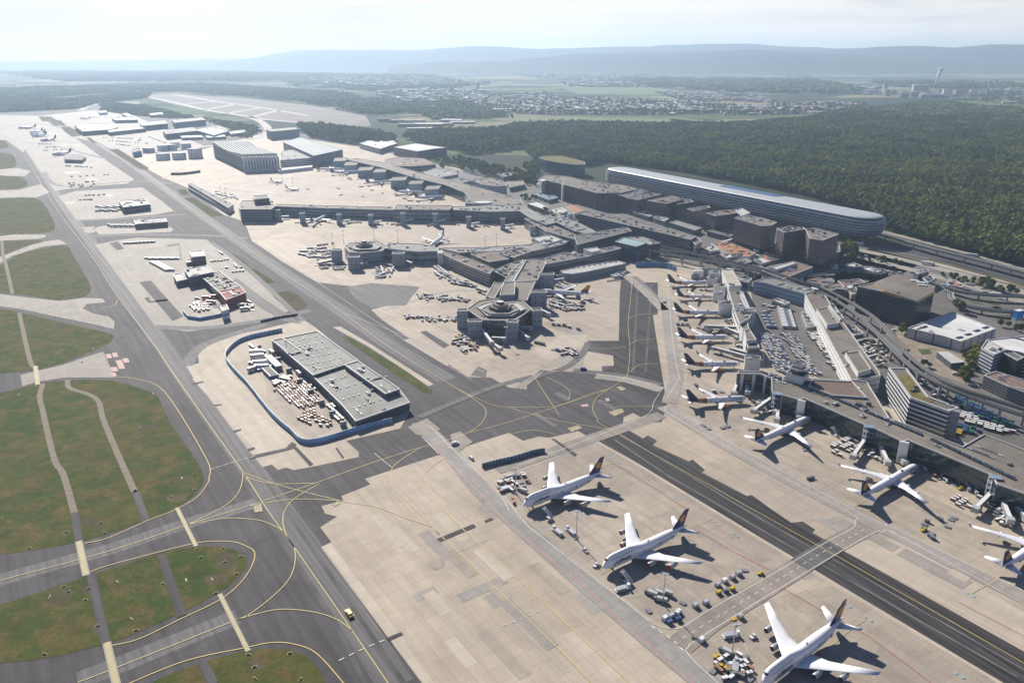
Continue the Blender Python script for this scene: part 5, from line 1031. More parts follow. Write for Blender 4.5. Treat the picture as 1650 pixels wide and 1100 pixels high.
    if disc:
        for s in (-1, 1):
            t = .56; cc = c0 + (c1 - c0) * t; cxm = fx + (xt - fx) * t - cc * .46; zz = z0 + fh * t; rd = 2.35 * L / 69; y = s * (cc * .05 + .06); b = MB()
            ring = [(cxm + rd * math.cos(a), y, zz + rd * math.sin(a)) for a in [2 * math.pi * k / 20 for k in range(20)]]
            b.add(ring, [tuple(range(20)) if s < 0 else tuple(range(19, -1, -1))], DISC)
            # slender flying bird drawn as a thin ring and a slanted body
            y2 = y + s * .03; q = [(cxm + (rd * .86) * math.cos(a), y2, zz + rd * .86 * math.sin(a)) for a in [2 * math.pi * k / 20 for k in range(20)]] + [(cxm + rd * .76 * math.cos(a), y2, zz + rd * .76 * math.sin(a)) for a in [2 * math.pi * k / 20 for k in range(20)]]
            fs = [(k, (k + 1) % 20, 20 + (k + 1) % 20, 20 + k) for k in range(20)]
            b.add(q, fs if s < 0 else [f[::-1] for f in fs], NAVY)
            bd = [(.62, .42), (.1, .12), (-.15, .52), (-.22, .1), (-.62, -.1), (-.2, -.12), (-.45, -.5), (.05, -.12)]
            b.add([(cxm + rd * u * .95, y2, zz + rd * v * .95) for u, v in bd], [tuple(range(8)) if s > 0 else tuple(range(7, -1, -1))], NAVY)
            b.obj('fin_emblem', fo)
    # gear
    b = MB(); nx = -.115 * L; b.bar((nx, 0, 0.5), (nx, 0, z - r * .8), .16, PGREY, 6)
    for y in (-.38, .38): b.bar((nx, y - .16, .52), (nx, y + .16, .52), .52, TYRE, 10)
    b.obj('nose_gear', e)
    for s in (-1, 1):
        b = MB(); mx_, my = K['wx'] - K['rc'] * .85, s * r * 1.1; b.bar((mx_, my, .6), (mx_, my, z - r * .6), .25, PGREY, 6)
        for x in (-.8, .8):
            for y in (-.5, .5): b.bar((mx_ + x, my + y - .2, .6), (mx_ + x, my + y + .2, .6), .6, TYRE, 10)
        b.obj('main_gear', e)
    if title:
        txt, size, m, tx = title
        me = text_mesh('title_lettering', txt, size, m)
        for s in (-1, 1):
            o = mesh_obj('title_lettering', me, e); zc = z + r * (.42 if kind == 'b747' else .45); y = s * r * (.93 if kind == 'b747' else .90)
            lean = .40
            o.matrix_local = Matrix.Translation((tx * L, y + s * .12, zc)) @ (Matrix.Rotation(math.pi, 4, 'Z') if s > 0 else Matrix.Identity(4)) @ Matrix.Rotation(math.pi / 2 - lean, 4, 'X')
    if detail > 1:
        b = MB(); b.box((-.30 * L, 0, z + r * (1.02 if kind != 'b747' else 1.2)), (2.4, .9, .35), PDARK if kind != 'b747' else PGREY); b.box((-.52 * L, 0, z + r * (1.0 if kind != 'b747' else 1.05)), (1.2, .3, .5), PGREY); b.obj('antenna_fairings', e)
    return e, K
TITLE = plain('title_navy', (.02, .03, .10), .4); TITLE2 = plain('title_blue', (.05, .16, .36), .4)
def put(e, K, nose, tail, label, group, cat='airliner', first=False, nz=None, src=None):
    a = W(nose[0], nose[1], K['z'] - K['r'] * .3); b = W(tail[0], tail[1], K['z'] + K['r'] * .5); d = a - b; d.z = 0
    e.location = (a.x, a.y, 0); e.rotation_euler = (0, 0, math.atan2(d.y, d.x)); tag(e, label, cat, group)
    return d.length
E4 = 'four-engined jets with the yellow disc fin'
for n, (pos, hd, lb, inl) in enumerate((((842.6, 814.5), -144.9, 'white hump-backed jet with navy fin, nearest the curved blast fence', plain('inlet_yellow_shade', (.5, .36, .10), .6)),
        ((970.2, 914.2), -145.4, 'white hump-backed jet with red engine covers and navy fin', INLET_R), (None, -142.5, 'white hump-backed jet cut off by the bottom edge of the photo', INLET_D))):
    e, K = make_jet('b747', 'jumbo_jet', title=('Lufthansa', 3.0, TITLE, -.20), inlet=inl, eng_m=plain('engine_metal_grey', (.42, .44, .47), .35, metal=.3))
    if pos: g = W(pos[0], pos[1], 5.0 - .6)
    else: g = W(1227, 1101, 4.4)
    e.location = (g.x, g.y, 0); e.rotation_euler = (0, 0, R(hd)); tag(e, lb, 'airliner', E4)
G2 = 'wide-body jets nosed in at the green glass pier'
for nose, tail, lb in (((1306, 673), (1214, 712), 'white four-engined jet with navy fin at the glass pier, closest to the control tower'), ((1478, 750), (1386, 799), 'white four-engined jet with navy fin parked at the middle of the glass pier'),
        ((1712, 852), (1621, 908), 'white jet at the right edge of the photo showing only tail and one wing')):
    e, K = make_jet('a340', 'airliner', title=('Lufthansa', 2.8, TITLE, -.15)); print('LEN', put(e, K, nose, tail, lb, G2), K['L'])
G3 = 'white jets with dark fins and orange bands along the stepped pier'
for kd, nose, tail, lb in (('b767', (1203, 642), (1109, 645), 'jet with dark fin and orange rear band, nearest the glass pier'), ('b767', (1193.5, 587), (1105, 585), 'second jet from the glass pier, dark fin and rust rear band'),
        ('b767', (1175, 544), (1096, 542), 'third jet from the glass pier, dark fin, lettering on white body'), ('b767', (1163, 505), (1089, 501), 'fourth jet from the glass pier, with orange engine and dark fin'),
        ('b757', (1151, 478.5), (1094, 476.5), 'smaller jet with dark fin between two larger orange banded jets'), ('b767', (1143, 456), (1080, 454), 'farthest jet of the row, parked by the cream pier roof')):
    e, K = make_jet(kd, 'airliner', fin=CHAR, disc=False, eng_m=ORNG, rear=RUST, title=('Condor', 2.9 if kd == 'b767' else 2.0, TITLE2, -.17)); print('LEN', put(e, K, nose, tail, lb, G3), K['L'])
e, K = make_jet('a350', 'airliner', fin=plain('fin_crimson', (.36, .02, .05), .4), fin_top=plain('fin_gold', (.66, .40, .06), .4), disc=False, eng_m=PWHITE); print('LEN', put(e, K, (866, 469), (951, 473), 'white jet with crimson and gold fin at the hexagonal terminal', None), K['L'])
# simpler liners farther away
G4 = 'jets parked on the far aprons'
for kd, nose, tail, lb, fin in (('a340', (527, 347), (500, 358.5), 'white jet turned towards the long terminal front', NAVY), ('a340', (694, 396), (708, 383), 'white jet seen from behind, partly hidden by the far terminal wing', CHAR),
        ('a340', (554, 273), (512, 271), 'white jet with dark red fin at the far end of the curved hall', plain('fin_dark_red', (.20, .03, .04), .4)), ('a340', (578, 276), (533, 278), 'white jet with navy fin just before the dark red finned one', NAVY),
        ('a350', (631, 292), (581, 295), 'white jet with purple fin alone between two gate blocks', plain('fin_purple', (.10, .02, .12), .4)), ('a350', (684, 310), (636, 308), 'white jet with large navy fin, second nearest to the curved hall end', NAVY),
        ('a350', (717, 317), (668, 318), 'grey and white jet with orange fin tip under the curved hall end', plain('fin_rust', (.28, .08, .05), .4)), ('a320', (482, 306), (459, 303), 'small white jet with green-blue fin on the open far apron', plain('fin_teal', (.02, .10, .12), .4)),
        ('a320', (455, 294), (436, 291), 'small white jet, leftmost on the open far apron', NAVY), ('b747', (84, 250), (127, 243), 'long white jet with tall dark fin behind the grey tented shelter', CHAR),
        ('b747', (65, 227), (97, 222), 'white freighter alone below the cluster of parked jets', NAVY), ('b747', (48, 214), (72, 210), 'parked freighter, farthest in the tight cluster', NAVY), ('b747', (49, 217), (75, 213), 'parked freighter, second farthest in the tight cluster', NAVY),
        ('b747', (51, 220), (76, 216), 'parked freighter, nearest in the tight cluster', NAVY), ('b747', (29, 207), (62, 204), 'very long pale freighter beyond the tight cluster', PGREY), ('a320', (222, 226), (232, 222), 'tiny white jet before the cargo sheds', NAVY),
        ('b757', (128, 192), (146, 191), 'small jet far away near the wood edge', NAVY)):
    e, K = make_jet(kd, 'airliner', fin=fin, disc=False, detail=1); print('LEN', kd, round(put(e, K, nose, tail, lb, G4)), K['L'])
# grey tented shelter and ground clutter by the far freighter
bld('aircraft_shelter', 'grey tented maintenance shelter on the far cargo apron', 'shelter', [(103, 251), (110, 248), (130, 249), (138, 253), (132, 258), (105, 257)], 9, wall=WALLD, roof=RDK, para=False)
# ================================================================ WOODS, HILLS, TOWNS
def leaf_mat(name, c1, c2):
    m, t, b = node_mat(name); oi = t.nodes.new('ShaderNodeObjectInfo'); g = t.nodes.new('ShaderNodeNewGeometry').outputs['Position']
    c = mixc(t, oi.outputs['Random'], c1, c2); c = mixc(t, noise_n(t, g, .0065, 4, .42, .60, 0, .95, rough=.6), c, (c2[0] * 1.6, c2[1] * 1.45, c2[2] * 1.0))
    f = mul(t, noise_n(t, g, .9, 5, a=.75, b=1.25, rough=.7), noise_n(t, g, .013, 4, a=.75, b=1.25))
    t.links.new(scalec(t, c, f), b.inputs['Base Color']); b.inputs['Roughness'].default_value = .8; b.inputs['Specular IOR Level'].default_value = .2
    return m
LEAF = leaf_mat('leaf_green', (.080, .118, .026), (.128, .158, .036)); LEAFD = leaf_mat('leaf_dark', (.052, .084, .024), (.080, .112, .028))
BARK = plain('bark_brown', (.10, .075, .055), .9)
def crown_mb(seed, rx, h, z0, m, sub=2, leaves=90):
    "uneven crown: lumpy core with leaf clumps all round it"
    rr = random.Random(seed); bm = bmesh.new(); bmesh.ops.create_icosphere(bm, subdivisions=sub, radius=1); off = Vector((seed * 3.1, seed * 1.7, 0)); b = MB()
    vs = []
    for v in bm.verts:
        p = v.co; k = .72 + .42 * noise.noise(p * 1.5 + off) + .30 * noise.noise(p * 3.4 + off) + .14 * noise.noise(p * 8 + off)
        k *= 1.12; vs.append((p.x * rx * k, p.y * rx * k, z0 + h * .5 + p.z * h * .52 * k))
    b.add(vs, [tuple(v.index for v in f.verts) for f in bm.faces], m); bm.free()
    for i in range(leaves):
        u = rr.uniform(-.35, 1); a = rr.uniform(0, 6.283); q = math.sqrt(1 - u * u); k = rr.uniform(.82, 1.12)
        c = Vector((q * math.cos(a) * rx * k, q * math.sin(a) * rx * k, z0 + h * .5 + u * h * .52 * k)); s = rx * rr.uniform(.12, .26)
        n1 = Vector((rr.uniform(-1, 1), rr.uniform(-1, 1), rr.uniform(-.3, 1))).normalized(); t1 = n1.orthogonal().normalized() * s; t2 = n1.cross(t1).normalized() * s * .7
        b.add([c - t1, c - t2 * .9, c + t1 * .9, c + t2], [(0, 1, 2, 3)], m)
    return b
protos = bpy.data.collections.new('tree_kinds')       # source shapes for the wood, not linked to the scene
def proto(mb, nm):
    o = mb.obj(nm); COL.objects.unlink(o); protos.objects.link(o); return o
for i in range(6): proto(crown_mb(i + 1, 5.2, 9.5 + i % 3 * 1.5, 5.5, LEAF if i % 2 else LEAFD), 'crown_shape')
groves = bpy.data.collections.new('grove_kinds')
for g_ in range(4):
    mb = MB(); rr = random.Random(g_ + 50)
    for k in range(30):
        c = crown_mb(g_ * 40 + k, rr.uniform(4.5, 7), rr.uniform(9, 14), 3, LEAFD if k % 3 else LEAF, 1, 4); dx, dy = rr.gauss(0, 17), rr.gauss(0, 17); c.v = [(x + dx, y + dy, z) for x, y, z in c.v]
        n0 = len(mb.v); mb.v += c.v; mb.f += [tuple(q + n0 for q in f) for f in c.f]; mb.m += [mb.mi(c.mats[0])] * len(c.f); mb.sm += c.sm
    o = mb.obj('grove_shape'); COL.objects.unlink(o); groves.objects.link(o)
def scatter(name, pts, coll, smin, smax, seed):
    me = bpy.data.meshes.new(name); me.from_pydata([tuple(p) for p in pts], [], []); o = mesh_obj(name, me); tag(o, kind='stuff')
    ng = bpy.data.node_groups.new(name, 'GeometryNodeTree'); ng.interface.new_socket('Geometry', in_out='INPUT', socket_type='NodeSocketGeometry'); ng.interface.new_socket('Geometry', in_out='OUTPUT', socket_type='NodeSocketGeometry')
    N, L = ng.nodes.new, ng.links.new
    gi, go, ip, ci = N('NodeGroupInput'), N('NodeGroupOutput'), N('GeometryNodeInstanceOnPoints'), N('GeometryNodeCollectionInfo')
    ci.inputs['Collection'].default_value = coll; ci.inputs['Separate Children'].default_value = True; ci.inputs['Reset Children'].default_value = True
    rv, rs = N('FunctionNodeRandomValue'), N('FunctionNodeRandomValue'); rv.data_type = 'FLOAT_VECTOR'; rv.inputs['Min'].default_value = (-.08, -.08, 0); rv.inputs['Max'].default_value = (.08, .08, 6.283); rv.inputs['Seed'].default_value = seed
    rs.data_type = 'FLOAT'; rs.inputs[2].default_value = smin; rs.inputs[3].default_value = smax; rs.inputs['Seed'].default_value = seed + 5
    ip.inputs['Pick Instance'].default_value = True
    L(gi.outputs[0], ip.inputs['Points']); L(ci.outputs[0], ip.inputs['Instance']); L(rv.outputs[0], ip.inputs['Rotation']); L(rs.outputs[1], ip.inputs['Scale']); L(ip.outputs[0], go.inputs[0])
    o.modifiers.new('scatter', 'NODES').node_group = ng
    return o
def fill(polys, step, jit=.45, gap=0, holes=()):
    out = []; H_ = [[tuple(W(*q)[:2]) for q in h] for h in holes]
    for px in polys:
        P = [tuple(W(*q)[:2]) for q in px]; xs = [p[0] for p in P]; ys = [p[1] for p in P]
        y = min(ys); row = 0
        while y < max(ys):
            x = min(xs) + (row % 2) * step / 2
            while x < max(xs):
                q = (x + rnd.uniform(-jit, jit) * step, y + rnd.uniform(-jit, jit) * step)
                if inside(q, P) and not any(inside(q, h) for h in H_) and (not gap or noise.noise(Vector((q[0] * .004, q[1] * .004, 3))) > gap): out.append((q[0], q[1], 0))
                x += step
            y += step * .87; row += 1
    return out
def sh_(px): return px
NEARW = [[(945, 268), (975, 262), (1090, 276), (1180, 292), (1290, 314), (1405, 345), (1412, 366), (1500, 392), (1570, 410), (1660, 434), (1760, 462), (1760, 300), (1500, 262), (1200, 238), (1000, 228), (860, 226), (840, 240), (865, 262)]]
FARW = [[(840, 240), (860, 226), (1000, 228), (1200, 238), (1500, 262), (1790, 305), (1790, 196), (1650, 193), (1560, 189), (1480, 196), (1440, 194), (1380, 186), (1330, 188), (1300, 196), (1200, 204), (1100, 207), (1000, 205), (900, 203), (830, 206), (800, 215), (700, 216), (650, 225), (700, 236), (760, 250)],
        [(480, 207), (520, 207), (600, 218), (640, 226), (630, 236), (560, 232), (500, 222)]]
scatter('forest', fill(NEARW, 9.2), protos, .7, 1.45, 3)
scatter('forest', fill(FARW, 13.5), protos, 1.05, 1.75, 9)
BELT = [[(170, 166), (230, 172), (300, 189), (400, 204), (412, 212), (396, 224), (380, 212), (330, 192), (262, 190), (200, 184), (165, 178)], [(-120, 168), (0, 163), (120, 160), (225, 150), (240, 153), (225, 160), (150, 167), (128, 175), (0, 181), (-120, 184)],
        [(-200, 152), (100, 140), (330, 136), (540, 150), (640, 168), (660, 182), (600, 185), (500, 167), (400, 156), (300, 149), (225, 148), (60, 158), (-200, 164)], [(430, 118), (700, 122), (760, 140), (640, 150), (480, 140)],
        [(640, 170), (760, 160), (820, 190), (700, 194)], [(1300, 168), (1400, 176), (1500, 165), (1640, 178), (1700, 186), (1480, 190), (1370, 180)], [(1000, 128), (1300, 130), (1400, 150), (1250, 152), (1050, 142)], [(1400, 132), (1700, 138), (1700, 148), (1450, 142)], [(0, 118), (300, 116), (560, 122), (420, 132), (100, 132)]]
scatter('distant_woods', fill(BELT[:1], 24), groves, .55, .8, 4)
scatter('distant_woods', fill(BELT[1:2], 42), groves, .8, 1.2, 5)
scatter('distant_woods', fill(BELT[2:5] + BELT[5:6], 62, gap=-.22), groves, .9, 1.5, 6)
scatter('distant_woods', fill(BELT[6:], 120, gap=-.12), groves, 1.6, 2.8, 7)
# fields that show as clear strips
for q, c in (([(775, 186), (830, 184), (960, 190), (1100, 190), (1180, 200), (1150, 205), (1000, 203), (880, 200), (800, 194)], (.13, .15, .05)), ([(1075, 191), (1200, 203), (1190, 206), (1100, 201)], (.26, .22, .09)), ([(905, 142), (1050, 141), (1100, 146), (1060, 153), (930, 152)], (.12, .16, .06)),
             ([(1100, 130), (1330, 133), (1300, 140), (1120, 138)], (.13, .17, .07)), ([(1345, 175), (1440, 175), (1520, 180), (1490, 188), (1400, 180)], (.24, .22, .10)), ([(1600, 176), (1700, 176), (1700, 181), (1605, 181)], (.10, .17, .05)), ([(1550, 118), (1700, 118), (1700, 126), (1580, 127)], (.22, .23, .12)),
             ([(640, 190), (720, 188), (760, 194), (660, 196)], (.14, .17, .06)), ([(600, 150), (660, 148), (640, 153)], (.2, .2, .14)), ([(780, 170), (860, 167), (900, 170), (830, 175)], (.13, .16, .07)), ([(410, 142), (472, 140), (475, 143), (420, 144)], (.3, .28, .24)), ([(70, 137), (230, 138), (380, 141), (380, 143), (150, 141)], (.3, .28, .25)), ([(520, 203), (590, 203), (600, 212), (540, 211), (500, 207)], (.09, .13, .05))):
    b = MB(); b.poly(pw(q, .2), plain('field_%02d_%02d' % (c[0] * 100, c[1] * 100), c, .95, var=.15, scale=.008)); tag(b.obj('field'), kind='structure')
# small woods, hedges and villages over the plain
rw = random.Random(8)
for k in range(90):
    px, py = rw.uniform(-100, 1750), rw.uniform(108, 150); g = W(px, py); sc = g.length; c = rw.choice(((.13, .16, .06), (.20, .19, .10), (.27, .24, .15), (.10, .14, .05), (.16, .17, .08)))
    L_, w_ = rw.uniform(.05, .14) * sc, rw.uniform(.02, .06) * sc; a = rw.uniform(-.3, .3); b = MB()
    b.poly([(x, y, .3 + .05 * k) for x, y in rect((g.x, g.y), L_, w_, a)], plain('field_%02d_%02d' % (c[0] * 100, c[1] * 100), c, .95, var=.15, scale=.008)); tag(b.obj('field'), kind='structure')
# ridges
def ridge(prof, dist, depth, seed, m):
    n = 170; xs = [p[0] for p in prof]; hs = [p[1] for p in prof]; b = MB(); rows = 12; vs = []
    for i in range(n):
        px = xs[0] + (xs[-1] - xs[0]) * i / (n - 1); py = np.interp(px, xs, hs)
        k = (px - 825) / FOC; top = max(2, CAM_H + (YH - py) / FOC * dist + 16 * noise.fractal(Vector((px * .02, seed, 0)), 1, 2, 4))
        for j in range(rows):
            u = j / (rows - 1); y = dist - depth + depth * 1.9 * u; f = math.sin(min(1, u / .53) * math.pi / 2) ** 1.6 if u < .53 else math.cos((u - .53) / .47 * math.pi / 2)
            x = k * dist + (y - dist) * k * .6; nz = noise.fractal(Vector((x * .0006, y * .0006, seed)), 1, 2, 5) * min(110, top * .4) * (1 - abs(f - .5) * 2)
            vs.append((x, y, max(-1, top * f + nz * (0 if j in (0,) else 1)) if j not in (0, rows - 1) else -1.2))
    fs = [(i * rows + j, (i + 1) * rows + j, (i + 1) * rows + j + 1, i * rows + j + 1) for i in range(n - 1) for j in range(rows - 1)]
    b.add(vs, fs, m, True); return tag(b.obj('hills'), kind='structure')
HILLM = grass_mat('hill_woods', (.03, .045, .022), (.045, .06, .03), (.08, .085, .045), .0012)
ridge([(640, 104), (720, 98), (820, 96), (900, 89), (960, 86), (1060, 85), (1130, 83), (1195, 81), (1240, 84), (1300, 87), (1380, 91), (1500, 97), (1600, 103)], 14600, 1100, 1, HILLM)
ridge([(380, 100), (430, 93), (500, 82), (560, 81), (640, 82), (700, 81), (770, 76), (820, 78), (870, 81), (920, 79), (1000, 77), (1100, 74), (1180, 73), (1240, 77), (1320, 80), (1400, 78), (1500, 86)], 18900, 1900, 2, HILLM)
ridge([(1180, 98), (1240, 84), (1300, 82), (1340, 81), (1380, 77), (1450, 76.5), (1490, 79), (1510, 77), (1560, 73.5), (1610, 75), (1650, 79), (1720, 76), (1900, 85)], 16600, 1300, 3, HILLM)
ridge([(-400, 99), (-200, 98), (200, 97), (430, 94), (700, 95), (1200, 90), (1500, 92), (1900, 96)], 21500, 3500, 4, HILLM)
# ---------------- towns
HW = [plain('render_white', (.50, .48, .45)), plain('render_cream', (.36, .31, .25)), plain('render_grey', (.26, .26, .26))]
HR = [plain('tile_red', (.22, .09, .06)), plain('tile_brown', (.14, .085, .07)), plain('slate_grey', (.13, .13, .14)), plain('flat_white', (.60, .60, .60))]
def house_geo(w_, l_, h_, flat, mw, mr):
    a, b = MB(), MB(); a.box((0, 0, 0), (w_, l_, h_), mw)
    if flat: b.box((0, 0, h_), (w_ + .4, l_ + .4, .5), mr)
    else:
        x, y, z = w_ / 2 + .4, l_ / 2 + .4, h_; b.add([(-x, -y, z - .2), (x, -y, z - .2), (x, y, z - .2), (-x, y, z - .2), (0, -y, z + w_ * .42), (0, y, z + w_ * .42)], [(0, 4, 5, 3), (1, 2, 5, 4), (0, 1, 4), (2, 3, 5)], mr)
    return a, b
HK = []
for i in range(10):
    flat = i > 6; s = (rnd.uniform(9, 13), rnd.uniform(11, 18), rnd.uniform(6, 8)) if not flat else (rnd.uniform(18, 34), rnd.uniform(24, 60), rnd.uniform(8, 16))
    HK.append(house_geo(*s, flat, HW[i % 3], HR[3] if flat else HR[i % 3]))
def meshof(mb, nm): o = mb.obj(nm); me = o.data; bpy.data.objects.remove(o); return me
HM = [(meshof(a, 'wall'), meshof(b, 'roof')) for a, b in HK]
TOWN = [[(760, 168), (830, 160), (960, 160), (1090, 164), (1180, 172), (1230, 174), (1330, 166), (1400, 170), (1330, 182), (1240, 186), (1160, 186), (1000, 186), (880, 185), (790, 182)]]
TOWN2 = [[(500, 128), (700, 126), (800, 134), (640, 142), (520, 138)], [(900, 130), (1100, 134), (1080, 142), (920, 140)], [(600, 150), (700, 146), (800, 150), (770, 168), (660, 170)], [(820, 120), (1000, 118), (1100, 126), (950, 132)], [(1220, 138), (1420, 142), (1400, 152), (1240, 148)], [(1250, 112), (1400, 110), (1500, 114), (1380, 120)], [(1420, 150), (1660, 146), (1660, 170), (1520, 160)], [(800, 152), (880, 150), (900, 158), (820, 160)], [(1060, 150), (1220, 152), (1240, 166), (1100, 162)]]
pts = fill(TOWN, 31, .48, -.35); rnd.shuffle(pts); pts.sort(key=lambda p: p[1]); nearp = pts[:290]; rest = pts[290:]
used = set()
for k, p in enumerate(nearp):
    i = rnd.randrange(10) if rnd.random() < .07 else rnd.randrange(7); an = rnd.uniform(-.3, .3) + rnd.choice((0, 1.57))
    e = empty('town_house', p, an, ('pitched roof house in the town beyond the long green field' if i < 7 else 'flat roofed block among the houses beyond the long green field'), 'house', 'houses in the town beyond the wood')
    mesh_obj('wall', HM[i][0], e); mesh_obj('roof', HM[i][1], e)
mb = MB(); mb2 = MB()
for p in rest + fill(TOWN2[2:3] + TOWN2[7:], 42, .45, -.15) + fill(TOWN2[:2] + TOWN2[3:7], 75, .45, -.05):
    a, b = HK[rnd.randrange(10)]; an = rnd.uniform(0, 1.57); co, si = math.cos(an), math.sin(an); s = 1 if p[1] < 6500 else 1.6
    for g in (a, b): mb.add([(p[0] + (x * co - y * si) * s, p[1] + (x * si + y * co) * s, z * s) for x, y, z in g.v], g.f, g.mats[0])
tag(mb.obj('distant_town'), kind='stuff')
scatter('town_trees', fill(TOWN, 40, .5), protos, .8, 1.4, 21); scatter('town_trees', fill(TOWN2, 85, .5), groves, .35, .9, 22)
# large bright roofs of distant works and depots
for k, (px, py, w_, d_, h_, mm) in enumerate(((668, 197, 90, 60, 10, 0), (690, 203, 130, 50, 10, 3), (715, 202, 80, 60, 9, 0), (728, 196, 100, 50, 9, 3), (655, 204, 70, 50, 12, 2), (640, 198, 60, 40, 12, 0), (745, 199, 110, 40, 8, 3), (620, 196, 60, 30, 14, 1), (680, 209, 120, 30, 7, 3), (705, 192, 60, 30, 9, 2),
        (700, 173, 200, 25, 9, 3), (1060, 173, 130, 40, 14, 3), (1075, 177, 200, 30, 10, 0), (1120, 176, 120, 40, 12, 3), (1245, 172, 30, 20, 40, 0), (1252, 176, 30, 20, 38, 0), (1262, 175, 30, 20, 36, 1), (728, 152, 30, 20, 60, 0), (770, 146, 30, 18, 60, 0), (510, 140, 300, 60, 12, 3), (480, 138, 160, 60, 12, 3), (560, 141, 200, 60, 12, 3),
        (165, 141, 260, 60, 12, 3), (95, 139, 300, 60, 12, 3), (8, 138, 200, 60, 12, 3), (50, 149, 160, 60, 10, 3), (1096, 164, 26, 20, 45, 3), (1482, 149, 120, 60, 60, 3), (1428, 155, 40, 30, 50, 3), (1455, 157, 60, 40, 30, 3), (1425, 150, 30, 30, 70, 0), (1470, 156, 70, 50, 35, 0), (1500, 158, 160, 50, 25, 3), (1525, 155, 60, 40, 50, 0), (1545, 154, 80, 40, 40, 2), (1600, 152, 160, 50, 25, 0), (1640, 148, 150, 50, 30, 2), (1570, 158, 120, 40, 20, 1))):
    g = W(px, py); b, r_ = house_geo(w_, d_, h_, True, HW[k % 3], HR[mm]); e = empty('distant_works', (g.x, g.y, 0), rnd.uniform(-.3, .3), 'large pale building far off in the plain among trees and houses', 'distant building', 'large buildings far off in the plain')
    b.obj('wall', e); r_.obj('roof', e)
for px, pt, pb, r0, lb in ((1589, 131, 165, 6, 'tall dark chimney of the distant chemical works'), (1600, 128, 163, 5, 'second slimmer chimney of the distant chemical works')):
    g = W(px, pb); hh = height(px, pt, pb); e = empty('chimney', (g.x, g.y, 0), 0, lb, 'chimney'); b = MB(); b.bar((0, 0, 0), (0, 0, hh * .93), r0, WALLG, 12, r0 * .6); b.obj('stack', e); b = MB(); b.bar((0, 0, hh * .93), (0, 0, hh), r0 * .68, HR[0], 12, r0 * .62); b.obj('rim', e)
g = W(1506, 142); e = empty('steam_plume', (g.x, g.y, 0), 0); tag(e, kind='stuff'); mb = MB()
for k in range(9):
    q = crown_mb(200 + k, 7 + k * 2.2, 16 + 4 * k, 0, plain('white_steam', (.85, .85, .85), 1), 2, 0); mb.add([(x + 3.2 * k, y, z + 12 + k * 16) for x, y, z in q.v], q.f, q.mats[0], True)
s_ = mb.obj('steam', e)
g = W(1590, 80); 
# ---------------- single trees near the buildings
TK = []
for i in range(4):
    TK.append((meshof(crown_mb(70 + i, 4.2, 8, 3, LEAF if i % 2 else LEAFD, 3, 160), 'crown'),))
tb = MB(); tb.bar((0, 0, 0), (0, 0, 5), .35, BARK, 6, .2)
for k in range(3): a = k * 2.1; tb.bar((0, 0, 3.2), (1.6 * math.cos(a), 1.6 * math.sin(a), 6), .16, BARK, 5, .06)
TT = meshof(tb, 'trunk')
def trees(polys, step, label, grp, s0=.8, s1=1.4, gap=0):
    for p in fill(polys, step, .45, gap):
        s = rnd.uniform(s0, s1); e = empty('broadleaf_tree', p, rnd.uniform(0, 6), label, 'tree', grp); e.scale = (s, s, s)
        mesh_obj('crown', rnd.choice(TK)[0], e); mesh_obj('trunk', TT, e)
trees([[(700, 262), (745, 258), (800, 272), (862, 285), (860, 296), (800, 290), (730, 270)], [(640, 262), (700, 268), (720, 275), (660, 266)]], 19, 'green tree in the belt behind the orange-ended office', 'trees behind the terminal offices', .9, 1.6)
trees([[(842, 268), (868, 262), (868, 285), (850, 280)], [(820, 282), (868, 292), (862, 302), (840, 296)]], 18, 'tree beside the lens-shaped navy office', 'trees by the lens-shaped office', .8, 1.4)
trees([[(1348, 408), (1370, 400), (1386, 410), (1370, 424), (1352, 424)]], 11, 'dark tree in the clump at the east end of the comb hotel', 'trees beside the comb hotel', 1, 1.5)
trees([[(1380, 412), (1460, 424), (1466, 430), (1400, 424)]], 14, 'small tree in the rows between the motorway parking lanes', 'small trees along the motorway parking', .4, .7)
trees([[(1576, 458), (1592, 458), (1600, 466), (1580, 468)], [(1608, 468), (1624, 468), (1630, 474), (1610, 474)], [(1530, 489), (1545, 494), (1560, 505), (1545, 506)]], 9, 'round tree by the motorway slip road', 'trees by the slip road', .8, 1.2)
trees([[(1556, 570), (1578, 568), (1584, 590), (1566, 600), (1556, 590)], [(1545, 598), (1560, 598), (1562, 618), (1548, 618)]], 7, 'green tree at the foot of the striped tower', 'trees at the striped tower', .6, 1.0)
trees([[(1500, 440), (1540, 448), (1650, 476), (1650, 482), (1540, 456)], [(1440, 515), (1462, 530), (1460, 545), (1440, 528)], [(1600, 520), (1650, 530), (1650, 540), (1612, 532)], [(1470, 583), (1500, 590), (1510, 600), (1480, 596)]], 11, 'tree or bush among roads at the right edge below the motorway', 'trees among the roads at the right edge', .4, .9)
trees([[(1402, 497), (1420, 500), (1430, 512), (1412, 508)]], 7, 'tree in the shadow in front of the glass block', 'trees by the glass block', .6, .9)
trees([[(845, 345), (870, 338), (880, 344), (860, 350)], [(838, 318), (860, 318), (866, 326), (846, 328)]], 16, 'tree in the busy forecourt by the curved hall', 'trees in the forecourt', .7, 1.1)
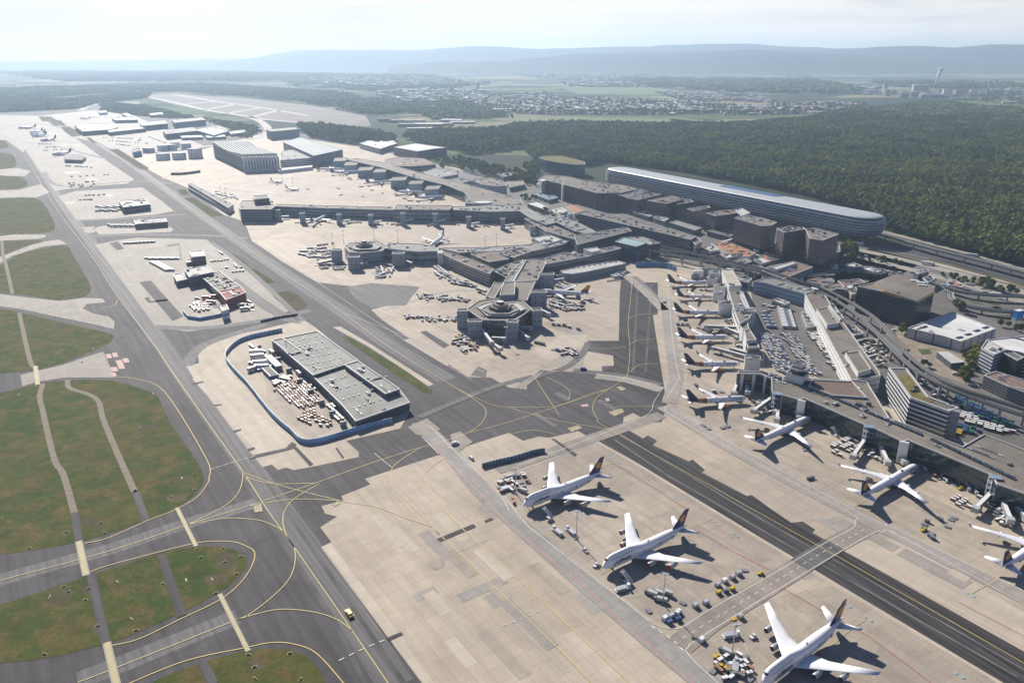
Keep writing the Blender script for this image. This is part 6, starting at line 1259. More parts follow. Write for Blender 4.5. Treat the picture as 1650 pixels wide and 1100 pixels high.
# ================================================================ LIGHT MASTS, VEHICLES, GROUND EQUIPMENT
BRN = plain('cart_curtain_brown', (.22, .09, .05), .7); ORN = plain('cart_curtain_orange', (.42, .17, .07), .7); YV = plain('vehicle_yellow', (.55, .38, .03), .45); REDV = plain('vehicle_red', (.45, .04, .03), .4)
BLV = plain('vehicle_blue', (.05, .12, .32), .4); GRV = plain('cart_green', (.03, .16, .10), .5); BLC = plain('cart_blue', (.04, .08, .24), .5); WV = plain('vehicle_white', (.74, .74, .73), .35); GV = plain('vehicle_grey', (.20, .21, .22), .4); ALU = plain('aluminium', (.55, .56, .57), .35, metal=.4)
def wheels(b, xs, y, r=.42):
    for x in xs:
        for s in (-1, 1): b.bar((x, s * y - .14, r), (x, s * y + .14, r), r, TYRE, 8)
# light mast
def mast():
    e = empty('light_mast'); b = MB(); b.bar((0, 0, 0), (0, 0, 20.5), .38, ALU, 8, .2); b.obj('pole', e)
    b = MB(); b.box((0, 0, 19.8), (3.6, 1.4, .25), ALU); b.obj('head_frame', e)
    for x in (-1.6, -.55, .55, 1.6):
        for y in (-.7, .7):
            b = MB(); b.box((x, y, 19.6), (.75, .5, .8), WV, 0, .75); b.obj('lamp', e)
    b = MB(); b.box((0, 0, 0), (2.2, 2.2, .7), WALLG, 0, .8); b.obj('base', e)
    return e
MASTS = [((928.5, 868), 'tall light mast by the tail-end equipment of the first hump-backed jet'), ((1068, 973), 'tall light mast beside the cluster of white steps below the red-engined jet'), ((1179, 1057), 'tall light mast above the dark equipment pile by the bottom jet'),
  ((831, 795), 'tall light mast in the equipment cluster behind the first jet nose'), ((815, 556), 'thin mast in front of the hexagonal terminal head'), ((536, 396), 'thin mast left of the octagonal terminal head'), ((554, 392), 'second thin mast left of the octagonal head'), ((603, 386), 'thin mast behind the octagonal head roof'), ((641, 391), 'dark thick mast behind the far wing'),
  ((782, 400), 'thin mast on the apron strip behind the brown roofed block'), ((800, 397), 'second thin mast behind the brown roofed block'), ((291, 411), 'thin mast on the fire station pad, upper left'), ((356, 316), 'thin mast among the carts by the dark pier'), ((365, 318), 'second thin mast among the carts by the dark pier'), ((472, 300), 'thin mast behind the small jet on the far apron'), ((1228, 590), 'slim mast at the edge of the white cart yard'),
  ((464, 578), 'slim mast on the cargo hall pad'), ((455, 292), 'thin mast at the far apron middle'), ((1232, 520), 'slim mast in the bus yard'), ((1338, 540), 'slim mast at the white walled deck'), ((880, 372), 'slim mast on the round apron end'), ((1020, 470), 'low mast on the asphalt strip')]
m0 = mast()
for k, (px, lb) in enumerate(MASTS):
    o = m0 if k == 0 else copy_tree(m0); g = W(*px); o.location = (g.x, g.y, 0); o.rotation_euler = (0, 0, rnd.uniform(-.4, .4)); tag(o, lb, 'light mast', 'tall apron light masts')
# small things: (builder) -> mesh(es)
def veh(name, kind, c1=WV, c2=WV):
    e = empty(name); L, Wd, h = {'van': (5.2, 2.0, 2.1), 'truck': (9.5, 2.5, 3.6), 'bus': (13.5, 3.0, 3.1), 'car': (4.5, 1.8, 1.3), 'tug': (4.2, 2.2, 1.3), 'loader': (10, 3.2, 2.2), 'trailer': (13.5, 2.6, 3.9)}[kind]
    b = MB()
    if kind == 'bus':
        b.box((0, 0, .45), (L, Wd, h - .5), c1, 0, .97); b.obj('body', e); b = MB(); b.box((0, 0, 1.5), (L + .05, Wd + .05, .95), GLASS); b.obj('windows', e); b = MB(); b.box((1, 0, h - .05), (4, 1.8, .35), GV); b.obj('roof_unit', e)
    elif kind in ('van', 'car'):
        b.box((0, 0, .4), (L, Wd, h * .45), c1); b.box((-L * .06 if kind == 'car' else -.4, 0, .4 + h * .45), (L * .55 if kind == 'car' else L * .78, Wd * .92, h * .42), c1, 0, .86); b.obj('body', e)
        b = MB(); b.box((-L * .06 if kind == 'car' else -.3, 0, .45 + h * .5), (L * .52 if kind == 'car' else L * .74, Wd * .93, h * .22), GLASS, 0, .93); b.obj('windows', e)
    elif kind in ('truck', 'trailer'):
        b.box((L / 2 - 1, 0, .6), (2, Wd, 2.2), c2, 0, .92); b.obj('cab', e); b = MB(); b.box((L / 2 - .98, 0, 1.6), (2, Wd + .04, .8), GLASS, 0, .95); b.obj('windscreen', e); b = MB(); b.box((-1.1, 0, .9), (L - 2.5, Wd, h - .9), c1); b.obj('box_body', e)
    elif kind == 'tug':
        b.box((0, 0, .4), (L, Wd, .9), c1, 0, .95); b.box((.6, 0, 1.3), (1.5, Wd * .8, .9), c2, 0, .9); b.obj('body', e); b = MB(); b.box((.6, 0, 1.45), (1.55, Wd * .83, .5), GLASS); b.obj('cab_glass', e)
    else:
        b.box((0, 0, .6), (L, Wd, .5), c1); b.box((L * .38, 0, 1.1), (1.6, Wd * .6, 2.2), c2); b.obj('chassis', e); b = MB(); b.box((-1, 0, 2.0), (L * .7, Wd, .3), ALU)
        for s in (-1, 1):
            for x in (-L * .3, L * .2): b.bar((x, s * Wd * .4, 1), (x + 2, s * Wd * .4, 2.1), .12, ALU, 5)
        b.obj('platform', e)
    b = MB(); wheels(b, (-L * .32, L * .34), Wd / 2 - .1, .45 if kind != 'car' else .33); b.obj('wheels', e)
    return e
def steps(c1=WV):
    e = empty('boarding_steps'); b = MB(); b.box((0, 0, .5), (7.5, 2.2, .6), c1); b.box((3.0, 0, 1.1), (1.6, 2.1, 1.1), GLASS); b.obj('chassis', e); b = MB()
    b.rings([[(-3.6, -1, 1.1), (-3.6, 1, 1.1), (-3.6, 1, 1.5), (-3.6, -1, 1.5)], [(2.6, -1, 5.2), (2.6, 1, 5.2), (2.6, 1, 5.6), (2.6, -1, 5.6)], [(4.6, -1, 5.2), (4.6, 1, 5.2), (4.6, 1, 5.6), (4.6, -1, 5.6)]], ALU, smooth=False); b.obj('stair_flight', e)
    for s in (-1, 1):
        b = MB(); b.rings([[(-3.6, s * 1.05, 1.5), (-3.6, s * 1.15, 1.5), (-3.6, s * 1.15, 2.6), (-3.6, s * 1.05, 2.6)], [(2.6, s * 1.05, 5.6), (2.6, s * 1.15, 5.6), (2.6, s * 1.15, 6.8), (2.6, s * 1.05, 6.8)], [(4.6, s * 1.05, 5.6), (4.6, s * 1.15, 5.6), (4.6, s * 1.15, 6.8), (4.6, s * 1.05, 6.8)]], WV, smooth=False); b.obj('side_rail', e)
    b = MB(); wheels(b, (-2.6, 2.6), 1, .42); b.obj('wheels', e); return e
def single(name, parts):
    b = MB()
    for c, d, m, t in parts: b.box(c, d, m, 0, t, True)
    return meshof(b, name)
def cart_mesh(side, roof):   # covered baggage cart: wheels, deck, curtains, roof
    b = MB(); b.box((0, 0, .45), (3.0, 1.5, .2), GV, bottom=True); b.box((0, 0, .65), (2.7, 1.4, 1.1), side); b.box((0, 0, 1.75), (3.1, 1.65, .16), roof, 0, .97, True)
    wheels(b, (-1, 1), .6, .25); b.bar((1.5, 0, .4), (2.4, 0, .3), .06, GV, 4); return meshof(b, 'baggage_cart')
def dolly_mesh(box, tone=ALU):
    b = MB(); b.box((0, 0, .4), (3.3, 2.4, .22), GV, bottom=True); wheels(b, (-1.1, 1.1), .9, .25); b.bar((1.6, 0, .4), (2.6, 0, .3), .07, GV, 4)
    if box: b.box((0, 0, .62), (3.0, 2.2, 1.0), tone, 0, 1); b.box((0, 0, 1.62), (3.0, 2.2, .6), tone, 0, .86)
    return meshof(b, 'container_dolly')
CM = dict(wb=cart_mesh(BRN, WV), wo=cart_mesh(ORN, WV), wg=cart_mesh(GV, WV), gg=cart_mesh(GRV, GRV), bb=cart_mesh(BLC, BLC), gw=cart_mesh(GRV, WV), ob=cart_mesh(ORN, plain('cream_cart_roof', (.62, .55, .44), .5)), yy=cart_mesh(YV, YV), rr=cart_mesh(BRN, plain('rusty_cart_roof', (.30, .15, .10), .6)), rb=cart_mesh(BRN, plain('cream_cart_roof', (0, 0, 0))), dk=cart_mesh(GV, GV),
          d0=dolly_mesh(False), d1=dolly_mesh(True), d2=dolly_mesh(True, WV), d3=dolly_mesh(True, plain('container_tan', (.45, .33, .22), .6)))
CARTS = []
def one(key, p, rz, label, grp, name='baggage_cart', cat='baggage cart', s=1.0):
    if p[1] < 520: s = min(s, 1.1)
    CARTS.append((math.hypot(p[0], p[1]) / s, name, key, (p[0], p[1]), rz, label, grp, cat, s))
def yard(poly, sx, sy, keys, label, grp, ang, miss=.08, wob=.15, s=1.0, lim=999, name='baggage_cart', cat='baggage cart', blk=0, clump=None):
    P = [tuple(W(*q)[:2]) for q in poly]; co, si = math.cos(ang), math.sin(ang); cxx = sum(p[0] for p in P) / len(P); cyy = sum(p[1] for p in P) / len(P); n = 0; out = []
    for i in range(-60, 61):
        for j in range(-60, 61):
            x, y = i * sx + rnd.uniform(-wob, wob), j * sy + rnd.uniform(-wob, wob) + (i % 2) * 0
            q = (cxx + x * co - y * si, cyy + x * si + y * co)
            if not inside(q, P) or rnd.random() < miss: continue
            if clump and noise.noise(Vector((q[0] * .05, q[1] * .05, clump))) < 0: continue
            out.append((q, ang + rnd.uniform(-.09, .09)))
    for q, a in out[:lim]: one(rnd.choice(keys), q, a, label, grp, name, cat, s)
    return len(out)
def run(pts, step, keys, label, grp, name='baggage_cart', cat='baggage cart', s=1.15, gap=.0, wob=.4):
    P = [W(*q) for q in pts]
    for a, c in zip(P, P[1:]):
        d = c - a; L = d.length; k = 0
        while k < L:
            if rnd.random() >= gap: q = a + d * (k / L); one(rnd.choice(keys), (q.x + rnd.uniform(-wob, wob), q.y + rnd.uniform(-wob, wob)), math.atan2(d.y, d.x) + rnd.uniform(-.2, .2), label, grp, name, cat, s)
            k += step
n = 0
G = 'carts parked on the cargo hall pad'
n += yard([(440, 629), (462, 615), (480, 612), (507, 625), (516, 646), (510, 652), (500, 660), (478, 658)], 4.6, 2.8, ['rb', 'rr', 'wo', 'rr', 'rr', 'rb'], 'brown and white cart in the tight rows beside the cargo hall', G, UA, .12, s=1.05)
n += yard([(478, 674), (490, 662), (506, 660), (512, 668), (540, 680), (530, 688), (505, 687)], 4.8, 3.2, ['rr', 'rb', 'rr', 'ob'], 'brown and white cart in the rounded block at the fenced pad corner', G, UA + .3, .12, s=1.05)
n += yard([(523, 655), (535, 650), (556, 678), (548, 682)], 5, 3.4, ['wb', 'wo', 'wg'], 'white-topped cart in the short row at the dock of the cargo hall', G, UA, .1, s=1.3)
n += yard([(438, 618), (460, 608), (470, 608), (466, 616), (444, 624)], 4.4, 3.4, ['wo', 'wb', 'ob'], 'cart in the loose group below the parked trucks', G, UA + .5, .2, s=1.3)
G = 'small carts in the packed yard behind the stepped pier'
n += yard([(1222, 540), (1236, 533), (1252, 545), (1276, 590), (1282, 606), (1258, 604), (1246, 592)], 4.6, 3.3, ['wg', 'rb', 'wg', 'dk', 'dk', 'bb', 'wg', 'd1'], 'small cart in the packed left block behind the stepped pier', G, R(-62), .07, .6, s=1.08)
n += yard([(1256, 538), (1276, 536), (1292, 556), (1308, 588), (1322, 604), (1304, 606), (1290, 590), (1270, 560)], 4.6, 3.3, ['wg', 'wg', 'dk', 'rb', 'wo', 'dk', 'd1'], 'small cart in the packed middle block near the control tower', G, R(-62), .07, .6, s=1.08)
n += yard([(1298, 532), (1312, 530), (1324, 545), (1332, 562), (1322, 566), (1308, 548)], 4.4, 3.3, ['wg', 'ob', 'wo', 'wg'], 'cream-roofed cart beside the bright white wall', G, R(-62), .08, .5, s=1.2)
n += yard([(1322, 566), (1336, 562), (1358, 596), (1366, 606), (1352, 610), (1336, 590)], 5.2, 3.8, ['gg', 'bb', 'gw', 'wo', 'gg'], 'green or blue cart along the foot of the bright white wall', G, R(-62), .2, .6, s=1.2)
G = 'carts in the right-hand yard'
n += yard([(1532, 642), (1545, 640), (1600, 668), (1634, 684), (1630, 692), (1590, 682), (1556, 664)], 5.4, 3.8, ['gg', 'bb', 'gg', 'bb'], 'green or blue container in the double row under the elevated track', G, R(-38), .05, .6, s=1.5)
n += yard([(1545, 660), (1556, 664), (1592, 684), (1636, 696), (1622, 700), (1592, 696), (1560, 684), (1542, 672)], 4.6, 3.6, ['wg', 'wo', 'wg', 'wb', 'gw'], 'white cart in the middle rows of the yard by the green roofed office', G, R(-38), .12, .6, s=1.3)
n += yard([(1538, 682), (1550, 684), (1580, 696), (1572, 702), (1538, 692)], 4.8, 3.6, ['gg', 'bb'], 'green or blue cart just behind the pier roof corner', G, R(-38), .1, .5, s=1.3)
n += yard([(1536, 696), (1546, 694), (1553, 700), (1546, 703)], 5, 3.4, ['yy'], 'yellow cart of the small yellow group behind the pier roof', G, R(-38), 0, .3, s=1.25)
G = 'carts and containers at the glass pier'
n += yard([(1332, 729), (1345, 716), (1372, 706), (1388, 714), (1376, 728), (1352, 738)], 5.4, 3.6, ['wb', 'wo', 'wb'], 'white-topped orange cart in the block under the first glass pier bridge', G, UA, .12, .4, s=1.45)
n += yard([(1530, 809), (1545, 798), (1568, 812), (1556, 824), (1540, 818)], 5.2, 3.6, ['wb', 'wo', 'wg'], 'white-topped cart in the block under the far right bridge', G, UA, .1, .4, s=1.45)
n += yard([(1475, 848), (1495, 838), (1520, 830), (1536, 822), (1546, 832), (1530, 850), (1510, 866), (1498, 870), (1488, 856)], 6.2, 4.0, ['d0', 'dk', 'd0'], 'dark empty dolly in the loose field before the right pier', G, UA + .3, .35, 1.2, s=1.2, name='container_dolly', cat='dolly')
G = 'equipment lines at the hexagonal terminal'
LB = 'small cart or dolly in the lines of ground equipment on the apron'
for pts, st, ks, gp, lb in (([(650, 513), (680, 512), (708, 515), (736, 517)], 5.5, ['wg', 'dk', 'wb', 'd0'], .25, 'cart in the lower line left of the hexagonal terminal'), ([(676, 480), (700, 482), (734, 484), (758, 488)], 5, ['wg', 'dk', 'wb', 'd0'], .2, 'cart in the upper line left of the hexagonal terminal'), ([(684, 476), (698, 478)], 5, ['dk'], .2, 'cart in the upper line left of the hexagonal terminal'),
      ([(724, 453), (750, 457), (767, 461)], 4.2, ['wb', 'dk', 'wg', 'wo'], .05, 'cart in the line below the scalloped terminal wing'), ([(728, 457), (750, 461), (765, 463)], 4.4, ['wb', 'dk'], .2, 'cart in the line below the scalloped terminal wing'), ([(700, 431), (712, 440), (728, 446)], 4.2, ['wg', 'wg', 'd2'], .05, 'white cart in the slanting double row left of the scalloped wing'), ([(705, 430), (722, 443)], 4.2, ['wg', 'd2'], .05, 'white cart in the slanting double row left of the scalloped wing'), ([(701, 440), (712, 448)], 4.2, ['wg'], .1, 'white cart in the slanting double row left of the scalloped wing'),
      ([(622, 428), (636, 430), (630, 438)], 4.2, ['wg', 'dk', 'wg'], .05, 'pale cart in the cluster below the octagonal head'), ([(614, 430), (618, 442), (606, 448)], 4.4, ['wg', 'd2'], .1, 'pale cart in the cluster below the octagonal head'), ([(607, 449), (628, 446), (634, 432)], 5, ['wg', 'd0'], .2, 'pale cart in the cluster below the octagonal head'), ([(482, 410), (500, 414), (520, 416), (534, 414)], 4.5, ['wg', 'dk', 'wg'], .0, 'cart in the crowd left of the octagonal head'), ([(486, 406), (510, 406), (534, 406)], 4.5, ['wg', 'wb', 'wg'], .1, 'cart in the crowd left of the octagonal head'), ([(496, 401), (528, 400)], 4.5, ['wg', 'dk'], .1, 'cart in the crowd left of the octagonal head'), ([(512, 396), (540, 392)], 5, ['wg', 'dk'], .1, 'cart in the crowd left of the octagonal head'),
      ([(520, 433), (544, 432)], 5, ['dk', 'bb', 'd0'], .1, 'dark cart in the short line left of the octagonal head tower'), ([(510, 428), (558, 427)], 6, ['rr', 'wg', 'd0'], .3, 'cart in the short line left of the octagonal head tower'), ([(892, 488), (910, 494), (942, 494)], 4.2, ['wo', 'wb', 'rr', 'wo'], .05, 'orange cart in the crowd below the crimson-finned jet'), ([(886, 492), (904, 498), (944, 499)], 4.2, ['wo', 'wb', 'wg'], .05, 'orange cart in the crowd below the crimson-finned jet'), ([(896, 457), (912, 463)], 4, ['wg', 'd2'], 0, 'white cart above the wing of the crimson-finned jet'), ([(897, 462), (916, 467)], 4, ['wg', 'd2', 'wg'], 0, 'white cart above the wing of the crimson-finned jet'),
      ([(884, 523), (910, 526), (934, 532)], 6, ['dk', 'd0', 'wg'], .15, 'dark cart in the line right of the hexagonal terminal'), ([(908, 566), (926, 572)], 4, ['wb', 'dk', 'd3'], 0, 'brown cart in the small group near the asphalt edge'), ([(892, 564), (905, 567)], 4.5, ['bb', 'd0'], .1, 'blue cart in the small group near the asphalt edge'), ([(864, 553), (878, 556)], 4.5, ['dk'], 0, 'dark dolly right of the hexagonal terminal shadow'),
      ([(748, 552), (762, 558), (768, 566)], 4, ['dk', 'wg', 'rr', 'd0'], 0, 'cart in the heap at the foot of the grey boarding tower'), ([(738, 545), (750, 548)], 5, ['yy', 'dk'], .1, 'cart in the heap at the foot of the grey boarding tower'), ([(348, 313), (372, 318), (384, 320)], 7, ['wg', 'wb'], .1, 'cart near the joint of the dark pier'), ([(700, 360), (718, 366)], 8, ['dk', 'rr'], .2, 'dark cart before the long terminal front'),
      ([(600, 363), (610, 361)], 6, ['dk', 'rr'], .1, 'dark cart before the long terminal front'), ([(640, 364), (648, 362)], 6, ['dk', 'rr'], .1, 'dark cart before the long terminal front'), ([(690, 365), (700, 362)], 6, ['dk', 'rr'], .1, 'dark cart before the long terminal front')):
    run(pts, st, ks, lb, G, gap=gp, s=1.4)
G = 'loose equipment on the terminal aprons'
def cluster(poly, n, keys, label, s=1.15, face=None):
    P = [tuple(W(*q)[:2]) for q in poly]; xs = [p[0] for p in P]; ys = [p[1] for p in P]; k = 0; t = 0; used_ = []
    while k < n and t < 4000:
        t += 1; q = (rnd.uniform(min(xs), max(xs)), rnd.uniform(min(ys), max(ys)))
        if not inside(q, P): continue
        a = rnd.choice((UA, UA + 1.57, 0.3)) + rnd.uniform(-.15, .15); m = rnd.randrange(1, 6)     # short trains
        for j in range(m):
            r_ = (q[0] + math.cos(a) * 4.4 * j, q[1] + math.sin(a) * 4.4 * j)
            if inside(r_, P) and all((r_[0] - u[0]) ** 2 + (r_[1] - u[1]) ** 2 > 9 for u in used_): one(rnd.choice(keys), r_, a, label, G, 'container_dolly' if keys[0][0] == 'd' else 'baggage_cart', 'baggage cart', s); used_.append(r_); k += 1
MIX = ['wg', 'dk', 'wb', 'wo', 'd0', 'dk', 'wg', 'rr']
for poly, n_, lb in (([(884, 486), (900, 484), (948, 492), (948, 500), (900, 502), (886, 496)], 46, 'cart in the dense crowd below the crimson-finned jet'), ([(893, 452), (915, 456), (922, 468), (904, 470)], 26, 'cart above the crimson-finned jet'), ([(870, 470), (890, 470), (896, 486), (880, 488)], 12, 'cart by the nose of the crimson-finned jet'),
      ([(650, 508), (745, 512), (745, 520), (655, 518)], 30, 'cart in the lower line left of the hexagonal terminal'), ([(672, 474), (740, 478), (770, 488), (770, 496), (740, 490), (676, 484)], 40, 'cart in the upper line left of the hexagonal terminal'), ([(735, 538), (762, 545), (775, 565), (752, 572), (728, 555)], 34, 'cart in the heap at the foot of the grey boarding tower'),
      ([(480, 405), (534, 396), (540, 418), (500, 420)], 60, 'cart in the crowd left of the octagonal head'), ([(606, 428), (638, 426), (632, 444), (606, 450)], 28, 'cart in the cluster below the octagonal head'), ([(695, 428), (715, 432), (732, 448), (705, 450)], 26, 'cart left of the scalloped wing'), ([(722, 448), (770, 456), (772, 466), (726, 458)], 34, 'cart in the line below the scalloped wing'),
      ([(508, 424), (560, 426), (556, 436), (515, 436)], 22, 'cart in the line left of the octagonal head tower'), ([(900, 560), (930, 564), (930, 576), (905, 572)], 16, 'cart in the small group near the asphalt edge'), ([(1112, 445), (1150, 440), (1158, 452), (1125, 455)], 34, 'cart in the crowd above the farthest orange banded jet'), ([(1150, 462), (1165, 462), (1168, 474), (1150, 474)], 12, 'cart between the farthest orange banded jets'),
      ([(1115, 528), (1140, 526), (1170, 534), (1150, 538)], 12, 'cart beside the boarding tunnel of the stepped pier'), ([(1165, 508), (1190, 514), (1192, 530), (1170, 520)], 14, 'cart at the foot of the stepped pier'), ([(1185, 545), (1198, 548), (1200, 562), (1186, 560)], 12, 'cart at the foot of the stepped pier, lower'), ([(1205, 640), (1240, 650), (1262, 662), (1230, 668)], 16, 'cart under the first glass pier bridge'),
      ([(1296, 655), (1340, 676), (1336, 690), (1296, 670)], 18, 'dark cart in the shade of the glass pier'), ([(1440, 735), (1480, 728), (1540, 765), (1560, 790), (1520, 775)], 30, 'dark cart in the shade of the right-hand pier'), ([(1372, 708), (1400, 718), (1420, 742), (1396, 735)], 14, 'cart beside the middle pair of bridges'), ([(1575, 800), (1600, 812), (1640, 850), (1610, 845)], 24, 'cart under the far right bridges'),
      ([(450, 356), (620, 358), (860, 366), (860, 372), (620, 364), (450, 362)], 60, 'cart before the long terminal front'), ([(345, 308), (380, 314), (390, 322), (362, 322)], 40, 'cart near the joint of the dark pier'), ([(420, 288), (520, 298), (620, 318), (500, 320)], 14, 'cart on the open far apron'), ([(545, 282), (640, 300), (730, 322), (660, 326), (560, 296)], 50, 'cart between the jets of the curved hall'),
      ([(318, 486), (340, 490), (336, 505), (300, 500)], 34, 'dark object in the storage yard of the fire station'), ([(380, 485), (402, 482), (412, 500), (390, 508)], 16, 'cart on the loop right of the guard house'), ([(306, 408), (350, 402), (400, 440), (380, 445)], 24, 'cart around the fire station roofs'), ([(402, 556), (436, 560), (420, 606), (400, 600)], 16, 'cart beside the articulated column'), ([(1225, 480), (1250, 478), (1258, 500), (1232, 508)], 16, 'cart at the head of the bus yard'),
      ([(1380, 552), (1430, 560), (1428, 600), (1396, 580)], 46, 'cart or crate in the shade behind the white walled deck'), ([(1440, 600), (1480, 605), (1530, 640), (1500, 640)], 24, 'crate under the elevated track'), ([(798, 770), (850, 764), (852, 796), (812, 800)], 18, 'loose cart around the fourth light mast'), ([(1150, 1060), (1200, 1050), (1215, 1095), (1160, 1095)], 20, 'dark cart in the pile by the bottom jet')):
    cluster(poly, n_, MIX, lb, 1.2)
G = 'equipment rows on the far cargo aprons'
for pts in ([(64, 233), (104, 231)], [(70, 238), (90, 238)], [(72, 243), (122, 241)], [(104, 262), (140, 262)], [(105, 268), (148, 270)], [(112, 285), (130, 285)], [(140, 284), (175, 282)], [(114, 296), (160, 292)], [(114, 299), (156, 297)], [(116, 302), (150, 300)], [(168, 222), (215, 224)], [(175, 227), (240, 232)], [(190, 233), (215, 236)], [(160, 214), (200, 218)], [(240, 221), (268, 231)], [(130, 190), (215, 189)], [(128, 323), (150, 322)], [(132, 316), (170, 314)]):
    run(pts, 8, ['wb', 'dk', 'wg', 'd2', 'bb', 'rr'], 'small equipment in the rows on the far cargo aprons', G, gap=.35, s=1.6, wob=2.5)
G = 'equipment between the first two hump-backed jets'
for pts, st, ks, lb in (([(1155, 943), (1200, 920), (1212, 922)], 6.0, ['d1', 'd0', 'd2', 'd1'], 'container dolly in the upper line beside the crossing road'), ([(1158, 956), (1186, 948)], 4.6, ['d0', 'yy', 'dk'], 'yellow or dark cart in the short line beside the crossing road'), ([(1122, 978), (1147, 968)], 6, ['d1'], 'grey container in the row of three beside the crossing road'),
      ([(1072, 999), (1092, 988), (1100, 982)], 4.6, ['d1', 'd2'], 'white container in the block below the second light mast'), ([(1080, 1003), (1100, 996)], 4.6, ['d1', 'd2', 'bb'], 'white container in the block below the second light mast'), ([(1122, 1040), (1132, 1032)], 4.5, ['d1', 'd2'], 'white container at the turning of the crossing road'), ([(1182, 1000), (1194, 994)], 5, ['yy', 'd1'], 'small cart above the third light mast'),
      ([(1046, 984), (1048, 986)], 9, ['d0'], 'lone dolly below the second light mast'), ([(1100, 972), (1103, 974)], 9, ['d0'], 'lone tan dolly right of the second light mast'), ([(1150, 1083), (1166, 1060), (1180, 1080)], 3.6, ['dk', 'd0', 'rr', 'd0'], 'dark dolly in the pile by the bottom jet'), ([(1158, 1075), (1200, 1092)], 3.6, ['dk', 'd0', 'yy'], 'dark dolly in the pile by the bottom jet'),
      ([(805, 786), (822, 782)], 4, ['dk', 'd2', 'd0'], 'cart in the equipment cluster before the first jet nose'), ([(808, 779), (824, 774)], 4, ['d2', 'wg', 'dk'], 'cart in the equipment cluster before the first jet nose'), ([(826, 805), (832, 818)], 4.5, ['d0', 'rr'], 'cart in the equipment cluster before the first jet nose'), ([(1296, 725), (1312, 770)], 60, ['d0'], 'lone dolly between the glass pier jets'), ([(1302, 772), (1315, 770)], 3.6, ['dk'], 'small dark dolly of the trio between glass pier jets'),
      ([(1105, 568), (1108, 568)], 5, ['dk'], 'dark dolly beside a fin in the orange banded row'), ([(1092, 524), (1108, 524)], 5, ['dk'], 'dark dolly beside a fin in the orange banded row'), ([(1133, 686), (1142, 692)], 6, ['d0'], 'dark dolly before the jet nearest the glass pier'), ([(1165, 690), (1176, 686)], 5, ['dk', 'd0'], 'dark dolly before the jet nearest the glass pier'), ([(1150, 632), (1170, 632)], 7, ['d0', 'wg'], 'dolly between the last two orange banded jets'), ([(1122, 622), (1135, 632)], 6, ['d0', 'dk'], 'dolly between the last two orange banded jets'),
      ([(1120, 452), (1160, 447)], 4, ['wg', 'dk', 'rr', 'd2'], 'cart in the crowd above the farthest orange banded jet'), ([(1130, 468), (1155, 470)], 5, ['dk', 'wo'], 'cart between the two farthest orange banded jets'), ([(1180, 512), (1190, 520)], 4, ['wo', 'dk'], 'cart at the foot of the stepped pier')):
    run(pts, st, ks, lb, G, gap=.05, s=1.35, name='container_dolly', cat='container dolly', wob=.5)
# the carts and dollies that show largest are objects of their own, the rest is one mass
mass = MB(); cnt = {}
CARTS.sort(key=lambda c: c[0])
for dd_, nm, key, p, rz, lb, gp, ct, s in CARTS:
    cnt[nm] = cnt.get(nm, 0) + 1
    if cnt[nm] <= 295: o = mesh_obj(nm, CM[key], None, (p[0], p[1], 0), rz); tag(o, lb, ct, gp); o.scale = (s, s, s); continue
    me = CM[key]; co, si = math.cos(rz), math.sin(rz); n0 = len(mass.v)
    mass.v += [(p[0] + (v.co.x * co - v.co.y * si) * s, p[1] + (v.co.x * si + v.co.y * co) * s, v.co.z * s) for v in me.vertices]
    ids = [mass.mi(m) for m in me.materials]
    for f in me.polygons: mass.f.append(tuple(n0 + q for q in f.vertices)); mass.m.append(ids[f.material_index]); mass.sm.append(False)
tag(mass.obj('far_baggage_carts'), kind='stuff')
# vehicles with parts
PV = {k: veh(*a) for k, a in dict(van=('van', 'van'), tug=('tow_tractor', 'tug', WV, WV), ytug=('tow_tractor', 'tug', YV, YV), bus=('bus', 'bus', WV), truck=('truck', 'truck', plain('truck_box_grey', (.45, .45, .44), .5), GV), car=('car', 'car', GV), wcar=('car', 'car', WV), bvan=('van', 'van', BLV), red=('fire_engine', 'truck', REDV, REDV), loader=('cargo_loader', 'loader', WV, WV), trailer=('articulated_truck', 'trailer', WV, GV), ycar=('follow_me_car', 'car', YV), bbus=('bus', 'bus', BLC)).items()}
PV['steps'] = steps(); fresh = set(PV)
CATS = dict(van='van', tug='tow tractor', ytug='tow tractor', bus='bus', truck='truck', car='car', wcar='car', bvan='van', red='fire engine', loader='cargo loader', trailer='truck', ycar='car', bbus='bus', steps='boarding steps')
def place(k, px, rz, label, grp=None, s=1.0):
    e = PV[k] if k in fresh else copy_tree(PV[k]); fresh.discard(k); g = W(*px)
    e.location = (g.x, g.y, 0); e.rotation_euler = (0, 0, rz); e.scale = (s, s, s)
    for key in ('group',):
        if key in e: del e[key]
    return tag(e, label, CATS[k], grp)
q = UA
place('ycar', (563, 990), UA, 'yellow vehicle with black shadow driving on the dark taxiway', s=1.5)
place('bvan', (940, 596), 0, 'dark blue van on the road north of the asphalt junction', s=1.2); place('van', (1070, 487), 1.2, 'white van on the service road by the dark asphalt strip', s=1.2)
place('van', (733, 716), .5, 'pale van alone on the dark patch below the cargo hall', s=1.2); place('van', (759, 739), UA, 'small dark van at the junction of service road and taxiway')
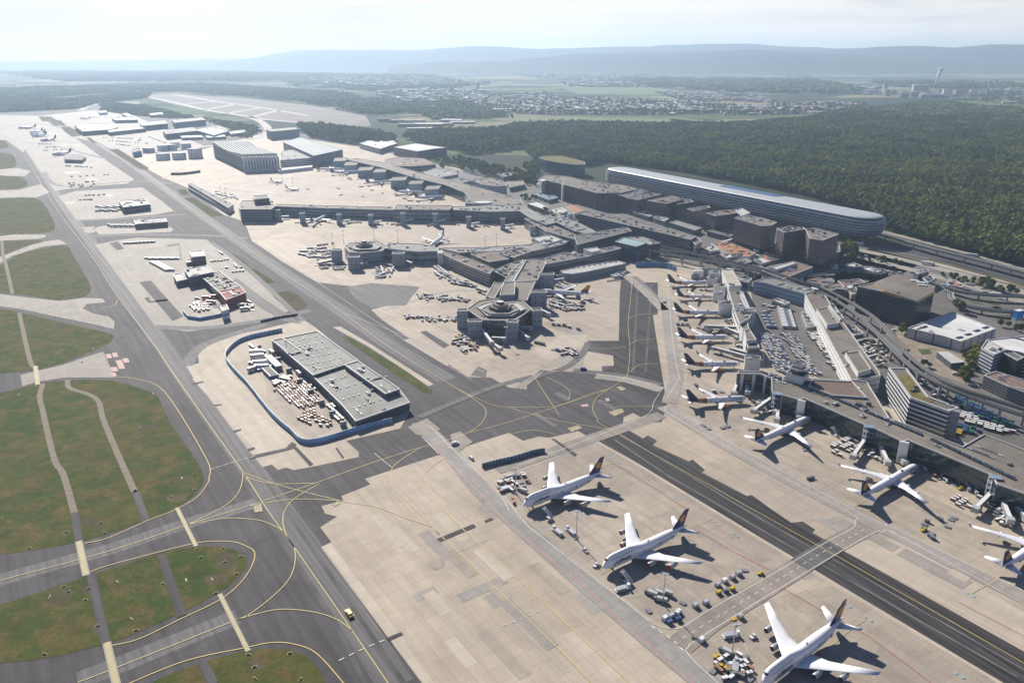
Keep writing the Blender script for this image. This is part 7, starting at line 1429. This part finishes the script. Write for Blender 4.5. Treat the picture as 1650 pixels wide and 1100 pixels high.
for k, (kd, px, rz, lb) in enumerate((('steps', (883, 834), UA + .2, 'white boarding steps under the nose of the first hump-backed jet'), ('steps', (1010, 938), UA + .2, 'white boarding steps beside the nose of the red-engined jet'), ('loader', (898, 858), UA, 'large pale canopy loader on the stand below the first hump-backed jet'), ('loader', (920, 858), UA, 'long loader at the foot of the first light mast'),
     ('tug', (943, 888), UA, 'white tractor between the first and second light masts'), ('tug', (960, 912), .8, 'tractor with tow bar in front of the red-engined jet nose'), ('truck', (822, 770), .5, 'white box truck in the equipment cluster near the fourth light mast'), ('van', (842, 764), .2, 'dark van right of the equipment cluster near the blast fence'), ('van', (850, 776), UA, 'white van right of the equipment cluster'),
     ('loader', (818, 788), .4, 'loader in the middle of the equipment cluster'), ('truck', (842, 792), UA + .4, 'dark truck below the equipment cluster'), ('truck', (1049, 958), UA + .4, 'white truck, left of three beside the second light mast'), ('truck', (1061, 957), UA + .4, 'white truck, middle of three beside the second light mast'), ('truck', (1074, 957), UA + .4, 'white truck, right of three beside the second light mast'), ('truck', (1064, 968), UA + .6, 'white truck right in front of the second light mast'),
     ('loader', (1003, 950), .4, 'small loader below the steps of the red-engined jet'), ('loader', (1178, 1025), .2, 'pale trailer beside the top of the third light mast'), ('truck', (1170, 1052), UA + .3, 'grey box truck at the foot of the third light mast'), ('ytug', (1155, 1059), 0, 'yellow tractor left of the third light mast'), ('ytug', (1225, 925), 0, 'small orange tractor at the end of the upper dolly line'), ('tug', (1213, 1027), .6, 'white tractor by the crossing road corner'),
     ('loader', (1185, 1075), 1.2, 'dark loader in the pile by the bottom jet'), ('tug', (1195, 1085), 1, 'tractor in the pile by the bottom jet'), ('van', (1525, 776), 1, 'white van under the glass front right of the middle jet'), ('truck', (1560, 788), 1.2, 'white truck by the right-hand bridge'), ('truck', (1572, 794), 1.2, 'second white truck by the right-hand bridge'), ('ytug', (1547, 788), .3, 'brown-yellow tractor by the right-hand bridge'),
     ('ytug', (1488, 855), .2, 'yellow tractor among the dark dollies'), ('steps', (1345, 702), 2, 'steps under the glass pier beside the first jet'), ('van', (1400, 772), .5, 'van near the bridge of the middle jet'), ('truck', (930, 477), 1.4, 'catering truck at the rear of the crimson-finned jet'), ('truck', (938, 487), 1.4, 'second truck at the rear of the crimson-finned jet'), ('bvan', (920, 466), .2, 'teal-blue truck behind the wing of the crimson-finned jet'),
     ('trailer', (415, 570), .2, 'white articulated truck, top of the column beside the cargo hall'), ('trailer', (417, 577), .2, 'blue-white articulated truck, second in the column'), ('trailer', (421, 587), .15, 'articulated truck, third in the column'), ('trailer', (424, 594), .15, 'articulated truck, fourth in the column'), ('truck', (408, 597), .9, 'white truck left of the articulated column'), ('van', (431, 577), 1.5, 'dark van right of the articulated column'), ('truck', (438, 570), UA, 'white truck below the corner of the cargo hall'),
     ('truck', (482, 604), UA, 'white truck at the dock of the cargo hall'), ('red', (333, 482), 0, 'red fire engine outside the red garage, upper'), ('red', (340, 489), 0, 'orange-red fire engine outside the red garage, lower'), ('red', (347, 480), .2, 'fire engine half inside the red garage'), ('truck', (390, 494), .4, 'white truck on the loop right of the guard house'), ('truck', (395, 500), .4, 'white tank truck on the loop right of the guard house'), ('van', (318, 482), 0, 'small dark van on the fire station yard'))):
    place(kd, px, rz, lb, s=(.8 if kd in ('truck', 'van') else .95) if px[1] > 700 else 1.2)
c = W(441, 588); e = empty('site_shed', (c.x, c.y, 0), UA, 'long white roofed shed standing in the yard of the cargo hall', 'shed'); b = MB(); b.box((0, 0, 0), (34, 6.5, 4.5), WALLG); b.obj('wall', e); b = MB(); b.box((0, 0, 4.5), (34.6, 7, .5), RWH); b.obj('roof', e)
c = W(436, 604); e = empty('container_block', (c.x, c.y, 0), UA, 'blue container block with open tan top beside the long white shed', 'container'); b = MB(); b.box((0, 0, 0), (24, 8, 4), BLV); b.obj('wall', e); b = MB(); b.box((0, 0, 4), (22, 6, .4), RTAN); b.obj('roof', e)
# buses
for k in range(14): place('bus', (1262 + k * .7, 498 + k * 2.4), -.22, 'white apron bus in the long parked stack of the bus yard', 'buses stacked in the yard', 1.1)
for k in range(9): place('bus' if k % 2 else 'bbus', (1232 + k * 1.4, 508 + k * 2.6), -.2, 'bus in the left column of the yard beside the stepped pier', 'buses in the left column', .8)
for k in range(9): place('bus', (249 + k * 3.0, 424 + k * 1.6), .05, 'white bus in the parked stack left of the fire station', 'buses left of the fire station', 1.0)
for k in range(7): place('bus', (205 + k * 6.5, 393 - k * .4), .05, 'white bus in the row along the upper edge of the fire station pad', 'buses along the upper edge of the pad', .9)
for k in range(8): place('bus', (240 + k * 6, 417 + (k % 2)), .1, 'pale vehicle in the slanting row left of the white roofed block', 'vehicles above the bus stack', .9)
for k in range(16): place('truck', (158 + (k % 8) * 4.6, 334 + (k // 8) * 5 + (k % 3)), rnd.uniform(-.2, .2), 'small truck on the upper island pad beside the workshop', 'trucks on the upper island pad', 1.1)
for k in range(10): place('truck', (178 + k * 4.1, 364 + (k % 2) * 2), rnd.uniform(-.2, .2), 'small truck on the lower island pad beside the long workshop', 'trucks on the lower island pad', 1.1)
for px in ((1000, 447), (994, 449), (1003, 444), (998, 451)): place('bus', (px[0] - 2, px[1] - 3), .15, 'white coach in the group of four by the low vented hall', 'coaches by the low vented hall')
# road traffic
for k, px in enumerate(((1440, 430), (1470, 440), (1496, 451), (1530, 457), (1560, 468), (1607, 476), (1612, 482), (1640, 490), (1395, 414), (1415, 417), (1375, 406), (1588, 472), (1520, 460), (1380, 411), (1450, 441))):
    place(('wcar', 'car', 'van')[k % 3], px, R(-35), 'car or van driving on the motorway beside the viaduct', 'vehicles on the motorway', 1.3)
for px, lb in (((1495, 427), 'white articulated truck on the motorway, middle'), ((1385, 395), 'articulated truck on the motorway near the hotel'), ((1567, 414), 'dark articulated truck beside the forest road')): place('trailer', px, R(-33), lb, s=1.3)
CARP = [[(756, 268), (800, 268), (812, 276), (770, 284), (744, 278)], [(1500, 566), (1520, 592), (1560, 618), (1530, 600)], [(1395, 428), (1450, 440), (1440, 446), (1390, 436)]]
for k, p in enumerate(fill(CARP[:1], 9, .25)[:120]):
    e = copy_tree(PV['wcar'] if k % 3 else PV['car']); e.location = p; e.rotation_euler = (0, 0, .3); tag(e, 'parked car in the car park behind the banded office', 'car', 'cars in the park behind the banded office')
for k, p in enumerate(fill(CARP[2:], 7, .25)[:60]):
    e = copy_tree(PV['car'] if k % 3 else PV['wcar']); e.location = p; e.rotation_euler = (0, 0, R(-35)); e.scale = (1, 1, 1); tag(e, 'parked car in the rows beside the motorway', 'car', 'cars in rows beside the motorway')
for k, (x, y) in enumerate(((1440, 532), (1475, 590), (1490, 582), (1500, 604), (1520, 612), (1540, 604), (1555, 612), (1405, 552), (1398, 560), (1410, 563), (1395, 570), (1420, 570), (1428, 575), (1435, 580), (1570, 622), (1445, 598))):
    place(('wcar', 'car', 'van')[k % 3], (x, y), rnd.uniform(-1, 1), 'parked vehicle on the dusty ground under the elevated track', 'vehicles under the elevated track', 1.2)
# grass signs, marker plates and lamps
sg = empty('taxiway_sign'); b = MB(); b.box((0, 0, .15), (3.4, .35, 1.0), plain('sign_yellow_black', (.40, .32, .06), .6)); b.obj('panel', sg); b = MB(); b.box((0, 0, .02), (4.2, 1.2, .14), WHT); b.obj('base', sg)
for k, (x, y) in enumerate(((162, 842), (169, 858), (47, 883), (107, 857), (80, 961), (102, 945), (110, 953), (138, 966), (189, 937), (323, 898), (362, 905), (342, 933), (388, 896), (381, 924), (359, 883), (212, 997), (219, 1015), (72, 1053), (158, 1008), (226, 689), (258, 660), (188, 753), (293, 770), (313, 764), (313, 789), (276, 800), (155, 613), (247, 634), (57, 625), (132, 584), (348, 955), (410, 1074), (484, 1094), (300, 934), (263, 940), (143, 948), (316, 884), (400, 1054), (30, 636), (150, 562), (411, 1092), (467, 1052))):
    o = sg if k == 0 else copy_tree(sg); g = W(x, y); o.location = (g.x, g.y, .09); o.rotation_euler = (0, 0, rnd.uniform(-1.5, 1.5)); o.scale = (.6, .6, .6); tag(o, 'small white-based marker sign standing in the taxiway grass', 'sign', 'small signs in the taxiway grass')
sheet('worn_soil', [[(278, 768), (302, 764), (306, 772), (280, 777)], [(270, 800), (292, 794), (300, 806), (272, 806)], [(352, 897), (372, 891), (384, 908), (364, 920), (350, 912)], [(330, 930), (362, 924), (366, 938), (336, 942)], [(80, 958), (110, 948), (118, 960), (90, 975)], [(134, 942), (146, 942), (148, 958), (136, 958)], [(150, 1006), (160, 1004), (160, 1020), (150, 1020)], [(222, 685), (250, 684), (252, 690), (224, 692)],
     [(128, 838), (160, 834), (168, 850), (134, 846)], [(404, 1066), (420, 1062), (424, 1076), (408, 1080)]], GRASS2, .10, True)
# small craft shelters and containers at the terminals
for k in range(60):
    px = (905 + rnd.uniform(-20, 30), 352 + rnd.uniform(-8, 30)) if k < 14 else (rnd.uniform(1110, 1300), rnd.uniform(398, 448)) if k < 44 else (rnd.uniform(1300, 1400), rnd.uniform(445, 470))
    g = W(*px, 6); e = empty('rooftop_cabin', (g.x, g.y, 0), rnd.choice((.2, -.4, .9)), 'small shed or roof cabin in the tangle of low roofs north of the stepped pier', 'cabin', 'small cabins in the tangle of low roofs'); s = (rnd.uniform(5, 16), rnd.uniform(4, 9), rnd.uniform(5, 11))
    b = MB(); b.box((0, 0, 0), s, rnd.choice((WALLG, STEEL, WALLW, WALLD))); b.obj('wall', e); b = MB(); b.box((0, 0, s[2]), (s[0] + .4, s[1] + .4, .4), rnd.choice((RGREY, RTAN, RWH, RWH, RDK, RBR, RPALE))); b.obj('roof', e)
print('carts', n)
# ================================================================ AIR
def haze(density, col, aniso):
    m = bpy.data.materials.new('haze_air'); m.use_nodes = True; t = m.node_tree; t.nodes.clear()
    o = t.nodes.new('ShaderNodeOutputMaterial'); v = t.nodes.new('ShaderNodeVolumePrincipled')
    v.inputs['Density'].default_value = density; v.inputs['Color'].default_value = rgb(col); v.inputs['Anisotropy'].default_value = aniso
    t.links.new(v.outputs[0], o.inputs['Volume'])
    b = MB(); x, y0, y1, z0, z1 = 27500, -2300, 24200, -1.8, 620
    vs = [(-x, y0, z0), (x, y0, z0), (x, y1, z0), (-x, y1, z0), (-x, y0, z1), (x, y0, z1), (x, y1, z1), (-x, y1, z1)]
    b.add(vs, [(3, 2, 1, 0), (4, 5, 6, 7), (0, 1, 5, 4), (1, 2, 6, 5), (2, 3, 7, 6), (3, 0, 4, 7)], m)
    return tag(b.obj('haze'), kind='stuff')
haze(6.2e-5, (.60, .79, 1.0), .42)
